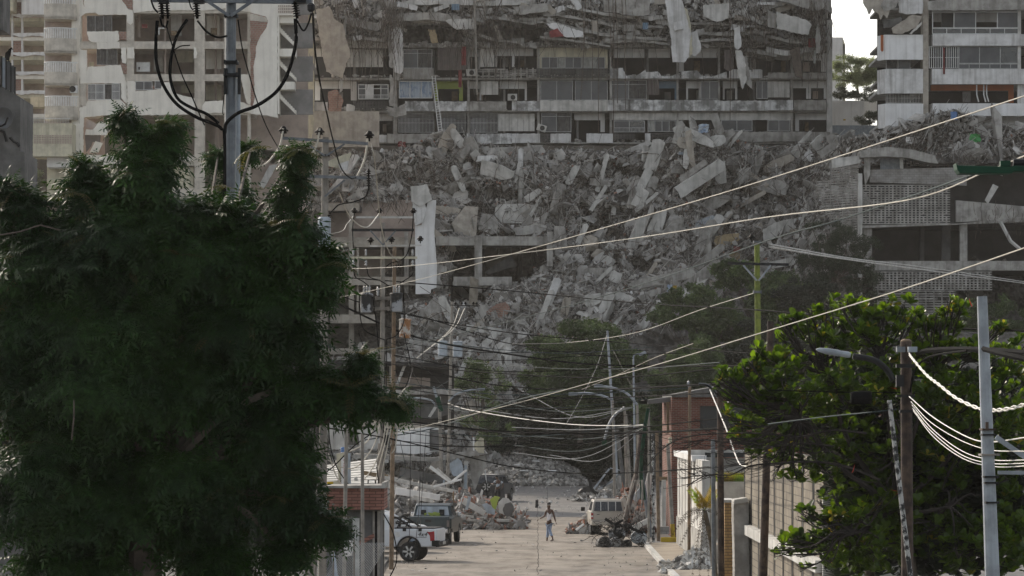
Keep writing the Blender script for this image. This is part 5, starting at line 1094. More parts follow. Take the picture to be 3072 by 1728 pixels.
# hillside trees, shrubs and ivy
def leafcl(seed, n=7, s=.5):
    r = random.Random(seed); V = []; Fc = []
    for k in range(n):
        c = Vector((r.uniform(-s, s), r.uniform(-s, s), r.uniform(-s*.7, s*.7))); a = Vector((r.gauss(0, 1), r.gauss(0, 1), r.gauss(0, 1))).normalized(); b = a.cross(Vector((r.gauss(0, 1), r.gauss(0, 1), r.gauss(0, 1)))).normalized(); l = r.uniform(.5, 1)*s*.55; i = len(V)
        V += [c-a*l, c+b*l*.5, c+a*l, c-b*l*.5]; Fc.append((i, i+1, i+2, i+3))
    return np.array([tuple(p) for p in V]), np.array(Fc)
LC = [leafcl(i) for i in range(8)]
def bushy(name, label, cat, cl, D, m, dens, leaf, seed, base=None, trunk=True, shell=.5, depth=1.0, group=None):
    gx, gy = base or (cl[0][0], max(c[1]+c[3] for c in cl)+20); t = thing(name, label, cat, P(gx, gy, D), group)
    sub = []; r = random.Random(seed)
    for c in cl:                                                # each clump breaks into smaller tufts
        for _ in range(max(14, int(c[2]*c[3]/330))):
            a = r.uniform(0, 6.28); k = r.random()**.5; q = r.uniform(.16, .32)*(1.7 if c[2]*c[3] < 3000 else 1); sub.append((c[0]+math.cos(a)*k*c[2]*.85, c[1]+math.sin(a)*k*c[3]*.85, c[2]*q, c[3]*q*.8, (r.random()-.65)*c[2]/F*D*1.2))
    pts = clump_points(sub, D, dens, seed, depth, shell); rg = np.random.default_rng(seed); pos = np.array([tuple(p) for p in pts]); g = MB()
    mass(g, LC, pos, rotmats(len(pos), rg), leaf*(.6+.8*rg.random(len(pos))), rg=rg); g.build('crown', M[m], t)
    if trunk:
        b = P(gx, gy, D); g = MB(); top = P(cl[0][0], cl[0][1], D); g.tube(spl([b, b.lerp(top, .5)+Vector((.3, 0, 0)), top], 4), .02*(abs(b.z-top.z))+.08, 7, r2=.05)
        for c in sub[::5]: e = P(c[0], c[1], D+c[4]); g.tube([b.lerp(top, .45), b.lerp(e, .7)+Vector((0, 0, .4)), e], .06, 4, r2=.02)
        g.build('trunk', M['bark'], t)
    return t
GR = 'trees and shrubs on the hillside'
bushy('hillside_tree', 'dark round tree at the foot of the rubble left of the two thin poles', 'tree', [(1740,1040,150,80),(1680,1120,120,90),(1830,1130,110,110),(1740,1180,150,90)], 322, 'leafh', 4200, .5, 1, (1740,1330), group=GR)
bushy('hillside_tree', 'bright-topped tree spreading below the long steep girders', 'tree', [(2070,895,80,45),(2130,930,100,60),(2030,950,80,50),(2170,1000,120,80)], 328, 'leafh', 4200, .5, 2, (2120,1240), group=GR)
bushy('hillside_tree', 'dark tree crowning the slope behind the yellow-green pole', 'tree', [(2200,830,70,50),(2280,870,90,60),(2370,900,110,80),(2420,980,130,80)], 330, 'leafh', 4200, .5, 3, (2330,1200), group=GR)
bushy('hillside_shrub', 'grey-green shrub mass low beside the leaning street lamps', 'shrub', [(2010,1130,90,80),(2090,1100,90,90),(1990,1240,90,70),(2120,1190,110,80)], 315, 'leafh', 2700, .38, 4, (2030,1300), group=GR)
bushy('hillside_tree', 'shadowy tree behind the broad-leaved tree under the slatted car park', 'tree', [(2350,1080,150,90),(2520,1060,150,70),(2250,1110,110,80)], 318, 'leafd', 3600, .5, 5, (2350,1270), group=GR)
bushy('dark_thicket', 'nearly black thicket behind the round rubble heap', 'thicket', [(1560,1280,120,80),(1700,1300,130,100),(1830,1290,130,110),(1920,1250,90,80),(1800,1380,140,60),(1640,1220,120,60)], 326, 'leafd', 3600, .5, 6, (1750,1440), trunk=False, group=GR)
bushy('small_tree', 'thin leafy tree standing behind the collapsed house roof', 'tree', [(1440,1110,50,35),(1480,1150,60,50),(1400,1150,45,40),(1440,1230,70,60),(1490,1290,60,60)], 285, 'leafh', 1300, .34, 7, (1440,1420), group=GR)
bushy('climbing_ivy', 'dark ivy climbing the corner of the pierced-block screen', 'ivy', [(2480,700,70,60),(2540,740,70,90),(2500,830,90,80),(2600,760,50,60),(2590,860,70,60),(2440,800,60,60)], 331, 'ivy', 2400, .32, 8, (2520,960), group=GR)
bushy('climbing_ivy', 'broad ivy bank beneath the dark deck at the right edge', 'ivy', [(2930,930,70,45),(3030,930,80,50),(2900,990,80,60),(3000,1010,110,70),(2860,1050,70,50)], 331, 'leafh', 2400, .34, 9, (2950,1150), trunk=False, group=GR)
bushy('slope_shrub', 'dark shrub band between yellow-green pole and the ivy corner', 'shrub', [(2400,880,90,60),(2460,920,110,70),(2560,950,100,60),(2330,1000,120,60)], 327, 'leafd', 2500, .36, 10, (2420,1080), trunk=False, group=GR)
bushy('terrace_tree', 'hazy open-crowned tree seen through the gap against the sky', 'tree', [(2540,190,45,30),(2590,200,45,40),(2520,235,35,30),(2620,215,30,40),(2580,240,50,25)], 385, 'leafp', 4500, .26, 11, (2575,290), shell=.3)
bushy('terrace_hedge', 'clipped dark hedge on the white garden wall', 'hedge', [(2535,280,40,22),(2600,283,42,24)], 378, 'ivy', 9000, .22, 12, (2570,300), trunk=False)
bushy('terrace_bush', 'small dark bush below the hedge beside the balconies', 'bush', [(2600,358,36,18),(2618,345,20,16)], 370, 'ivy', 9000, .22, 13, (2600,376), trunk=False)
bushy('hazy_palm_bush', 'pale hazy palm and bushes left of the vented annex', 'bush', [(75,400,30,60),(60,480,40,40),(90,540,40,30)], 360, 'leafp', 5000, .3, 14, (70,590))
bushy('street_tree', 'dark leafy tree filling the ground behind the chain-link fence', 'tree', [(60,1300,200,200),(300,1500,250,200),(620,1400,220,200),(800,1500,120,160)], 110, 'leafd', 420, .3, 16, (400,1890))
# ---------------------------------------------------------------- poles, lines and lamps
def pole(name, label, cat, x0, y0, x1, y1, D, w0, w1, m, base_on_ground=True, group='utility and lamp poles along the street'):
    top = P(x0, y0, D); bot = P(x1, y1, D)
    if base_on_ground:
        d = (bot-top); k = top.z/(top.z-bot.z); bot = top+d*k; w1 = w0+(w1-w0)*k
    t = thing(name, label, cat, bot, group); s = F/D; g = MB(); n = 8
    g.tube([bot.lerp(top, i/n) for i in range(n+1)], w1/2/s, 12, r2=w0/2/s); g.build('post', M[m], t, smooth=False)
    t['D'] = D; return t
def pinsul(x, y, D, par, h=24, m='porc'):                       # pin insulator, foot at (x,y)
    s = F/D; k = h/s; g = MB(); g.lathe(P(x, y, D), [(k*.08, 0), (k*.08, k*.3), (k*.34, k*.32), (k*.36, k*.42), (k*.24, k*.5), (k*.5, k*.55), (k*.5, k*.66), (k*.3, k*.8), (k*.22, k), (k*.1, k*1.06)], 10); return g.build('insulator', M[m], par, smooth=True)
def stack(x0, y0, x1, y1, D, par, w_=14, n=5, m='porc', name='insulator_stack'):
    a = P(x0, y0, D); b = P(x1, y1, D); L = (b-a).length; r_ = w_/2*D/F; pr = [(r_*.35, 0)]
    for i in range(n): z = L*(.08+.84*i/n); dz = L*.84/n; pr += [(r_*.4, z), (r_, z+dz*.35), (r_*.95, z+dz*.5), (r_*.4, z+dz*.6)]
    pr += [(r_*.35, L)]; g = MB(); g.lathe(a, pr, 10, (b-a).to_track_quat('Z', 'Y').to_matrix()); return g.build(name, M[m], par, smooth=True)
def beamp(x0, y0, x1, y1, D, h, par, m, name='crossarm', th=None, D2=None):
    a = P(x0, y0, D); b = P(x1, y1, D2 or D); k = h*D/F/2; g = MB(); d = (b-a).normalized(); up = Vector((0, 1, 0)).cross(d).normalized(); f = Vector((0, (th or k*2)/2, 0))
    if up.length < .1: up = Vector((0, 0, 1))
    g.prism([a-up*k-f, a+up*k-f, b+up*k-f, b-up*k-f], f*2); return g.build(name, M[m], par)
WG = 'overhead lines'
def wire(pts, r_, m, label, D=None, name='overhead_cable', n=6, group=WG, par=None, seg=5):
    q = [P(p[0], p[1], p[2] if len(p) > 2 else D) for p in pts]; g = MB(); g.tube(spl(q, n) if len(q) > 2 else q, r_, seg, cap=False)
    if par is not None: return g.build('cable', M[m], par)
    return tag(g.build(name, M[m]), label, 'cable', group)
def clamp(x, y, D, w_, h, par, m='iron'):
    g = MB(); p = P(x, y, D); k = D/F; g.box(p, (w_*k, .26, h*k)); g.box(p+Vector((w_*k*.42, -.1, 0)), (w_*k*.12, .2, h*k*1.3)); g.box(p-Vector((w_*k*.42, .1, 0)), (w_*k*.12, .2, h*k*1.3)); g.build('clamp', M[m], par)
# pole 1: twin galvanised pole with the wide crossarm at the top of the frame
p1 = pole('utility_pole', 'twin galvanised pole rising from the dark tree, thick cables looping to its crossarm', 'utility pole', 693, 0, 690, 640, 60, 31, 33, 'galv')
g = MB(); s = 60/F; g.tube([P(714, 235, 60.15), P(712, 900, 60.15)], 8*s, 10); g.build('conduit', M['galvl'], p1)
beamp(455, -3, 935, 3, 59.86, 18, p1, 'galv'); beamp(688, 48, 596, -14, 59.8, 9, p1, 'galv', 'brace'); beamp(692, 48, 782, -14, 59.8, 9, p1, 'galv', 'brace')
for y, w_ in ((48, 40), (188, 42), (226, 44)): clamp(694, y, 60, w_, 9, p1)
for x in (675, 717): g = MB(); g.pbox(x-4, 204, x+5, 282, 59.9, .08); g.build('side_bracket', M['iron'], p1)
for x in (484, 500, 588, 884): stack(x, 4, x+(4 if x < 600 else 8), 56, 59.8, p1, 24 if x != 500 else 18, 6)
for x in (478, 585, 892): g = MB(); g.prism([P(x-16, -10, 59.7), P(x+26, -10, 59.7), P(x+26, 8, 59.7), P(x, 10, 59.7)], (0, .2, 0)); g.build('insulator_bracket', M['iron'], p1)
g = MB(); g.lathe(P(933, 36, 59.6), [(.03, 0), (.055, .03), (.06, .1), (.03, .13)], 10); g.build('fuse_cap', M['iron'], p1)
for pts, r_, m in [([(472,62),(468,120),(470,190),(490,255),(530,312),(590,352),(636,370),(664,386),(674,420),(674,700)], .026, 'black'),([(562,58),(530,110),(513,178),(512,240),(532,294),(572,322),(620,342),(656,370)], .024, 'black'),
   ([(886,56),(888,120),(876,180),(856,235),(824,280),(768,318),(716,338),(680,368),(674,400)], .028, 'black'),([(592,62),(620,95),(652,112),(682,108)], .016, 'black'),([(890,60),(910,92),(925,70),(934,40)], .014, 'black'),([(453,0),(462,24),(474,38)], .014, 'black'),([(500,80),(518,140),(545,222),(576,290),(606,360),(614,376)], .01, 'black'),([(565,-10),(572,20),(580,30)], .01, 'black'),([(522,150),(544,138),(570,136)], .01, 'black'),
   ([(480,50),(486,74),(498,80),(504,62)], .016, 'black'),([(673,280),(668,335),(672,345)], .008, 'black')]: wire(pts, r_, m, '', 59.7, par=p1)
wire([(714,60,60),(727,147,62),(747,222,66),(768,294,70),(800,380,78),(850,470,92)], .011, 'black', 'thin black wire dropping from the twin pole towards the second pole')
wire([(938,40,60),(944,140,70),(958,238,80),(980,338,90),(999,421,98),(1022,501,105),(1050,534,110),(1070,533,112)], .018, 'black', 'black wire sweeping from the wide crossarm down to the second pole')
wire([(1070,533,112),(1094,477,112),(1106,400,112)], .03, 'wirel', 'short white jumper cable curving up to the right insulator of the second pole')
# pole 2
p2 = pole('utility_pole', 'concrete pole with slanted crossarm and three bell insulators behind the left tree', 'utility pole', 976, 412, 974, 700, 112, 20, 21, 'polec')
beamp(843, 414, 1104, 431, 111.8, 9, p2, 'galv'); beamp(974, 467, 918, 428, 111.75, 5, p2, 'galv', 'brace'); beamp(978, 467, 1034, 432, 111.75, 5, p2, 'galv', 'brace'); clamp(976, 466, 112, 26, 6, p2)
for x, y in ((850, 410), (959, 414), (1108, 424)): pinsul(x, y, 111.8, p2, 30)
beamp(850, 527, 1102, 534, 111.8, 9, p2, 'galv'); beamp(974, 590, 1034, 540, 111.75, 5, p2, 'galv', 'brace'); stack(1106, 506, 1106, 566, 111.7, p2, 14, 7)
g = MB(); g.lathe(P(973, 748, 111.4), [(.16, 0), (.18, .05), (.18, .85), (.15, .9)], 14); g.build('transformer_tank', M['trafo'], p2); stack(985, 668, 987, 640, 111.4, p2, 13, 4)
for pts in ([(850,385),(838,440),(800,490),(768,500)], [(959,385),(952,430),(938,462)]): wire(pts, .028, 'wirel', '', 111.7, par=p2)
wire([(1112,430,112),(1122,470,112),(1130,540,114),(1134,600,118),(1148,700,126),(1170,760,140),(1195,783,149)], .016, 'wirel', 'pale cable from the second pole dropping to the transformer pole')
wire([(1106,566,112),(1096,590,112),(1060,606,112),(1018,614,112),(990,640,111.6)], .02, 'black', 'black jumper between the string insulator and the blue transformer', group='jumpers'); wire([(1017,576,112),(1050,650,118),(1100,682,130),(1138,640,149)], .02, 'wirel', 'pale slack wire sagging to the middle bell insulator of the transformer pole')
wire([(768,706,112),(1000,700,112.1),(1042,670,120),(1060,648,149)], .0105, 'wirel', 'pale cable climbing from the tree to the left bell insulator of the transformer pole')
# pole 3: transformer pole
p3 = pole('transformer_pole', 'tall grey pole carrying two scorched transformers and several crossarms', 'utility pole', 1149, 668, 1145, 1700, 150, 12, 17, 'polec')
for a in ((1068,652,1250,652,6,'conc_l'),(1055,690,1243,690,8,'iron'),(1110,738,1264,736,5,'conc_l'),(1055,773,1252,773,7,'cream')): beamp(a[0], a[1], a[2], a[3], 149.8, a[4], p3, a[5])
for x, y in ((1063,646),(1138,646),(1240,646),(1112,734),(1175,732),(1261,730)): pinsul(x, y, 149.8, p3, 21)
for x in (1060, 1098, 1238): stack(x, 748, x, 768, 149.6, p3, 8, 5, 'porcg'); stack(x, 798, x, 780, 149.6, p3, 10, 2, 'porcg')
for sx in (-1, 1): beamp(1149, 735, 1149+sx*38, 692, 149.7, 4, p3, 'galv', 'brace')
for x, y in ((1100,938),(1189,936)):
    g = MB(); g.lathe(P(x, y, 149.5), [(.2, 0), (.23, .03), (.23, .62), (.245, .64), (.245, .68), (.2, .72)], 16); g.build('transformer_tank', M['trafob'], p3)
    for k in (-8, 0, 8): stack(x+k, 880, x+k+1, 857, 149.5, p3, 8, 4, 'porcg')
for y in (895, 926): clamp(1147, y, 150, 44, 9, p3, 'polec')
stack(1134, 888, 1133, 860, 149.5, p3, 10, 5, 'porcg')
for pts in ([(1063,640),(1058,690),(1060,745)],[(1240,640),(1236,700),(1222,760),(1202,782)],[(1198,783),(1172,790),(1158,800)],[(1060,800),(1066,830),(1090,845),(1108,860)],[(1100,800),(1108,830),(1140,842),(1170,860)],[(1238,800),(1236,825),(1200,850),(1190,862)],[(1080,880),(1078,920),(1090,985),(1130,1010),(1155,1020)],[(1118,890),(1130,980),(1136,1052)],[(1210,880),(1212,960),(1190,1005),(1160,1018)],[(1155,1018),(1154,1130),(1150,1300)],[(1160,1018),(1159,1140),(1153,1330)],[(1076,1000),(1100,1060),(1134,1110),(1150,1200)],[(1212,1000),(1230,1120),(1170,1250)]): wire(pts, .02, 'black', '', 149.4, par=p3)
p4 = pole('utility_pole', 'brown timber pole with a rust-streaked transformer, standing before the white pickup', 'utility pole', 1184, 735, 1174, 1706, 152, 11, 14, 'polew')
g = MB(); g.lathe(P(1215, 1015, 151.5), [(.19, 0), (.21, .03), (.21, .66), (.23, .68), (.23, .72), (.15, .75)], 14); g.build('transformer_tank', M['trafor'], p4)
for k in (-7, 0, 7): stack(1213+k, 958, 1213+k, 944, 151.5, p4, 6, 3, 'porcg')
for a in ((1170,770,1200,775),(1168,800,1210,798)): stack(a[0], a[1], a[2], a[3], 151.6, p4, 12, 5)
# the thin lighter poles left of them
for x0, y0, x1, y1, D, w0, lab in ((1040,1270,1032,1728,128,11,'thin pale pole in front of the stone-clad gate wall'),(1087,1300,1088,1728,132,10,'thin pale pole just left of the tangled cable pole'),(940,1340,938,1440,120,16,'stout pale post half hidden by the left tree'),(951,1540,946,1728,118,9,'white fence post at the left end of the chain-link fence')): pole('lamp_pole', lab, 'pole', x0, y0, x1, y1, D, w0, w0+1, 'polec')
p5 = pole('cable_pole', 'leaning pole wrapped in black and pale drooping cables before the gate wall', 'utility pole', 1141, 1330, 1138, 1728, 146, 14, 17, 'polec'); 
for k, pts in enumerate([[(1160,1230),(1150,1320),(1120,1400),(1070,1462),(1040,1468),(1010,1430),(985,1360)],[(1175,1235),(1155,1330),(1130,1430),(1115,1520),(1085,1575),(1060,1560),(1040,1500)],[(1180,1250),(1160,1350),(1145,1420),(1120,1560),(1090,1630),(1064,1640)],[(1125,1265),(1105,1320),(1060,1350),(1010,1362)],[(1140,1270),(1120,1340),(1070,1400),(1020,1400),(970,1370)],[(1195,1260),(1186,1340),(1175,1360)]]): wire(pts, .022, 'wirel', ['pale cable looping lowest over the stone-clad wall','pale cable drooping deep in front of the grey gate wall','longest pale cable hanging nearly to the pavement','short pale upper cable swagged left of the pole','pale cable swagged across the fallen advertising panels','pale stub of cable twisted round the timber pole'][k], 145.2, 'drooping_cable', group='drooping cables')
for k, pts in enumerate([[(1105,1440),(1102,1490),(1120,1520),(1140,1540)],[(1130,1400),(1145,1530),(1150,1728)],[(1125,1440),(1142,1560),(1128,1728)],[(1150,1540),(1180,1600),(1190,1680),(1165,1740)],[(985,1240),(990,1330),(1010,1400),(1050,1460)],[(945,1440),(1000,1400),(1060,1340),(1130,1290)],[(1150,1560),(1150,1728)],[(1137,1540),(1120,1728)]]): wire(pts, .022, 'black', '', 145, par=p5)
g = MB(); g.pbox(1154, 1305, 1166, 1335, 145.2, .15); g.build('splice_box', M['iron'], p5)
# mid-distance pole with two pale-blue transformers and lamp arms
p6 = pole('transformer_pole', 'distant pole with twin pale blue transformers and curved lamp arms above the collapsed house', 'utility pole', 1357, 905, 1341, 1540, 226, 8, 9, 'polec')
for x, y in ((1328,1070),(1373,1071)):
    g = MB(); g.lathe(P(x, y, 225.6), [(.24, 0), (.27, .04), (.27, .8), (.29, .82), (.29, .86), (.2, .9)], 14); g.build('transformer_tank', M['trafo'], p6); stack(x, 1022, x, 1008, 225.6, p6, 6, 3, 'porcg')
beamp(1350, 915, 1434, 918, 225.8, 3, p6, 'iron'); 
for x in (1366,1385,1396,1420,1430): pinsul(x, 916, 225.7, p6, 10)
for pts in ([(1306,1214),(1290,1200),(1250,1194),(1200,1192)],[(1346,1204),(1370,1182),(1410,1170),(1452,1169)]): wire(pts, .05, 'galvl', '', 225.5, par=p6)
g = MB(); g.pbox(1194, 1187, 1216, 1195, 225.4, .2); g.pbox(1432, 1164, 1455, 1171, 225.4, .2); g.build('lamp_head', M['galvl'], p6)
p7 = pole('lamp_pole', 'grey pole with green socket and pale blue painted foot behind the dark green pickup', 'street lamp', 1318, 1190, 1327, 1520, 232, 9, 12, 'polec')
g = MB(); g.pbox(1321, 1440, 1334, 1512, 231.6, .3); g.build('painted_foot', M['trafo'], p7); g = MB(); g.prism([P(1305,1192,231),P(1318,1188,231),P(1330,1232,231),P(1318,1236,231)], (0, .3, 0)); g.build('green_socket', M['green'], p7); beamp(1300,1160,1310,1192,231,7,p7,'galvl','stub_arm')
pole('lamp_pole', 'bare leaning pole with stay wires before the dark hillside tree', 'pole', 1822, 992, 1838, 1240, 268, 6.5, 8, 'galvl')
pr = pole('street_lamp', 'slim street lamp with angled head against the dark trees right of centre', 'street lamp', 1900, 1070, 1905, 1400, 236, 5, 7, 'galvl'); g = MB(); g.prism([P(1915,1062,236),P(1935,1052,236),P(1940,1060,236),P(1920,1068,236)], (0, .3, 0)); g.build('lamp_head', M['galvl'], pr); wire([(1900,1072),(1904,1064),(1916,1062)], .04, 'galvl', '', 236, par=pr)
for k, (pts, D, lab, hd) in enumerate([([(1912,1214),(1880,1180),(1840,1164),(1800,1158)],215,'curved lamp arm highest over the street right of centre',0),([(1838,1200),(1800,1185),(1760,1180),(1724,1182)],218,'curved lamp arm reaching left just below the highest one',0),([(1874,1222),(1845,1245),(1826,1275),(1814,1318)],205,'drooping lamp arm with green head over the street',1)]):
    x, y = pts[0]; t = pole('street_lamp', lab, 'street lamp', x, y, x+(6 if k else 4), 1460, D, 7, 9, 'polec'); wire(pts, .07, 'galvl', '', D-.1, par=t); g = MB(); x, y = pts[-1]
    if hd: g.pbox(x-8, y, x+6, y+20, D-.2, .3)
    else: g.pbox(x-18, y-5, x+8, y+4, D-.2, .3)
    g.build('lamp_head', M['green' if hd else 'galvl'], t)
pole('utility_pole', 'dark pole leaning right beside the car wreckage', 'utility pole', 1852, 1290, 1876, 1500, 264, 10, 12, 'conc_d'); pole('utility_pole', 'grey pole standing behind the car wreckage', 'utility pole', 1846, 1300, 1850, 1440, 275, 9, 10, 'galv')
pole('utility_pole', 'thin pale pole just behind the cab of the beige pickup', 'utility pole', 1878, 1243, 1892, 1480, 220, 7, 9, 'polec')
pole('utility_pole', 'bluish leaning pole wrapped with green cloth by the brick house', 'utility pole', 1922, 1396, 1946, 1560, 190, 10, 14, 'galv')
for x0, y0, x1, y1, D, w_, m, lab in ((1947,1222,1946,1625,184,6.5,'polec','thin pole at the kerb corner with a camera on top'),(1958,1300,1960,1628,183,8,'poled','mottled pole just right of the camera pole'),(1971,1292,1976,1624,184.5,10,'polew','brown timber pole beside the mottled pole'),(2003,1330,2019,1612,187,11,'polec','pale leaning pole with yellow painted foot'),(2069,1160,2067,1694,156,9,'polew','tall brown sunlit pole on the pavement before the white house'),(2139,1318,2142,1728,106,13,'galv','grey pole left of the thick rusty pole'),(2160,1175,2164,1728,101,19,'polebr','thick rusty brown pole right of the little palm'),(2312,964,2308,1100,93,20,'polebr','rusty post top rising above the broad-leaved tree')):
    t = pole('utility_pole', lab, 'utility pole', x0, y0, x1, y1, D, w_, w_+1, m)
    if 'yellow' in lab: g = MB(); g.tube([P(2019.2, 1613, 186.9), P(2016.9, 1572, 186.9)], 6.6*D/F, 12); g.build('painted_foot', M['yel'], t)
    if 'camera' in lab: g = MB(); g.pbox(1920, 1202, 1942, 1212, 183.6, .4); g.pbox(1932, 1196, 1942, 1204, 183.7, .3); g.build('camera_head', M['framew'], t)
    if 'sunlit' in lab: wire([(2069,1165),(2064,1150),(2068,1144)], .05, 'galvl', '', 156, par=t)
    if 'thick rusty' in lab: wire([(2158,1200),(2140,1170),(2118,1155),(2096,1152)], .035, 'galvl', '', 101, par=t)
g = MB(); 
for k in range(5): g.tube(spl([P(1942+k*1.5, 1225, 183.2), P(1930+k*1.6, 1290, 183.2), P(1920+k*1.5, 1400, 183.2), P(1924+k*3, 1500, 183.2)], 4), .035, 4)
tag(g.build('cable_bundle', M['green']), 'bundle of green sheathed cables hanging beside the camera pole', 'cables')
# fallen burnt pole with dumped transformers
wk = thing('fallen_pole_wreck', 'burnt brown pole leaning into a heap of dumped transformers and wires by the beige pickup', 'wrecked pole', P(1860, 1640, 177))
g = MB(); g.tube([P(1922,1300,186), P(1905,1445,184)], .1, 9); g.tube([P(1907,1430,183.9), P(1858,1625,178)], .13, 9); g.build('broken_post', M['polebr'], wk)
for x, y, rr, rot, m in ((1813,1628,19,8,'conc_d'),(1848,1630,19,35,'trafob'),(1868,1600,17,70,'trafob'),(1911,1612,20,-15,'trafo'),(1885,1632,14,40,'iron')):
    c = P(x, y, 177+(0 if rr > 18 else .8)); k = rr*177/F; g = MB(); g.lathe(c, [(k*.9, -.05), (k, 0), (k, k*2.2), (k*1.06, k*2.25), (k*.8, k*2.4)], 18, Matrix.Rotation(R(rot), 3, 'Z') @ Matrix.Rotation(R(-96), 3, 'X')); g.build('dumped_transformer', M[m], wk)
for pts, w_ in (([(1815,1556),(1840,1572),(1885,1580)], 9), ([(1880,1578),(1930,1600)], 8), ([(1842,1600),(1850,1570),(1870,1560)], 7)):
    for i in range(len(pts)-1): beamp(*pts[i], *pts[i+1], 176.6, w_, wk, 'iron', 'bent_crossarm')
r = random.Random(12); g = MB()
for _ in range(70):
    x, y = r.uniform(1800, 1930), r.uniform(1560, 1650); q = [P(x, y, 176.8-r.random())]
    for _ in range(4): q.append(q[-1]+Vector((r.uniform(-.35, .35), r.uniform(-.1, .1), r.uniform(-.25, .25))))
    for p in q: p.z = max(p.z, .03)
    g.tube(spl(q, 3), .014, 3, cap=False)
for _ in range(9): x = r.uniform(1890, 1935); g.tube(spl([P(x, 1440, 182), P(x-8+r.uniform(-12, 12), 1510, 180), P(x-20+r.uniform(-20, 20), 1600, 178)], 4), .014, 3, cap=False)
g.build('wire_tangle', M['iron'], wk)
# yellow-green pole
yp = pole('painted_pole', 'yellow-green painted pole with a dark crossarm rising before the rubble slope', 'utility pole', 2271, 732, 2275, 1128, 145, 16, 19, 'poley')
beamp(2184, 790, 2366, 794, 144.7, 8, yp, 'iron'); beamp(2271, 842, 2230, 796, 144.6, 5, yp, 'galvl', 'brace'); beamp(2276, 842, 2312, 796, 144.6, 5, yp, 'galvl', 'brace'); pinsul(2255, 726, 144.8, yp, 22); clamp(2272, 876, 145, 26, 7, yp, 'galv'); clamp(2271, 726, 145, 22, 6, yp, 'galv')
# right foreground: lamp pole, mottled pole, pale pole
mp_ = pole('street_lamp', 'dark rusty pole with long curved lamp arm amid the green leaves', 'street lamp', 2718, 1024, 2722, 1728, 70, 34, 37, 'polebr', group=None)
g = MB(); g.tube(spl([P(*q31(945,1420), 69.6), P(*q31(900,1345), 69.6), P(*q31(800,1270), 69.6), P(*q31(640,1238), 69.6)], 5), .055, 8); g.build('lamp_arm', M['iron'], mp_)
g = MB(); a, b = P(*q31(625,1232), 69.6), P(*q31(362,1188), 69.6); rt = (b-a).to_track_quat('Z', 'Y').to_matrix(); L = (b-a).length
g.lathe(a, [(.04, 0), (.055, L*.08), (.05, L*.3), (.058, L*.36), (.055, L*.7), (.035, L*.92), (.008, L)], 12, rt); g.build('lamp_head', M['galvl'], mp_, smooth=True)
for a in ((2691,1040,2716,1056,'galv'),(2726,1040,2752,1056,'trafo'),(2690,1092,2745,1103,'iron'),(2690,1125,2712,1160,'iron'),(2690,1184,2745,1192,'iron'),(2700,1230,2745,1238,'iron')): g = MB(); g.pbox(*a[:4], 69.55, .2); g.build('bracket', M[a[4]], mp_)
g = MB(); g.lathe(P(2718, 1026, 70), [(.1, 0), (.09, .03), (.05, .055)], 12); g.build('pole_cap', M['polew'], mp_)
pole('utility_pole', 'mottled black and white pole leaning against the lamp pole', 'utility pole', 2668, 1200, 2731, 1728, 69, 14, 16, 'poled', group=None)
sp = MB(); sp.lathe(P(2556, 1194, 69.3), [(.1, -.02), (.115, .02), (.115, .3), (.1, .34)], 14, Matrix.Rotation(R(88), 3, 'Y')); tag(sp.build('splice_canister', M['black']), 'ribbed black splice canister hung on the wire left of the lamp pole', 'splice closure')
pp = pole('steel_pole', 'thick pale steel pole with rust streaks and straps near the right edge', 'utility pole', 2946, 889, 2977, 1728, 55, 31, 45, 'galvl', group=None)
for y, x, w_, m in ((1288,2963,44,'polebr'),(1304,2964,44,'iron'),(1364,2967,58,'polec'),(1430,2970,46,'iron'),(1448,2970,42,'iron'),(1507,2973,42,'iron')): clamp(x, y, 55, w_, 5, pp, m)
g = MB(); g.pbox(2957, 1266, 2966, 1292, 54.85, .03); g.build('rust_patch', M['polebr'], pp)
beamp(*Q(3,2,1720,400), *Q(3,2,2010,600), 54.7, 15, pp, 'galvl', 'brace'); beamp(*Q(3,2,1735,668), *Q(3,2,2100,672), 54.7, 11, pp, 'galvl', 'side_arm')
# green lamp at the right edge
gl = thing('green_street_lamp', 'dark green street lamp head reaching in from the right edge', 'street lamp', P(3350, 0, 40).xy.to_3d()); gl.location.z = 0
g = MB(); g.prism([P(2868,488,40),P(2874,496,40),P(3035,500,40),P(3040,497,40),P(3140,497,40),P(3140,515,40),P(3042,514,40),P(3035,520,40),P(2880,520,40),P(2872,508,40)], (0, .3, 0)); g.build('lamp_head', M['green'], gl, bevel=.012)
g = MB(); g.pbox(3002, 482, 3032, 498, 40.05, .12); g.build('photocell', M['green'], gl); g = MB(); g.tube([P(3040,490,40.1), P(3300,495,40.1), P(3350,700,40.1), Vector((P(3350,0,40).x, 40.1, 0))], .05, 8); g.build('lamp_arm', M['iron'], gl)
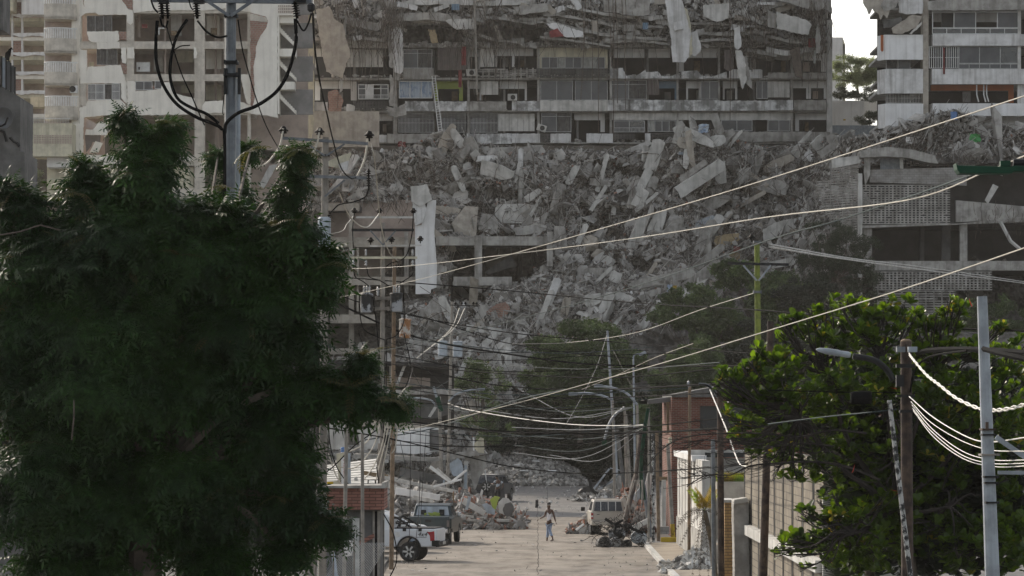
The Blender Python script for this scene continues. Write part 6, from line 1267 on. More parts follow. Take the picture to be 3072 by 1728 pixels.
# ---- main overhead lines
for pts, r_, m, lab in [
 ([(3140,262,52),(3072,288,54),(2304,537,72),(1920,652,90),(1536,762,112),(1250,840,135),(1000,895,149),(768,925,160)], .011, 'wirel', 'longest pale cable rising from the left tree to the top right corner'),
 ([(3140,445,46),(3072,468,50),(2960,514,52),(2718,601,60),(2304,651,74),(1920,712,92),(1536,762,112),(1150,803,140),(784,806,160)], .011, 'wirel', 'pale cable crossing just below the longest one from the green lamp'),
 ([(2960,508,48),(2718,593,60),(2500,665,68),(2304,721,76),(1920,855,100),(1536,962,124),(1110,1061,150),(836,1108,160)], .014, 'wireg', 'dark taut cable running through the yellow-green pole crossarm'),
 ([(3140,718,50),(3072,744,52),(2700,870,62),(2304,992,76),(1990,1088,92),(1754,1153,108),(1536,1213,124),(1185,1300,150)], .011, 'wirel', 'lowest pale cable sweeping over the broad-leaved tree'),
 ([(1010,830,150),(1230,848,165),(1536,873,190),(1900,908,170),(2304,932,110),(2700,975,90),(3140,995,80)], 0.0234, 'black', 'black wire crossing level behind the yellow-green pole'),
 ([(1010,885,150),(1200,940,160),(1536,999,190),(1900,1030,190),(2304,1063,150),(3100,1085,100)], 0.0234, 'black', 'thin black wire below the first level black one'),
 ([(1000,905,150),(1250,1012,158),(1536,1064,180),(1760,1092,190),(2000,1098,190),(2304,1098,160),(3100,1112,100)], 0.039, 'black', 'thick twisted black cable over the middle of the street'),
 ([(883,1219,120),(1200,1262,140),(1536,1296,150),(1933,1297,140),(2304,1275,90)], 0.0364, 'black', 'thick black cable stretched low across the whole street'),
 ([(804,1255,110),(1000,1287,130),(1200,1322,150),(1400,1370,160),(1536,1400,165),(1750,1421,165),(2000,1412,150),(2243,1392,100)], 0.0234, 'black', 'black wire dipping lowest in front of the rubble heap'),
 ([(1344,1210,225),(1400,1228,220),(1536,1252,205),(1700,1272,195),(1820,1277,188),(1935,1275,184)], .022, 'wirew', 'bright white cable slung from the distant lamp pole to the camera pole'),
 ([(1095,1320,150),(1300,1285,160),(1536,1205,140),(1700,1168,130)], 0.023, 'wireg', 'dark cable climbing right from the tangled poles'),
 ([(1536,1172,190),(1700,1196,190),(1900,1190,180),(2160,1178,105)], 0.026, 'black', 'black line reaching the thick rusty pole from the left'),
 ([(1240,1100,150),(1400,1140,170),(1536,1160,190),(1750,1170,180),(2150,1152,105)], 0.0286, 'black', 'black cable just above the line reaching the rusty pole'),
 ([(2304,1170,70),(2500,1176,70),(2700,1178,70)], 0.0104, 'black', 'thin black wire joining the lamp pole from the left'),([(2304,1272,75),(2480,1250,72),(2600,1238,70),(2690,1228,70)], 0.0115, 'wireg', 'grey wire slanting up to the lamp pole'),
 ([(2752,1060,70),(2800,1050,68),(2930,1048,62),(3100,1060,56)], 0.0455, 'black', 'thick black cable from the lamp pole to the right edge'),([(2730,1180,70),(2745,1110,69),(2790,1070,68),(2900,1052,62)], 0.0182, 'black', 'looped black wire over the lamp pole brackets'),([(2950,1046,55),(3010,1062,52),(3100,1082,50)], 0.039, 'black', 'second thick black cable behind the pale steel pole'),
 ([(1186,936,151),(1300,960,165),(1420,1000,200),(1536,1032,215),(1740,1062,230),(1900,1075,236)], 0.026, 'black', 'black wire from the rusty transformer towards the slim street lamp'),
 ([(1250,1075,155),(1350,990,200),(1378,925,224)], 0.0225, 'wirel', 'first pale diagonal wire of the distant transformer pole'),([(1258,1068,155),(1362,985,200),(1394,925,224)], 0.0225, 'wirel', 'second pale diagonal wire of the distant transformer pole'),
 ([(2080,1030,140),(1960,1075,170),(1840,1130,215),(1740,1170,230)], 0.012, 'wirel', 'thin pale line falling left from the yellow-green pole'),([(1536,1032,200),(1700,1028,230),(1900,1000,200),(2100,930,160),(2260,880,145)], 0.012, 'wirel', 'thin pale line rising to the collar of the yellow-green pole'),
 ([(2304,740,145),(2500,772,190),(2700,800,250),(3072,850,300)], 0.04, 'conc_l', 'thin grey line crossing the right car park'),([(2304,732,145),(2560,776,190),(2760,800,250),(3072,845,300)], 0.03, 'conc_l', 'thinner grey line just above the one crossing the right car park')]:
    wire(pts, r_, m, lab)
# thin guys and house drops: fans of wires around the right-hand pole cluster
r = random.Random(44)
fans = [((1945,1275,184),[(1536,1335),(1536,1348),(1560,1320),(1600,1310),(1536,1282),(1700,1300),(1650,1365),(1540,1358),(1640,1290)]),((1900,1222,200),[(1400,1180),(1450,1230),(1340,1260),(1560,1170),(1480,1200)]),((1345,1225,226),[(1600,1240),(1560,1290),(1700,1240),(1500,1190)])]
ks = 0
for (fx, fy, fD), ends in fans:
    for ex, ey in ends:
        D2 = 226 if fx > 1500 else 205; mx, my = (fx+ex)/2, max(fy, ey)+r.uniform(6, 30)*(abs(fx-ex)/300); wire([(fx, fy, fD), (mx, my-4, (fD+D2)/2), (ex, ey, D2)], .018, r.choice(['wireg', 'black', 'galv', 'black']), '', name='thin_cable'); o = bpy.context.scene.collection.objects[-1]
        o = [q for q in bpy.data.objects if q.name.startswith('thin_cable')][-1]; ks += 1
        tag(o, f"{['thin','fine','slender'][ks % 3]} sagging wire running {'left' if ex < fx else 'right'} from the {'camera pole' if fx == 1945 else 'highest lamp arm' if fx == 1900 else 'distant transformer pole'}, {['first','second','third','fourth','fifth','sixth','seventh','eighth','ninth'][ends.index((ex, ey))]} of its fan", 'cable', 'thin wires over the street')
for k, pts in enumerate([[(1190,1010,150),(1240,1120,165),(1290,1200,200),(1330,1240,226)],[(1160,1030,150),(1200,1160,165),(1240,1290,200)],[(1165,1400,150),(1180,1300,150),(1215,1190,170),(1240,1100,200)],[(1150,1020,150),(1250,1060,160),(1345,1100,226)],[(1200,1075,155),(1280,1110,190),(1350,1180,226)],[(1430,930,226),(1470,1000,230),(1540,1140,240),(1600,1260,250)],[(1420,930,226),(1450,1060,230),(1480,1180,240)],[(1822,1000,268),(1790,1100,262),(1740,1200,255),(1700,1270,250)],[(1824,1000,268),(1770,1060,262),(1690,1150,250)],[(1834,1040,268),(1880,1130,262),(1905,1180,255)],[(1270,1000,152),(1262,1200,152),(1258,1500,155),(1240,1690,158)],[(1232,1300,152),(1230,1500,155),(1226,1690,158)],[(1278,1300,165),(1262,1560,165),(1268,1680,162)],[(1643,1200,260),(1643,1380,255),(1642,1508,250)],[(2130,1170,101),(2176,1280,95),(2215,1385,88),(2240,1400,85)],[(2178,1160,100),(2190,1230,96),(2225,1300,90)],[(1200,1320,150),(1216,1410,152),(1190,1440,150)],[(1170,1250,150),(1250,1200,160),(1350,1140,226)]]):
    wire(pts, (.007 if k == 13 else .012) if k != 14 else .016, 'wirew' if k in (7, 14, 15) else 'iron' if k < 13 else 'wireg', ['black drop wire from scorched transformer to far lamp pole','black drop wire left of the far transformers','slack wire climbing beside the timber pole','wire from the transformer pole to the twin blue transformers','lower wire to the twin blue transformers','long stay wire falling right from the far crossarm','steep stay wire under the far crossarm','pale stay wire falling left from the bare leaning pole','upper stay wire left of the bare leaning pole','stay wire right of the bare leaning pole','hanging wire in front of the white pickup bed','hanging wire nearest the timber pole','hanging wire between the two pickups','single thread hanging above the walking man','bright drop wire beside the thick rusty pole','short bright wire beside the thick rusty pole','kinked wire under the tangled cables','wire rising right from the tangled cables'][k], name='drop_wire', group='drop wires and stays')
# bright cables at right: twisted thick one and the fan of service drops
g = MB(); q = spl([P(2728,1063,68), P(2745,1085,67), P(2780,1125,65), P(2817,1154,63), P(2870,1195,61), P(2940,1226,58), P(3000,1230,56), P(3072,1214,54), P(3150,1180,52)], 10); k = len(q)
for ph in (0, math.pi):
    pts = [p+Vector((0, .02*math.sin(i*1.05+ph), .02*math.cos(i*1.05+ph))) for i, p in enumerate(q)]; g.tube(pts, .013, 5)
tag(g.build('twisted_cable', M['wirew']), 'thick twisted white cable sagging from the lamp pole past the pale steel pole', 'cable', WG)
for k, pts in enumerate([[(2728,1190,69),(2800,1252,65),(2900,1310,60),(2970,1326,57),(3080,1312,53)],[(2733,1205,69),(2790,1265,65),(2880,1320,60),(2970,1350,57),(3080,1354,53)],[(2736,1215,69),(2800,1290,65),(2890,1355,60),(2980,1380,57),(3080,1380,53)],[(2738,1225,69),(2790,1290,65),(2880,1362,60),(2970,1390,57),(3080,1390,53)],[(2740,1232,69),(2800,1310,65),(2890,1376,60),(2985,1400,57),(3080,1398,53)]]):
    wire(pts, .01 if k == 0 else .0075, 'wirew', ['topmost white service cable fanning from the lamp pole','second white service cable fanning from the lamp pole','third white service cable fanning from the lamp pole','fourth white service cable fanning from the lamp pole','lowest white service cable fanning from the lamp pole'][k], name='service_cable', group='white service cables')

r = random.Random(61); ORD = 'topmost second third fourth fifth sixth seventh eighth ninth tenth eleventh twelfth thirteenth fourteenth fifteenth sixteenth seventeenth eighteenth nineteenth twentieth'.split()
for k in range(20):
    ya = 1010+k*17+r.uniform(-6, 6); yb = 1040+k*14+r.uniform(-14, 14); xa = r.choice([1150, 1182, 1345]); xb = r.choice([1883, 1945, 1958, 2069, 2160]); Da = 150 if xa < 1300 else 225; Db = {1883: 219, 1945: 184, 1958: 183, 2069: 156, 2160: 101}[xb]
    q = [(xa, ya, Da), ((xa*2+xb)/3, (ya*2+yb)/3+r.uniform(14, 40), (Da*2+Db)/3), ((xa+xb*2)/3, (ya+yb*2)/3+r.uniform(12, 36), (Da+Db*2)/3), (xb, yb, Db)]; wire(q, r.uniform(.01, .018), 'black' if k % 4 else 'wireg', f"{ORD[k]}, at its left end, of the fine dark wires slung from left to right poles", name='fine_wire', group='fine dark wires across the street', n=10)
def textm(mb, txt, size, loc, shear=0, rot=(math.pi/2, 0, 0)):
    cu = bpy.data.curves.new('t', 'FONT'); cu.body = txt; cu.size = size; cu.shear = shear; cu.extrude = .004; cu.resolution_u = 3; o = bpy.data.objects.new('t', cu); me = bpy.data.meshes.new_from_object(o)
    m = Matrix.Translation(loc) @ __import__('mathutils').Euler(rot).to_matrix().to_4x4(); mb.add([m @ v.co for v in me.vertices], [tuple(p.vertices) for p in me.polygons]); bpy.data.objects.remove(o); bpy.data.curves.remove(cu); bpy.data.meshes.remove(me)
# ---------------------------------------------------------------- vehicles (x forward, y left, built at the origin and then parked)
def wheel(par, x, y, r_, w_=.24, spokes=6, rim='chrome'):
    s = 1 if y > 0 else -1; rt = Matrix.Rotation(R(-90*s), 3, 'X'); g = MB()
    g.lathe((x, y-s*w_, r_), [(r_*.62, 0), (r_*.95, .01), (r_, .05), (r_, w_-.05), (r_*.95, w_-.01), (r_*.68, w_)], 24, rt); wo = g.build('wheel', M['tyre'], par, smooth=False)
    g = MB(); g.lathe((x, y-s*.03, r_), [(r_*.66, 0), (r_*.66, .032), (r_*.6, .02), (r_*.16, .015)], 24, rt)
    for k in range(spokes):
        a = 2*math.pi*k/spokes; d = Vector((math.cos(a), 0, math.sin(a))); n = Vector((-d.z, 0, d.x)); c = Vector((x, y+s*.012, r_))
        g.prism([c+d*r_*.12+n*.035, c+d*r_*.6+n*.05, c+d*r_*.6-n*.02, c+d*r_*.12-n*.035], (0, -s*.03, 0))
    g.build('rim', M[rim], wo)
    g = MB(); g.lathe((x, y-s*.02, r_), [(r_*.6, 0), (r_*.6, .002)], 20, rt); g.build('brake_disc', M['iron'], wo)
def arch_profile(base, wheels, r_, n=9):                         # lower edge of the body with round wheel cut-outs, rear to front
    out = []
    for cx in wheels:
        for i in range(n+1): a = math.pi-math.pi*i/n; out.append((cx+r_*math.cos(a), max(base, r_*.35)+r_*math.sin(a)*1.0))
    return out
def car(name, label, cat, X, Y, head, paint, prof, arches, zb, hw, cabin, glass, wr, rear, ar=None, spokes=6, inset=.12, lift=0, sc_=1):
    t = thing(name, label, cat, (0, 0, 0)); ar = ar or wr*1.18
    pts = list(prof)+[p for p in arch_profile(zb, arches, ar)][::-1] if False else list(prof)
    low = []
    for cx in arches: low += [(cx-ar*math.cos(math.pi*i/9), wr+ar*math.sin(math.pi*i/9)) if True else 0 for i in range(10)]
    low = [(x, max(z, zb)) for x, z in low]
    outline = [(prof[0][0], zb)]+low+[(prof[-1][0], zb)]+list(prof)[::-1]
    g = MB(); g.prism([(x, -hw, z) for x, z in outline], (0, 2*hw, 0)); b = g.build('body', M[paint], t, bevel=.045)
    g = MB(); n = len(cabin)                                     # glasshouse, narrowing upwards
    zmin = min(z for x, z in cabin); zmax = max(z for x, z in cabin); f = lambda z: hw-.03-inset*(z-zmin)/(zmax-zmin)
    g.add([(x, -f(z), z) for x, z in cabin]+[(x, f(z), z) for x, z in cabin], [tuple(range(n)), tuple(range(2*n-1, n-1, -1))]+[(i, i+n, (i+1) % n+n, (i+1) % n) for i in range(n)]); g.build('cabin', M[paint], t, bevel=.04)
    for quad in glass:                                           # side windows: both sides
        for s in (-1, 1): g = MB(); g.prism([(x, s*(f(z)+.004), z) for x, z in quad][::s], (0, -s*.02, 0)); g.build('side_window', M['glassd'], t)
    for cx in arches:
        for s in (-1, 1): wheel(t, cx, s*(hw-.01), wr, spokes=spokes)
    rear(t, hw, f)
    for ch_ in t.children:
        if not ch_.name.startswith('wheel'): ch_.location.z += lift
    t.scale = (sc_,)*3; t.location = (X, Y, 0); t.rotation_euler = (0, 0, R(head)); return t
def qd(t, name, m, pts, d): g = MB(); g.prism(pts, d); return g.build(name, M[m], t, bevel=.008)
def rwin(t, f, xa, za, xb, zb_, m='glassd', name='rear_window', k=.1): 
    return qd(t, name, m, [(xa, -f(za)+k, za), (xa, f(za)-k, za), (xb, f(zb_)-k, zb_), (xb, -f(zb_)+k, zb_)], (-.012, 0, 0))
def mirror(t, x, hw, z, m):
    for s in (-1, 1): g = MB(); g.box((x, s*(hw+.14), z), (.1, .2, .2)); g.build('mirror', M[m], t, bevel=.03)
# white pickup, side on, tail to the right
def r_white(t, hw, f):
    g = MB(); g.box((-2.52, 0, .52), (.14, 1.9, .2)); g.box((-2.45, -.86, .56), (.3, .2, .22)); g.box((-2.45, .86, .56), (.3, .2, .22)); g.build('bumper', M['iron'], t, bevel=.03)
    for s in (-1, 1):
        qd(t, 'tail_lamp', 'redl', [(-2.1, s*(hw+.004), 1.0), (-2.22, s*(hw+.004), .99), (-2.4, s*(hw+.004), 1.02), (-2.41, s*(hw+.004), .66), (-2.24, s*(hw+.004), .64), (-2.22, s*(hw+.004), .84)], (0, -s*.05, 0))
        g = MB(); g.tube([(-1.42+.44*math.cos(a), s*(hw-.01), .36+.44*math.sin(a)) for a in np.linspace(0, math.pi, 13)], .035, 6); g.build('fender_trim', M['iron'], t)
    qd(t, 'tailgate', 'cwhite', [(-2.455, -.8, .62), (-2.455, .8, .62), (-2.455, .8, 1.08), (-2.455, -.8, 1.08)], (-.03, 0, 0))
    g = MB(); g.box((-1.62, 0, 1.122), (1.55, 1.66, .04)); g.build('bed_cover', M['iron'], t)
    g = MB()
    for s in (-1, 1):
        y = s*.82; g.tube(spl([(-.72, y, 1.12), (-.78, y*.94, 1.5), (-1.0, y*.94, 1.47), (-1.5, y, 1.14)], 4), .04, 6); g.tube([(-.95, y, 1.12), (-1.1, y*.94, 1.42)], .03, 6); g.tube([(-.9, y, 1.3), (-1.28, y*.96, 1.28)], .025, 6)
    g.tube([(-.8, -.78, 1.5), (-.8, .78, 1.5)], .04, 6); g.tube([(-.9, -.78, 1.35), (-.9, .78, 1.35)], .03, 6); g.build('roll_bar', M['iron'], t)
    for x in (-1.25, -1.85): g = MB(); g.box((x, hw+.012, 1.06), (.13, .03, .1)); g.build('cover_clip', M['iron'], t)
    qd(t, 'fuel_flap', 'framew', [(-.9, hw+.003, .98), (-1.08, hw+.003, .98), (-1.08, hw+.003, .8), (-.9, hw+.003, .8)], (0, .006, 0))
    g = MB(); textm(g, '4x4', .24, Vector((-1.75, hw+.012, .82)), .35, (R(90), 0, R(180))); g.build('lettering', M['iron'], t)
    qd(t, 'decal_line', 'iron', [(-1.72, hw+.003, .79), (-2.1, hw+.003, .79), (-2.1, hw+.003, .775), (-1.72, hw+.003, .775)], (0, .004, 0))
    mirror(t, .75, hw, 1.15, 'iron'); qd(t, 'plate', 'conc_l', [(-2.6, -.26, .5), (-2.6, .26, .5), (-2.6, .26, .62), (-2.6, -.26, .62)], (-.01, 0, 0))
Xp = lambda x, D: (x-1536)*D/F
car('white_pickup', 'white double-cab pickup with black roll bar, red tail lamp and 4x4 lettering', 'pickup truck', Xp(1232,160)-1.38, 160.9, 170, 'cwhite', [(-2.45,.62),(-2.46,1.1),(-.7,1.1),(1.0,1.08),(2.2,1.0),(2.5,.85),(2.52,.5)], (-1.42, 1.65), .42, .9,
  [(-.66,1.06),(-.6,1.58),(-.4,1.68),(.5,1.68),(.7,1.6),(1.35,1.06)], [[(-.45,1.12),(-.4,1.5),(.02,1.55),(.02,1.12)],[(.1,1.12),(.1,1.55),(.5,1.55),(1.05,1.12)]], .38, r_white, lift=.14, sc_=1.06)
def r_green(t, hw, f):
    g = MB(); g.box((-2.62, 0, .62), (.16, 1.8, .22)); g.build('bumper', M['chrome'], t, bevel=.03)
    qd(t, 'tailgate', 'cgreen', [(-2.5, -.76, .72), (-2.5, .76, .72), (-2.5, .76, 1.22), (-2.5, -.76, 1.22)], (-.03, 0, 0)); qd(t, 'tailgate_handle', 'iron', [(-2.54, -.14, 1.02), (-2.54, .14, 1.02), (-2.54, .14, 1.12), (-2.54, -.14, 1.12)], (-.02, 0, 0))
    for s in (-1, 1):
        qd(t, 'tail_lamp', 'taupe', [(-2.505, s*.83, .8), (-2.505, s*.95, .8), (-2.505, s*.95, 1.1), (-2.505, s*.83, 1.1)], (-.03, 0, 0)); g = MB(); g.box((-1.6, s*.93, .95), (1.3, .16, .5)); g.build('bed_fender', M['cgreen'], t, bevel=.08)
    rwin(t, f, -.965, 1.28, -.865, 1.68, 'trafo', k=.13); g = MB(); g.box((-.98, -.42, 1.42), (.02, .24, .26)); g.build('headrest', M['iron'], t, bevel=.05); g = MB(); g.box((-.98, .42, 1.42), (.02, .24, .22)); g.build('headrest', M['iron'], t, bevel=.05)
    g = MB()
    for k, (y, z, r_) in enumerate(((.1, 1.34, .12), (-.1, 1.36, .1), (-.25, 1.33, .12), (.3, 1.32, .09))): v, fc = CHUNK[k]; g.addnp(v*np.array([.02, r_*2, r_*1.6])+np.array([-.985, y, z]), fc)
    g.build('seat_load', M['lime'], t); mirror(t, .35, hw, 1.3, 'chrome')
car('dark_green_pickup', 'dark teal single-cab pickup seen from behind with chrome bumper', 'pickup truck', Xp(1303,180), 182.2, 84, 'cgreen', [(-2.5,.7),(-2.5,1.26),(-.9,1.26),(1.0,1.2),(2.3,1.1),(2.5,.8)], (-1.6, 1.6), .5, .93,
  [(-.95,1.22),(-.85,1.72),(-.6,1.82),(.2,1.82),(.8,1.22)], [[(-.72,1.28),(-.66,1.7),(.12,1.7),(.5,1.28)]], .4, r_green, spokes=5)
def r_blue(t, hw, f): mirror(t, 1.0, hw, 1.12, 'iron'); qd(t, 'headlamp', 'framew', [(2.3, -hw-.005, .75), (2.42, -hw-.005, .75), (2.4, -hw-.005, .92), (2.15, -hw-.005, .92)], (0, .04, 0)); qd(t, 'grille', 'iron', [(2.5, -.6, .6), (2.5, .6, .6), (2.48, .6, .85), (2.48, -.6, .85)], (.03, 0, 0))
BP = [(-2.2,.5),(-2.25,1.05),(-1.4,1.08),(1.2,1.08),(2.1,.98),(2.45,.8),(2.48,.45)]; BC = [(-2.1,1.04),(-1.8,1.52),(-1.2,1.64),(.1,1.64),(.6,1.5),(1.4,1.04)]; BG = [[(-1.75,1.12),(-1.55,1.46),(-.7,1.56),(-.7,1.12)],[(-.62,1.12),(-.62,1.56),(.1,1.56),(.45,1.44),(1.0,1.12)]]
car('steel_blue_car', 'steel blue car facing right, half hidden behind the white pickup', 'car', Xp(1098,170), 170, 4, 'cblue', BP, (-1.4, 1.5), .32, .88, BC, BG, .33, r_blue)
car('silver_car', 'silver car whose roof shows just beyond the steel blue one', 'car', Xp(1128,175), 176, 3, 'cwhite', BP, (-1.4, 1.5), .32, .88, [(x, z+.08) for x, z in BC], [[(x, z+.05) for x, z in q] for q in BG], .33, r_blue)
def r_beige(t, hw, f):
    g = MB(); g.box((-2.3, 0, .6), (.16, 1.64, .24)); g.build('bumper', M['cbeige'], t, bevel=.05); rwin(t, f, -2.215, 1.18, -2.12, 1.62, k=.1)
    for y in (-.36, 0, .36): qd(t, 'window_bar', 'framew', [(-2.235, y-.016, 1.18), (-2.235, y+.016, 1.18), (-2.14, y+.016, 1.62), (-2.14, y-.016, 1.62)], (-.02, 0, 0))
    qd(t, 'tailgate', 'cbeige', [(-2.205, -.68, .76), (-2.205, .68, .76), (-2.205, .68, 1.14), (-2.205, -.68, 1.14)], (-.03, 0, 0)); qd(t, 'tailgate_handle', 'iron', [(-2.24, .42, 1.0), (-2.24, .55, 1.0), (-2.24, .55, 1.03), (-2.24, .42, 1.03)], (-.02, 0, 0))
    for s in (-1, 1):
        qd(t, 'tail_lamp', 'redl', [(-2.205, s*.72, .8), (-2.205, s*.83, .8), (-2.205, s*.83, 1.08), (-2.205, s*.72, 1.08)], (-.025, 0, 0)); qd(t, 'lamp_lens', 'framew', [(-2.235, s*.735, .88), (-2.235, s*.815, .88), (-2.235, s*.815, .96), (-2.235, s*.735, .96)], (-.01, 0, 0))
        g = MB(); g.tube([(-1.7, s*.55, 1.7), (-1.7, s*.55, 1.79), (-.2, s*.55, 1.79), (-.2, s*.55, 1.7)], .02, 6); g.build('roof_rail', M['chrome'], t)
    g = MB(); g.tube([(-1.7, -.55, 1.79), (-1.7, .55, 1.79)], .02, 6); g.build('roof_bar', M['chrome'], t); mirror(t, .9, hw+.08, 1.2, 'iron')
car('beige_pickup', 'dusty beige off-road car seen from behind with barred rear window and roof rails', 'car', Xp(1820,193), 195.3, 92, 'cbeige', [(-2.2,.62),(-2.22,1.14),(.9,1.14),(2.0,1.02),(2.3,.7)], (-1.35, 1.4), .5, .84,
  [(-2.2,1.1),(-2.08,1.62),(-1.9,1.72),(-.1,1.72),(.3,1.6),(.9,1.1)], [[(-1.9,1.18),(-1.85,1.6),(-.9,1.6),(-.9,1.18)],[(-.8,1.18),(-.8,1.6),(0,1.6),(.5,1.18)]], .36, r_beige)
def r_dark(t, hw, f):
    rwin(t, f, -2.215, 1.2, -2.1, 1.66, k=.1); wo = MB(); wo.lathe((-2.24, -.1, 1.0), [(.2, 0), (.37, .02), (.37, .18), (.3, .2)], 22, Matrix.Rotation(R(-90), 3, 'Y')); w2 = wo.build('spare_wheel', M['tyre'], t)
    g = MB(); c = Vector((-2.46, -.1, 1.0)); g.lathe(c+Vector((.02, 0, 0)), [(.26, 0), (.26, .015), (.23, .02)], 20, Matrix.Rotation(R(-90), 3, 'Y'))
    g.build('rim', M['iron'], w2); g = MB()
    for k in range(6): a = math.pi*k/3; d = Vector((0, math.cos(a), math.sin(a))); n = Vector((0, -d.z, d.y)); g.prism([c+d*.04+n*.03, c+d*.24+n*.04, c+d*.24-n*.03, c+d*.04-n*.03], (-.03, 0, 0))
    g.build('rim_spokes', M['chrome'], w2); qd(t, 'tail_lamp', 'redl', [(-2.21, .76, 1.0), (-2.21, .86, 1.0), (-2.14, .8, 1.5), (-2.14, .74, 1.5)], (-.02, 0, 0)); qd(t, 'tail_lamp', 'redl', [(-2.21, -.76, 1.0), (-2.21, -.86, 1.0), (-2.14, -.8, 1.5), (-2.14, -.74, 1.5)], (-.02, 0, 0))
    g = MB(); g.box((-2.28, 0, .55), (.2, 1.7, .3)); g.build('bumper', M['cdark'], t, bevel=.06); qd(t, 'dusty_roof_patch', 'conc_l', [(-1.9, -.5, 1.785), (-1.9, .6, 1.785), (-.5, .6, 1.785), (-.5, -.5, 1.785)], (0, 0, .02))
    g = MB(); g.lathe((-2.2, .6, 1.34), [(.07, 0), (.07, .03), (.05, .03)], 14, Matrix.Rotation(R(-90), 3, 'Y')); g.build('round_sticker', M['chrome'], t)
car('dark_off_road_car', 'dusty black off-road car with spare wheel on its rear door in the debris', 'car', Xp(1480,262), 264.3, 77, 'cdark', [(-2.2,.6),(-2.22,1.18),(.9,1.18),(2.0,1.05),(2.3,.7)], (-1.35, 1.4), .5, .92,
  [(-2.2,1.14),(-2.08,1.66),(-1.85,1.78),(-.1,1.78),(.3,1.66),(.9,1.14)], [[(-1.9,1.22),(-1.85,1.64),(-.9,1.64),(-.9,1.22)],[(-.8,1.22),(-.8,1.64),(0,1.64),(.5,1.22)]], .4, r_dark)
g = MB(); g.prism([P(1470,1455,258),P(1512,1452,258),P(1516,1500,258),P(1476,1502,258)], (0, .5, 0)); tag(g.build('torn_bumper', M['cdark'], bevel=.05), 'torn dark bumper and fender lying behind the black off-road car', 'car part')
# ---------------------------------------------------------------- people
def skinned(name, pts, edges, rad, m, par, root=0, sub=2):
    me = bpy.data.meshes.new(name); off = world_loc(par); me.from_pydata([tuple(Vector(p)-off) for p in pts], edges, []); o = bpy.data.objects.new(name, me); col.objects.link(o); o.parent = par
    sk = o.modifiers.new('skin', 'SKIN'); sk.use_smooth_shade = True; sk.branch_smoothing = .4
    for i, v in enumerate(me.skin_vertices[0].data): v.radius = rad[i] if isinstance(rad[i], tuple) else (rad[i], rad[i]); v.use_root = (i == root)
    su = o.modifiers.new('subsurf', 'SUBSURF'); su.levels = sub; su.render_levels = sub; me.materials.append(M[m]); return o
def hand(hx, dirv, par, seed, m='skin'):                          # five separate curled fingers on a palm
    d = dirv.normalized(); side = d.cross(Vector((0, 1, 0))).normalized(); fwd = side.cross(d).normalized(); pts = [hx, hx+d*.05]; ed = [(0, 1)]; rad = [.024, (.034, .02)]
    for k, L in enumerate((.062, .072, .068, .052)):
        b = hx+d*.085+fwd*((k-1.5)*.021); i = len(pts); pts += [b, b+d*L*.5+side*.008, b+d*L*.8+side*.03]; rad += [.0095, .0088, .0075]; ed += [(1, i), (i, i+1), (i+1, i+2)]
    i = len(pts); pts += [hx+d*.035-fwd*.035, hx+d*.07-fwd*.05+side*.01, hx+d*.095-fwd*.045+side*.022]; rad += [.012, .01, .008]; ed += [(1, i), (i, i+1), (i+1, i+2)]
    return skinned('hand', pts, ed, rad, m, par, 0, 1)
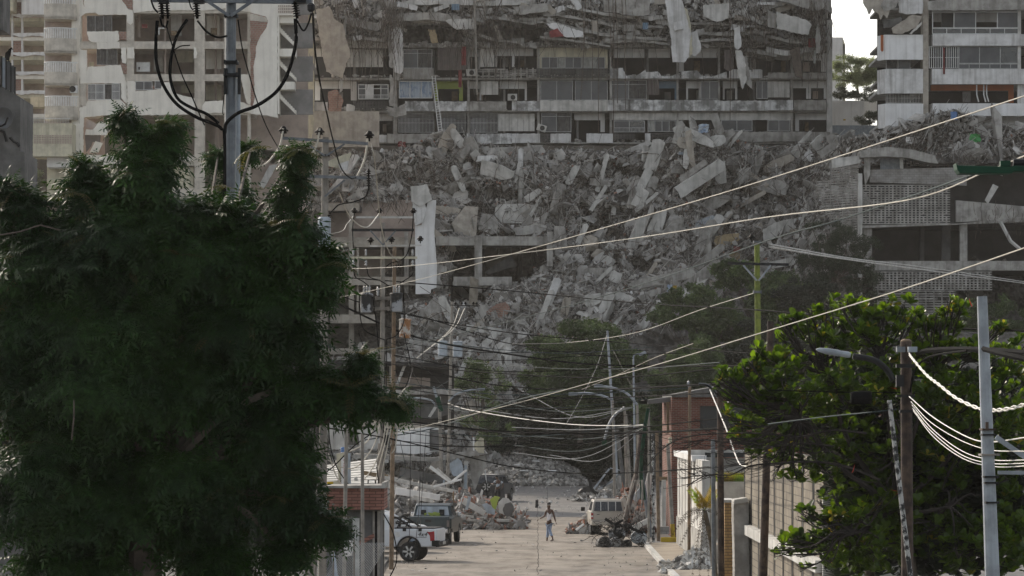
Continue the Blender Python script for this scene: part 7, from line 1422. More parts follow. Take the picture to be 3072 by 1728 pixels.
def person(label, J, D, skin_m, top_m, leg_m, sleeve=0, sandals=True, name='person'):
    q = lambda k: P(*J[k][:2], D+J[k][2]); base = q('foot1'); t = thing(name, label, 'person', Vector((q('pelvis').x, D, 0)))
    order = ['pelvis','belly','chest','neck','head','sh1','el1','wr1','sh2','el2','wr2','hip1','kn1','an1','hip2','kn2','an2','foot1','foot2','skull','toe1','toe2']
    for k in ('skull', 'toe1', 'toe2'): pass
    pts = [q(k) for k in order]; ix = {k: i for i, k in enumerate(order)}
    ed = [(ix[a], ix[b]) for a, b in (('pelvis','belly'),('belly','chest'),('chest','neck'),('neck','head'),('head','skull'),('chest','sh1'),('sh1','el1'),('el1','wr1'),('chest','sh2'),('sh2','el2'),('el2','wr2'),('pelvis','hip1'),('hip1','kn1'),('kn1','an1'),('pelvis','hip2'),('hip2','kn2'),('kn2','an2'),('an1','foot1'),('an2','foot2'),('foot1','toe1'),('foot2','toe2'))]
    rad = [(.14, .11),(.13, .1),(.16, .11),.058,(.078, .09),.064,.043,.03,.064,.043,.03,.09,.06,.04,.09,.06,.04,.036,.036,(.082, .09),(.045, .02),(.045, .02)]
    body = skinned('body', pts, ed, rad, skin_m, t)
    tp = ['belly','chest','sh1','sh2','pelvis']; a = [q('pelvis'), q('belly'), q('chest'), q('chest').lerp(q('sh1'), .55), q('chest').lerp(q('sh2'), .55), q('chest').lerp(q('neck'), .5)]
    r2 = [(.165, .13),(.15, .12),(.178, .128),(.075, .08),(.075, .08),(.08, .08)]; e2 = [(0, 1), (1, 2), (2, 3), (2, 4), (2, 5)]
    if sleeve:
        a += [q('sh1'), q('sh1').lerp(q('el1'), .6), q('sh2'), q('sh2').lerp(q('el2'), .6)]; r2 += [.085, .065, .085, .065]; e2 += [(3, 6), (6, 7), (4, 8), (8, 9)]
    skinned('shirt' if sleeve else 'tank_top', a, e2, r2, top_m, t)
    skinned('trousers', [q('pelvis')+Vector((0, 0, .0)), q('pelvis').lerp(q('hip1'), .8)-Vector((0, 0, .06)), q('kn1'), q('an1').lerp(q('kn1'), .12), q('pelvis').lerp(q('hip2'), .8)-Vector((0, 0, .06)), q('kn2'), q('an2').lerp(q('kn2'), .12)], [(0, 1), (1, 2), (2, 3), (0, 4), (4, 5), (5, 6)], [(.15, .13), .105, .08, .066, .105, .08, .066], leg_m, t)
    hd = q('head'); hc = q('skull'); g = MB(); g.addnp(np.array([tuple(Vector((math.cos(u)*math.cos(v)*.088, math.sin(u)*math.cos(v)*.096, math.sin(v)*.085))+hc+Vector((.012, -.018, .045))) for v in np.linspace(-.35, 1.5, 6) for u in np.linspace(0, 2*math.pi, 14, endpoint=False)]), np.array([[i*14+j, i*14+(j+1) % 14, (i+1)*14+(j+1) % 14, (i+1)*14+j] for i in range(5) for j in range(14)])); g.build('hair', M['hair'], t, smooth=True)
    f = Vector((-.8, .6, 0)).normalized(); rt = Vector((f.y, -f.x, 0))  # face looks away to the left
    g = MB(); g.lathe(hc+f*.09+Vector((0, 0, -.02)), [(.016, 0), (.008, .03)], 6, Matrix.Rotation(R(20), 3, 'X')); g.build('nose', M[skin_m], t)
    for s in (-1, 1):
        g = MB(); g.box(hc+rt*s*.088+Vector((0, 0, -.005)), (.025, .03, .05)); g.build('ear', M[skin_m], t, bevel=.008); g = MB(); g.box(hc+f*.088+rt*s*.03+Vector((0, 0, .012)), (.012, .012, .01)); g.build('eye', M['framew'], t)
    g = MB(); g.box(hc+f*.088+Vector((0, 0, -.055)), (.02, .02, .008)); g.build('mouth', M['redc'], t)
    hand(q('wr1'), q('wr1')-q('el1'), t, 1, skin_m); hand(q('wr2'), q('wr2')-q('el2'), t, 2, skin_m)
    for k in ('1', '2'):
        a_, b_ = q('foot'+k), q('toe'+k); d = (b_-a_).normalized(); c = a_.lerp(b_, .4)-Vector((0, 0, .035)); g = MB(); g.box(c, (.3, .1, .03), d.to_track_quat('X', 'Z').to_matrix()); g.build('sandal' if sandals else 'shoe', M['taupe' if sandals else 'iron'], t, bevel=.01)
    return t
W = lambda x, y, d=0: (1580+x/9.657, 1490+y/9.657, d)
person('man walking away in white tank top and light blue jeans mid-street', {'pelvis': W(652,740), 'belly': W(650,600), 'chest': W(655,440), 'neck': W(650,345), 'head': W(640,275), 'skull': W(640,242), 'sh1': W(585,385,.05), 'el1': W(520,560,.1), 'wr1': W(375,645,.15), 'sh2': W(738,390,-.05), 'el2': W(795,570,-.08), 'wr2': W(842,730,-.1),
  'hip1': W(610,770,.06), 'kn1': W(625,1000,.1), 'an1': W(592,1215,.15), 'foot1': W(592,1262,.15), 'toe1': W(578,1262,.38), 'hip2': W(695,770,-.05), 'kn2': W(660,980,0), 'an2': W(745,1180,-.35), 'foot2': W(755,1235,-.4), 'toe2': W(700,1262,-.2)}, 184.6, 'skin', 'tank', 'jean')
W2 = lambda x, y, d=0: (1400+x/12.075, 1380+y/12.075, d)
person('person in grey-blue T-shirt bending behind the black off-road car', {'pelvis': W2(1120,1010), 'belly': W2(1125,930), 'chest': W2(1150,800), 'neck': W2(1120,690), 'head': W2(1090,650), 'skull': W2(1075,625), 'sh1': W2(1020,770,.05), 'el1': W2(960,880,.1), 'wr1': W2(900,860,.3), 'sh2': W2(1270,790,-.05), 'el2': W2(1330,900,.0), 'wr2': W2(1280,1020,.2),
  'hip1': W2(1070,1050,.06), 'kn1': W2(1060,1200,-.1), 'an1': W2(1060,1340,.1), 'foot1': W2(1060,1372,.1), 'toe1': W2(1030,1385,.3), 'hip2': W2(1180,1050,-.05), 'kn2': W2(1190,1200,-.12), 'an2': W2(1180,1340,0), 'foot2': W2(1180,1372,0), 'toe2': W2(1150,1385,.25)}, 256.8, 'skin', 'trafo', 'iron', sleeve=1, sandals=False)
# ---------------------------------------------------------------- left side of the street
def BX(par, m, name, x0, y0, x1, y1, D, th): g = MB(); g.pbox(x0, y0, x1, y1, D, th); return g.build(name, M[m], par)
def PG(par, m, name, pts, D, th, a=0, seed=0): g = MB(); g.ppoly(jag(pts, a, 6, seed) if a else pts, D, th); return g.build(name, M[m], par)
gw = thing('stone_clad_gatehouse', 'low gatehouse with red stone cladding band above grey rough wall', 'gatehouse', P(1060, 1728, 142)*1); gw.location.z = 0
BX(gw, 'stone', 'stone_band', 955, 1462, 1152, 1530, 141.6, 4); BX(gw, 'conc_d', 'wall', 960, 1530, 1142, 1760, 142, 3.4); g = MB(); g.pbox(1118, 1532, 1124, 1760, 141.9, .4); g.pbox(1132, 1532, 1141, 1760, 141.9, .4); g.build('door_post', M['polec'], gw)
BX(gw, 'black', 'door', 1124, 1534, 1132, 1760, 141.95, .2); PG(gw, 'conc', 'coping', [(1145,1448),(1158,1446),(1158,1465),(955,1464),(955,1458),(1145,1456)], 141.4, 3.4)  # the black strip between the posts is painted-in shade of a narrow gap
PG(gw, 'stone', 'diagonal_band', [(1062,1630),(1122,1600),(1124,1612),(1066,1644)], 141.9, .1); BX(gw, 'curtw', 'leaning_panel', 1058, 1555, 1078, 1728, 141.8, .1)
cf = thing('chain_link_fence', 'chain-link fence with pale posts left of the gatehouse', 'fence', P(985, 0, 124)); cf.location.z = 0
g = MB(); z0, z1 = .15, gz(1628, 124); xa, xb = Xp(935, 124), Xp(1060, 124)
for i in range(26):
    for s in (-1, 1): x = xa+(xb-xa)*i/25; xe = x+s*(z1-z0)*.6; a = Vector((x, 124, z0)); b = Vector((xe, 124, z1)); g.tube([a, b], .006, 3, cap=False)
g.build('mesh', M['galvl'], cf)
for x in (1000, 1062): g = MB(); g.tube([Vector((Xp(x, 124), 124, 0)), Vector((Xp(x, 124), 124, z1+.1))], .03, 6); g.build('post', M['polec'], cf)
g = MB(); g.tube([Vector((xa, 124, z1)), Vector((xb, 124, z1))], .02, 6); g.build('top_rail', M['polec'], cf)
tk = thing('whitewashed_tree', 'whitewashed bare tree trunk with blue and rust stains behind the chain-link fence', 'trunk', P(1000, 0, 127)); tk.location.z = 0; g = MB(); g.tube(spl([Vector((Xp(1010, 127), 127, 0)), P(1004, 1700, 127), P(998, 1650, 127)], 4), .1, 8, r2=.04); g.build('trunk', M['curtb'], tk)
bag = MB(); v, f_ = CHUNK[1]; bag.addnp(v*np.array([.35, .2, .55])+np.array(tuple(P(1048, 1645, 127))), f_); tag(bag.build('plastic_bag', M['paper'], bevel=.03), 'white and green plastic bag hanging on the thin pale pole', 'bag')
# collapsed houses behind the pickups
ch = thing('collapsed_house', 'flattened house of stacked grey slabs behind the parked cars', 'ruined house', P(1220, 0, 240)); ch.location.z = 0
for m, name, pts, D, th, a in [('iron','roof_slab',[(955,1077),(1150,1083),(1364,1092),(1366,1101),(1150,1096),(955,1092)],238,8,.6),('roomd','dark_interior',[(960,1095),(1362,1100),(1362,1290),(960,1290)],245,.4,0),('room','inner_wall',[(1150,1128),(1290,1134),(1290,1160),(1150,1160)],241,.3,1),('conc_l','post',[(1210,1095),(1218,1095),(1196,1152),(1188,1152)],238.5,.4,.4),('conc_l','post',[(1168,1098),(1176,1098),(1176,1152),(1168,1152)],239.5,.4,.4),  # the near-black backing stands for shade inside the house
   ('conc','sagging_floor',[(1060,1160),(1200,1170),(1380,1166),(1400,1180),(1385,1185),(1200,1182),(1060,1178)],237,7,1),('conc_d','corrugated_ceiling',[(1210,1184),(1385,1184),(1345,1245),(1290,1256),(1218,1248)],238,.3,.8),('conc_l','broken_beam',[(1304,1216),(1312,1220),(1292,1252),(1284,1250)],236.5,.3,.4),('beigeconc','ledge',[(985,1252),(1190,1268),(1330,1270),(1330,1288),(1190,1288),(985,1268)],236,2,.8),
   ('whitec','wall',[(1189,1287),(1290,1282),(1324,1286),(1326,1352),(1250,1362),(1189,1358)],235.5,.4,.8),('conc_l','wall',[(988,1268),(1040,1270),(1040,1345),(988,1350)],236,.4,1.2),('conc_l','wall',[(1072,1290),(1138,1280),(1138,1345),(1080,1350)],236.2,.4,1.5),('conc_d','dark_doorway',[(1289,1288),(1322,1290),(1322,1350),(1289,1352)],235.3,.1,.6),('conc_d','dark_opening',[(1046,1284),(1078,1284),(1076,1335),(1040,1335)],236.6,.1,1),  # dark sheets painted in for the shade of a doorway and an opening
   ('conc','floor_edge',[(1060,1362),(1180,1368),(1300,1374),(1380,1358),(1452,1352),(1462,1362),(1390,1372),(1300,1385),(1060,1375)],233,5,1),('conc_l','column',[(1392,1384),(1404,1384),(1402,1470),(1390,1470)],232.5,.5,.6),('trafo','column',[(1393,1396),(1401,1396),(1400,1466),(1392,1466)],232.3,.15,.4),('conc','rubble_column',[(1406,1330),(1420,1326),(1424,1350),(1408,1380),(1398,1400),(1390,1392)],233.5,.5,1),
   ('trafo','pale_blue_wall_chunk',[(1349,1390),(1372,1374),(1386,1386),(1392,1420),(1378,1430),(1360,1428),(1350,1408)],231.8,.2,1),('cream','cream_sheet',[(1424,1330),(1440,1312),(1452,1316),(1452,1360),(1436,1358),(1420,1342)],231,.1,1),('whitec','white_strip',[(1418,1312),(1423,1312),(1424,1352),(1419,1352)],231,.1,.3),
   ('conc','hanging_panel',[(1408,1372),(1455,1366),(1460,1400),(1440,1430),(1424,1476),(1412,1430)],233.8,.4,1)]: PG(ch, m, name, pts, D, th, a, len(name))
tr = thing('tiled_roof', 'pale tiled roof slab slumped behind the advertising panels', 'fallen roof', P(1040, 0, 222)); tr.location.z = 0
g = MB(); A_ = [P(958,1398,230), P(1128,1376,230), P(1140,1448,218), P(958,1452,218)]; g.prism(A_, (0, 0, -.3)); g.build('roof_slab', M['conc_l'], tr)
g = MB()
for k in range(1, 9):
    a = A_[0].lerp(A_[3], k/9); b = A_[1].lerp(A_[2], k/9); g.prism([a+Vector((0, -.02, .02)), b+Vector((0, -.02, .02)), b+Vector((0, -.05, .02)), a+Vector((0, -.05, .02))], (0, 0, .03))
g.build('tile_joints', M['conc_d'], tr)
ad = thing('advertising_panels', 'upright pale green panel with faded red vertical lettering beside a yellow banner', 'sign', P(1030, 0, 200)); ad.location.z = 0
PG(ad, 'cream', 'panel', [(1009,1360),(1036,1359),(1036,1459),(1018,1459),(1012,1400)], 200, .08); PG(ad, 'trafo', 'panel', [(1042,1359),(1051,1360),(1053,1458),(1042,1458)], 200, .08); PG(ad, 'framew', 'panel', [(1023,1372),(1042,1372),(1042,1459),(1023,1459)], 199.9, .06)
def letters(par, txt, x, y, D, size, m, step=6.0):
    g = MB()
    for k, c in enumerate(txt): textm(g, c, size*D/F*1.35, P(x-2.5, y+k*step, D))
    return g.build('lettering', M[m], par)
letters(ad, 'CARNES', 1032.5, 1384, 199.8, 7.5, 'redl', step=8.6)
letters(ad, 'C8E', 1021.5, 1441, 199.8, 8, 'iron', step=8)
PG(ad, 'yel', 'yellow_banner', [(968,1446),(1008,1444),(1008,1459),(968,1459)], 199.95, .06); PG(ad, 'cream', 'pale_banner', [(1000,1444),(1022,1442),(1022,1459),(1000,1459)], 199.9, .06)
g = MB(); p = P(975, 1452, 199.8); g.lathe(p, [(.1, 0), (.1, .01)], 12, Matrix.Rotation(R(90), 3, 'X')); g.build('banner_emblem', M['cream'], ad)
for m, D_, a in (('water', 210, (1024,1346,1036,1358)),): g = MB(); g.lathe(P(1030,1360,210), [(.13, 0), (.14, .02), (.14, .3), (.12, .33)], 12); tag(g.build('blue_bucket', M[m]), 'small blue bucket above the upright advertising panel', 'bucket')
# planks and slabs of the fallen house: separate things
def plank(x0, y0, x1, y1, D, w_, m, label, D2=None, th=.25, name='fallen_beam', cat='beam'):
    a = P(x0, y0, D); b = P(x1, y1, D2 or D); k = w_*D/F/2; d = (b-a).normalized(); up = Vector((0, 1, 0)).cross(d).normalized(); g = MB(); f = Vector((0, th/2, 0)); g.prism([a-up*k-f, a+up*k*1.1-f, b+up*k-f, b-up*k*.8-f], f*2)
    return tag(g.build(name, M[m], bevel=.015), label, cat, 'fallen beams beside the parked cars')
for a in [(1150,1432,1412,1484,215,10,'conc_l','long pale slab edge slanting down over the parked cars'),(1165,1428,1300,1470,218,7,'conc','second slab edge just above the long pale one'),(1090,1418,1180,1432,220,12,'wood','splintered brown timber left of the slanting slabs'),(1200,1415,1330,1440,222,26,'conc_d','wide dark sheet lying under the house floor'),(1290,1400,1350,1445,216,9,'framew','white plank leaning down right above the pickup'),(1310,1405,1362,1450,215,6,'conc_l','thin pale plank beside the white leaning plank'),(1300,1460,1385,1438,214,6,'framew','thin white plank crossing the pale plank'),(1350,1450,1400,1410,217,7,'whitec','whitish plank rising by the pale blue column'),
   (1186,1472,1320,1492,208,20,'whitec','broad white wall slab above the parked cars'),(1240,1492,1300,1502,207,13,'conc_l','ragged grey slab under the broad white one'),(1160,1455,1240,1480,210,14,'conc_l','pale slab at the left of the broad white one'),(1390,1502,1455,1540,203,18,'conc_l','big tilted pale slab right of the pickup'),(1410,1490,1400,1530,202,9,'trafo','pale green strip standing on the tilted slab'),(1376,1525,1392,1478,204,3,'framew','thin white rod standing beside the tilted slab'),(1440,1500,1480,1536,206,12,'conc','grey slab behind the tilted pale one'),(1395,1480,1470,1505,212,6,'conc','level beam running right towards the black car'),
   (1380,1545,1460,1556,204,6,'conc_l','flat slab at the foot of the debris'),(1490,1560,1528,1562,203,8,'conc_l','flat paving block at the right end of the debris'),(1440,1540,1520,1556,207,5,'wood','thin board sliding off the right of the debris'),(1400,1560,1450,1562,200,6,'conc','low slab at the debris edge nearest the road'),(1360,1478,1362,1530,208,5,'wood','dark upright stake in the debris'),(1458,1440,1462,1492,240,4,'iron','dark upright bar in front of the black car'),(1455,1410,1460,1450,240,3,'framew','pale strip standing by the black car'),
   (1440,1405,1458,1392,250,12,'trafo','pale blue hood panel tilted over the black car')]: plank(*a[:8])
for pts, m, D, lab in [([(1470,1500),(1484,1488),(1500,1492),(1492,1508),(1486,1536),(1476,1520)],'lime',206,'lime green broken panel leaning in the debris'),([(1494,1510),(1508,1494),(1526,1496),(1540,1512),(1536,1540),(1512,1545),(1496,1536)],'conc_l',205,'round-edged grey wall disc right of the lime panel'),([(1514,1512),(1532,1506),(1542,1520),(1536,1548),(1516,1548),(1508,1530)],'conc_d',204,'dark torn foam lump against the grey disc'),([(1446,1514),(1462,1510),(1486,1530),(1484,1545),(1460,1538)],'trafo',204.5,'pale blue crumpled sheet in the debris')]:
    g = MB(); g.ppoly(jag(pts, 1, 6, len(lab)), D, .2); tag(g.build('broken_panel', M[m]), lab, 'broken panel')
def heap(name, label, x0, x1, D, d, pr, n, seed, smax, mats=('rub', 'rubl')):
    rg = np.random.default_rng(seed); r = random.Random(seed); xs_ = [p[0] for p in pr]; hs = [p[1] for p in pr]; hf = lambda x, t: np.interp(x, xs_, hs)*math.sin(math.pi*min(1, max(0, t)))**.7
    g = MB(); nx, ny = 30, 9; vs = []
    for j in range(ny+1):
        for i in range(nx+1): x = x0+(x1-x0)*i/nx; t = j/ny; DD = D+d*t; vs.append((Xp(x, D), DD, hf(x, t)*.85+.12*noise.noise(Vector((x*.1, t*6, seed))) if 0 < j < ny else -.02))
    g.add(vs, [(j*(nx+1)+i, j*(nx+1)+i+1, (j+1)*(nx+1)+i+1, (j+1)*(nx+1)+i) for j in range(ny) for i in range(nx)])
    t_ = tag(g.build(name, M['earth']), label, 'rubble heap'); x = rg.uniform(x0, x1, n); t = rg.random(n); z = np.array([hf(a, b) for a, b in zip(x, t)])*.95+.04
    for k, mm in enumerate(mats):
        sl_ = slice(k, None, len(mats)); g = MB(); mass(g, (CHUNK[4:]+PLATE+STICK if k else PLATE+STICK+CHUNK[5:]), np.stack([(x[sl_]-1536)*D/F, D+d*t[sl_], z[sl_]], 1), rotmats(len(x[sl_]), rg), .06+smax*rg.random(len(x[sl_]))**3.2, rg=rg); g.build('chips', M[mm], t_)['kind'] = 'stuff'
heap('debris_heap', 'mixed heap of house debris right of the parked pickups', 1340, 1575, 202, 24, [(1340,1.4),(1400,1.5),(1450,1.1),(1500,.75),(1540,.4),(1575,.05)], 2600, 51, .55, ('rub', 'rub', 'rubl', 'rubr'))
heap('debris_heap', 'debris heap under the flattened house behind the parked cars', 1000, 1400, 214, 14, [(1000,1.6),(1150,1.9),(1300,1.7),(1400,1.2)], 2600, 52, .6, ('rub', 'rubl'))
heap('debris_heap', 'rubble strewn under the sagging floor of the flattened house', 960, 1420, 233, 8, [(960,2.6),(1100,2.9),(1250,2.4),(1420,1.8)], 2400, 53, .6)
heap('debris_heap', 'small rubble heap at the left of the beige off-road car', 1706, 1800, 195, 3, [(1706,.05),(1740,.35),(1775,1.0),(1800,.5)], 500, 54, .4, ('rub', 'rubl', 'rubr'))
heap('debris_heap', 'pale rubble heap behind the fallen burnt pole', 1840, 1960, 196, 12, [(1840,.9),(1880,1.8),(1930,2.2),(1960,1.6)], 1300, 55, .55, ('rub', 'rubl', 'rubr'))
heap('debris_heap', 'trampled leaf and soil heap under the car wreckage', 1715, 1900, 262, 8, [(1715,.1),(1760,.5),(1830,.7),(1900,.6)], 900, 56, .4)
for a in [(1890,1590,1945,1560,189,16,'conc_l','thick pale beam lying behind the fallen burnt pole'),(1858,1500,1890,1535,198,34,'conc_l','upright beige slab behind the beige car roof'),(1900,1500,1925,1470,197,22,'trafo','pale blue panel behind the burnt pole'),(1935,1500,1950,1420,196,18,'whitec','white panel standing behind the camera pole'),(1900,1560,1945,1530,193,8,'conc','row of broken hollow blocks on the pale heap'),(1728,1590,1752,1572,188,6,'whitec','white board on the small heap by the beige car')]: plank(*a[:8], name='fallen_slab', cat='slab')
# wrecked car body by the far kerb
wc = thing('crushed_car', 'crushed black car body under boards and metal struts at the far right of the street', 'car wreck', P(1800, 0, 268)); wc.location.z = 0
PG(wc, 'cdark', 'body_shell', [(1737,1475),(1745,1468),(1775,1474),(1810,1478),(1828,1490),(1830,1506),(1790,1508),(1750,1502),(1740,1490)], 265, 3.2, 1.2, 2); PG(wc, 'cdark', 'bonnet', [(1747,1461),(1768,1458),(1770,1440),(1774,1438),(1778,1460),(1785,1476),(1750,1472)], 264.5, .3, .6, 3)
g = MB(); g.tube(spl([P(1770,1442,264),P(1774,1465,264),P(1790,1480,264),P(1818,1484,264),P(1828,1502,264)], 5), .12, 6); g.build('bent_rail', M['iron'], wc)
for a in ((1782,1466,1828,1406,5,'galvl'),(1795,1468,1850,1438,4,'galvl'),(1808,1462,1862,1420,4,'galv'),(1830,1404,1865,1412,3,'galvl')): beamp(*a[:4], 264, a[4], wc, a[5], 'strut')
PG(wc, 'conc', 'board', [(1808,1472),(1846,1422),(1868,1430),(1872,1470),(1860,1500),(1834,1498)], 266, .2, .8, 5); PG(wc, 'conc_d', 'board', [(1828,1480),(1846,1440),(1862,1500),(1830,1506)], 265.2, .15, .8, 6)
g = MB(); g.lathe(P(1762,1500,263.4), [(.28, 0), (.32, .03), (.32, .2), (.2, .22)], 18, Matrix.Rotation(R(-60), 3, 'X')); g.build('wheel', M['tyre'], wc)
# bollard stump and mat by the walking man
g = MB(); g.tube([P(1609,1530,247), P(1611,1500,247)], .09, 8); tag(g.build('stump_post', M['iron']), 'dark stump post standing behind the walking man', 'post')
# ---------------------------------------------------------------- right side of the street
def gpt(x, D, z): return Vector((Xp(x, D), D, z))
bh = thing('brick_house', 'two-storey red brick house with dark window on the right of the street', 'house', Vector((7.8+3, 195, 0)))
xl = Xp(2015, 190); g = MB(); zt = gz(1184, 190)
for a, b, c, d in ((xl, xl+1.35, 0, zt), (xl+6.2, xl+12, 0, zt), (xl+1.35, xl+6.2, gz(1218, 190), zt), (xl+1.35, xl+6.2, 0, gz(1291, 190))): g.box(((a+b)/2, 190.15, (c+d)/2), (b-a, .3, d-c))
g.build('front_wall', M['brickx'], bh); g = MB(); g.box((xl+.12, 196, zt/2), (.25, 11.4, zt)); g.build('side_wall', M['bricky'], bh)
BX(bh, 'glassd', 'window', Xp(2068,190)*F/190+1536-19, 1218, Xp(2068,190)*F/190+1536+290, 1291, 190.25, .05); g = MB(); g.box((xl+2.4, 190.2, gz(1255, 190)), (.08, .12, 1.15)); g.build('window_frame', M['iron'], bh)
g = MB(); g.prism([P(1940,1200,191), P(2017,1190,191), P(2017,1206,191), P(1945,1212,191)], (0, 9, 0)); g.build('roof_overhang', M['conc_d'], bh); g = MB(); g.prism([gpt(2015,189.7,zt), gpt(2330,189.7,zt+.9), gpt(2330,189.7,zt-.1), gpt(2015,189.7,zt-.12)], (0, 12, 0)); g.build('roof', M['conc_d'], bh)
BX(bh, 'wood', 'eave_post', 2000, 1206, 2008, 1300, 190.6, .3); BX(bh, 'cream', 'meter_box', 2006, 1312, 2016, 1332, 188.8, .2); BX(bh, 'cinder', 'step_box', 1980, 1580, 2008, 1602, 186.5, .8); BX(bh, 'conc_l', 'white_side_panel', 1986, 1440, 1998, 1600, 187.5, .3); BX(bh, 'wood', 'porch_beam', 1978, 1430, 2002, 1442, 188, .2)
PG(bh, 'yel', 'kerb_edge', [(1983,1612),(2034,1612),(2034,1626),(1983,1626)], 183.2, .3)
wh = thing('white_walled_house', 'white grooved wall and canopy of a low house along the right pavement', 'house', Vector((8.5, 168, 0)))
XW = 7.32; zt2 = gz(1362, 177)
g = MB(); g.box((XW+.15, 165.5, (zt2+1.35)/2), (.3, 23, zt2-1.35)); g.build('street_wall', M['conc_l'], wh); g = MB(); g.box((XW+.13, 165.5, .68), (.36, 23.1, 1.36)); g.build('rough_plinth', M['conc'], wh)
g = MB()
for y in (174.5, 172, 168.8, 163, 158): g.box((XW-.006, y, (zt2+1.5)/2), (.02, .12, zt2-1.5))
g.build('wall_grooves', M['iron'], wh)
g = MB(); g.prism([P(2020,1352,177.4), P(2060,1352,177.4), P(2060,1368,177.4), P(2022,1368,177.4)], (0, -18, 0)); g.build('canopy', M['whitec'], wh)
BX(wh, 'conc', 'rough_front_panel', 2080, 1372, 2140, 1432, 160, .3); BX(wh, 'conc_l', 'front_wall', 2068, 1350, 2260, 1372, 160.4, .3); BX(wh, 'glassd', 'strip_window', 2115, 1358, 2250, 1372, 160.3, .1); BX(wh, 'conc', 'front_wall', 2140, 1374, 2260, 1420, 160.6, .3); BX(wh, 'beigeconc', 'planter', 2150, 1445, 2246, 1498, 150, .8); BX(wh, 'beigeconc', 'lower_wall', 2085, 1436, 2260, 1620, 161, .3)
g = MB(); r = random.Random(3)
for _ in range(900): x = r.uniform(2150, 2246); a = P(x, 1446, 150.3+r.uniform(-.3, .3)); g.add([a, a+Vector((.025, 0, 0)), a+Vector((r.uniform(-.12, .12), r.uniform(-.1, .1), r.uniform(.15, .42)))], [(0, 1, 2)])
tag(g.build('planter_grass', M['palmg']), 'reddish grass tuft growing in the beige planter', 'grass', kind='stuff')
yw = thing('yellow_brick_pillar', 'yellow brick wall end right of the little palm', 'wall', P(2190, 0, 120)); yw.location.z = 0; BX(yw, 'ybricky', 'brickwork', 2174, 1508, 2202, 1790, 120, 2.4); BX(yw, 'conc_l', 'coping', 2170, 1500, 2206, 1508, 119.9, 2.5)
gr = thing('grey_rendered_pillar', 'chipped grey rendered wall piece beside the yellow brick wall', 'wall', P(2225, 0, 117)); gr.location.z = 0; PG(gr, 'conc', 'render', [(2201,1506),(2206,1502),(2240,1500),(2246,1510),(2250,1800),(2206,1800)], 116, 1.2, .7); PG(gr, 'conc_l', 'broken_top', [(2203,1500),(2242,1494),(2246,1506),(2202,1512)], 115.9, 1.3, 1)
bf = thing('concrete_post_fence', 'tall fence wall of pale blocks between dark gapped posts by the pavement', 'fence wall', Vector((6.95, 102, 0)))
XF = 6.93; y = 89.0; k = 0
while y < 117:
    lw_ = 2.7; ztop = 5.0; g = MB(); g.box((XF+.1, y+lw_/2, (2.75+ztop)/2), (.2, lw_, ztop-2.75)); g.build('block_panel', M['blocky'], bf); g = MB(); g.box((XF+.1, y+lw_/2, 1.2), (.2, lw_, 2.4)); g.build('block_panel', M['blocky'], bf)
    g = MB(); g.box((XF+.16, y+lw_+.35, ztop/2), (.2, .7, ztop)); g.box((XF+.05, y+lw_+.12, ztop/2), (.14, .2, ztop)); g.build('post', M['conc_d'], bf); y += lw_+.7; k += 1
g = MB(); g.box((XF-.03, 103, 2.6), (.34, 28.4, .28)); g.build('ring_beam', M['conc_l'], bf); g = MB(); g.box((XF+.9, 88.6, 2.1), (1.9, .25, 4.2)); g.build('end_wall', M['conc_l'], bf)
g = MB(); g.box((XF+1.6, 96, 1.9), (.3, 10, 3.8)); g.build('inner_wall', M['conc_d'], bf)
# little palm
lp = thing('small_palm', 'small palm with orange-green crown and drooping dead leaves on the pavement', 'palm', Vector((Xp(2152, 130), 130, 0)))
c = P(2114, 1532, 130); g = MB(); g.tube(spl([Vector((Xp(2152, 130), 130, .1)), P(2136, 1640, 130), P(2120, 1560, 130), c], 4), .09, 8, r2=.07); g.build('trunk', M['palmd'], lp)
def pfrond(c, d, L, droop, n, w_, g, r):
    sp_ = [c+d*L*t+Vector((0, 0, -droop*L*t*t)) for t in np.linspace(0, 1, 9)]; g.tube(sp_, .012, 3, r2=.004)
    for i in range(n):
        t = .12+.88*i/n; p = c+d*L*t+Vector((0, 0, -droop*L*t*t)); tan = (d+Vector((0, 0, -2*droop*t))).normalized(); sd = tan.cross(Vector((0, 1, .2))).normalized()
        for s in (-1, 1):
            q_ = (tan*.7+sd*s*.8+Vector((0, r.uniform(-.3, .3), -.25 if droop > .6 else 0))).normalized()*w_*(1-.5*t); g.add([p, p+q_*.5+tan*.02, p+q_, p+q_*.5-tan*.02], [(0, 1, 2, 3)])
r = random.Random(6); g = MB()
for k in range(9): a = R(90+r.uniform(-40, 40)); pfrond(c, Vector((math.cos(a), r.uniform(-.4, .2), math.sin(a))).normalized(), r.uniform(.75, 1.05), .12, 14, .26, g, r)
g.build('green_fronds', M['palmg'], lp); g = MB()
for a, L in ((150, 1.0), (172, 1.1), (205, .9), (15, .8), (250, 1.2), (262, 1.3), (276, 1.2)): pfrond(c, Vector((math.cos(R(a)), r.uniform(-.2, .2), math.sin(R(a)))), L, .9, 16, .13, g, r)
g.build('dead_fronds', M['palmd'], lp)
heap('debris_heap', 'low heap of broken kerb blocks at the bottom of the pavement', 1990, 2135, 148, 6, [(1990,.05),(2040,.25),(2090,.75),(2135,.6)], 500, 57, .35, ('rub', 'conc_l'))
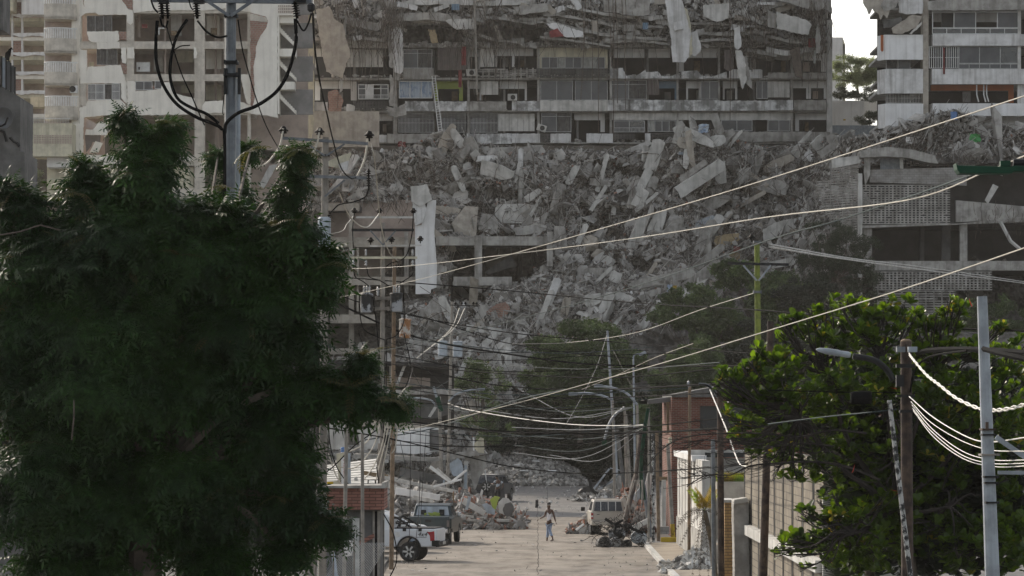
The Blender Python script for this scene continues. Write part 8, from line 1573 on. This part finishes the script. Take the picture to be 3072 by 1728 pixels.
# left edge: rendered wall with glass fence and vulture
le = thing('grey_rendered_building', 'rough grey rendered building corner at the left edge with glass fence on top', 'building', P(-100, 0, 150)); le.location.z = 0
PG(le, 'conc_d', 'wall', [(-500,250),(0,255),(61,292),(60,455),(74,458),(74,560),(60,640),(60,1900),(-500,1900)], 150, 4, .4); PG(le, 'conc_d', 'upper_corner', [(-300,-400),(11,-400),(10,90),(-300,92)], 149, 2)
for a, b, t_, m in ((0,6,168,'iron'),(16,19,175,'iron'),(30,33,188,'iron'),(42,46,200,'iron'),(6,16,172,'trafo'),(19,30,183,'glass'),(33,42,196,'glass')): BX(le, m, 'fence_post' if m == 'iron' else 'glass_panel', a, t_, b, 262+(a*.5), 150+(.1 if m != 'iron' else 0), .15 if m == 'iron' else .03)
for k, pts in enumerate([[(0,392),(12,396),(20,425)],[(30,412),(42,425),(52,430),(58,440)]]): g = MB(); g.tube([P(x, y, 149.97) for x, y in pts], .05, 5); g.build('crack', M['iron'], le)
dsh = thing('satellite_dish', 'grey satellite dish at the left edge below the glass fence', 'satellite dish', P(2, 390, 149)); g = MB(); g.lathe(P(4, 352, 149.4), [(.04, 0), (.2, .03), (.35, .09), (.42, .16), (.4, .16), (.3, .1), (.04, .03)], 20, Matrix.Rotation(R(35), 3, 'Z') @ Matrix.Rotation(R(100), 3, 'X')); g.build('dish', M['glass'], dsh, smooth=True); g = MB(); g.tube([P(0, 380, 149.3), P(16, 372, 148.8), P(24, 352, 148.6)], .04, 6); g.build('feed_arm', M['iron'], dsh)
vu = thing('vulture', 'black vulture perched on the glass fence at the left edge', 'bird', P(24, 186, 150.05)); V_ = lambda x, y, d=0: P(x*1.0, y, 150.05+d)
skinned('body', [V_(22,166), V_(28,152), V_(33,146), V_(35,143), V_(38,150), V_(17,176), V_(26,180), V_(27,186)], [(0, 1), (1, 2), (2, 3), (3, 4), (0, 5), (0, 6), (6, 7)], [(.12, .12), (.09, .09), (.04, .04), (.035, .035), (.012, .012), (.06, .03), (.03, .03), (.012, .012)], 'black', vu)
g = MB(); g.prism([V_(16,158,-.1), V_(27,150,-.1), V_(32,160,-.1), V_(26,182,-.1), V_(20,180,-.1), V_(14,172,-.1)], (0, .05, 0)); g.build('wing', M['black'], vu, bevel=.015)
# litter
r = random.Random(17)
for k, (x, y, s, lab) in enumerate([(1240,1712,14,'largest scatter of white paper at the bottom left of the road'),(1262,1716,12,'white paper clump just right of the largest scatter'),(1277,1700,10,'white paper flake above the clump at the bottom left'),(1247,1698,7,'small white paper flake beside the timber pole foot'),(1760,1626,10,'long white paper on the road near the walking man'),(1711,1622,6,'small white scrap right of the walking man'),(1922,1677,8,'white scrap on the road by the kerb'),(1974,1716,16,'white plastic litter against the kerb at bottom'),(1842,1656,8,'white scrap in front of the dumped transformers'),(1912,1656,8,'pale bottle in front of the wreck heap'),(1782,1646,8,'scrap left of the dumped transformers'),(1600,1636,10,'pale streak of paper left of the road crack'),(1347,1697,8,'scrap on the road right of the pickup shadow'),(1577,1533,8,'white rag left of the stump post'),(2016,1632,10,'white litter under the mottled pole'),(1955,1704,6,'thin paper strip near the kerb')]):
    D = gdepth(y); p = P(x, y, D); g = MB()
    for _ in range(5 if s > 9 else 2): t_ = r.choice(PLATE); q = p+Vector((r.uniform(-1, 1)*s/2*D/F, r.uniform(-.5, .5), .03)); g.addnp(t_[0]*np.array([1, 1, .35])*s*D/F*.5+np.array(tuple(q)), t_[1])
    tag(g.build('litter', M['paper']), lab, 'litter', 'litter on the road')
g = MB(); n = 450; rg = np.random.default_rng(3); Y = rg.uniform(140, 226, n); X = rg.uniform(-8, 6.2, n); X = np.where(rg.random(n) < .5, np.sign(rg.random(n)-.5)*rg.uniform(3.5, 6, n), X); mass(g, CHUNK+STICK, np.stack([X, Y, np.full(n, .02)], 1), rotmats(n, rg), .02+.09*rg.random(n)**3, rg=rg); tag(g.build('road_grit', M['rub']), kind='stuff')
g = MB(); n = 700; Y = rg.uniform(226, 315, n); X = rg.uniform(-9, 14, n); mass(g, CHUNK, np.stack([X, Y, np.full(n, .03)], 1), rotmats(n, rg), .05+.22*rg.random(n)**3, rg=rg); tag(g.build('far_road_stones', M['rubl']), kind='stuff')
hz = bpy.data.materials.new('haze'); hz.use_nodes = True; t = hz.node_tree
for n in list(t.nodes):
    if n.type != 'OUTPUT_MATERIAL': t.nodes.remove(n)
pv = t.nodes.new('ShaderNodeVolumePrincipled'); pv.inputs['Color'].default_value = (1, .96, .9, 1); pv.inputs['Density'].default_value = HAZE; pv.inputs['Anisotropy'].default_value = .5
t.links.new(pv.outputs[0], [n for n in t.nodes if n.type == 'OUTPUT_MATERIAL'][0].inputs['Volume'])
if HAZE: 
    mb = MB(); mb.box((0, 560, 59), (420, 1140, 120)); tag(mb.build('haze', hz), kind='stuff')
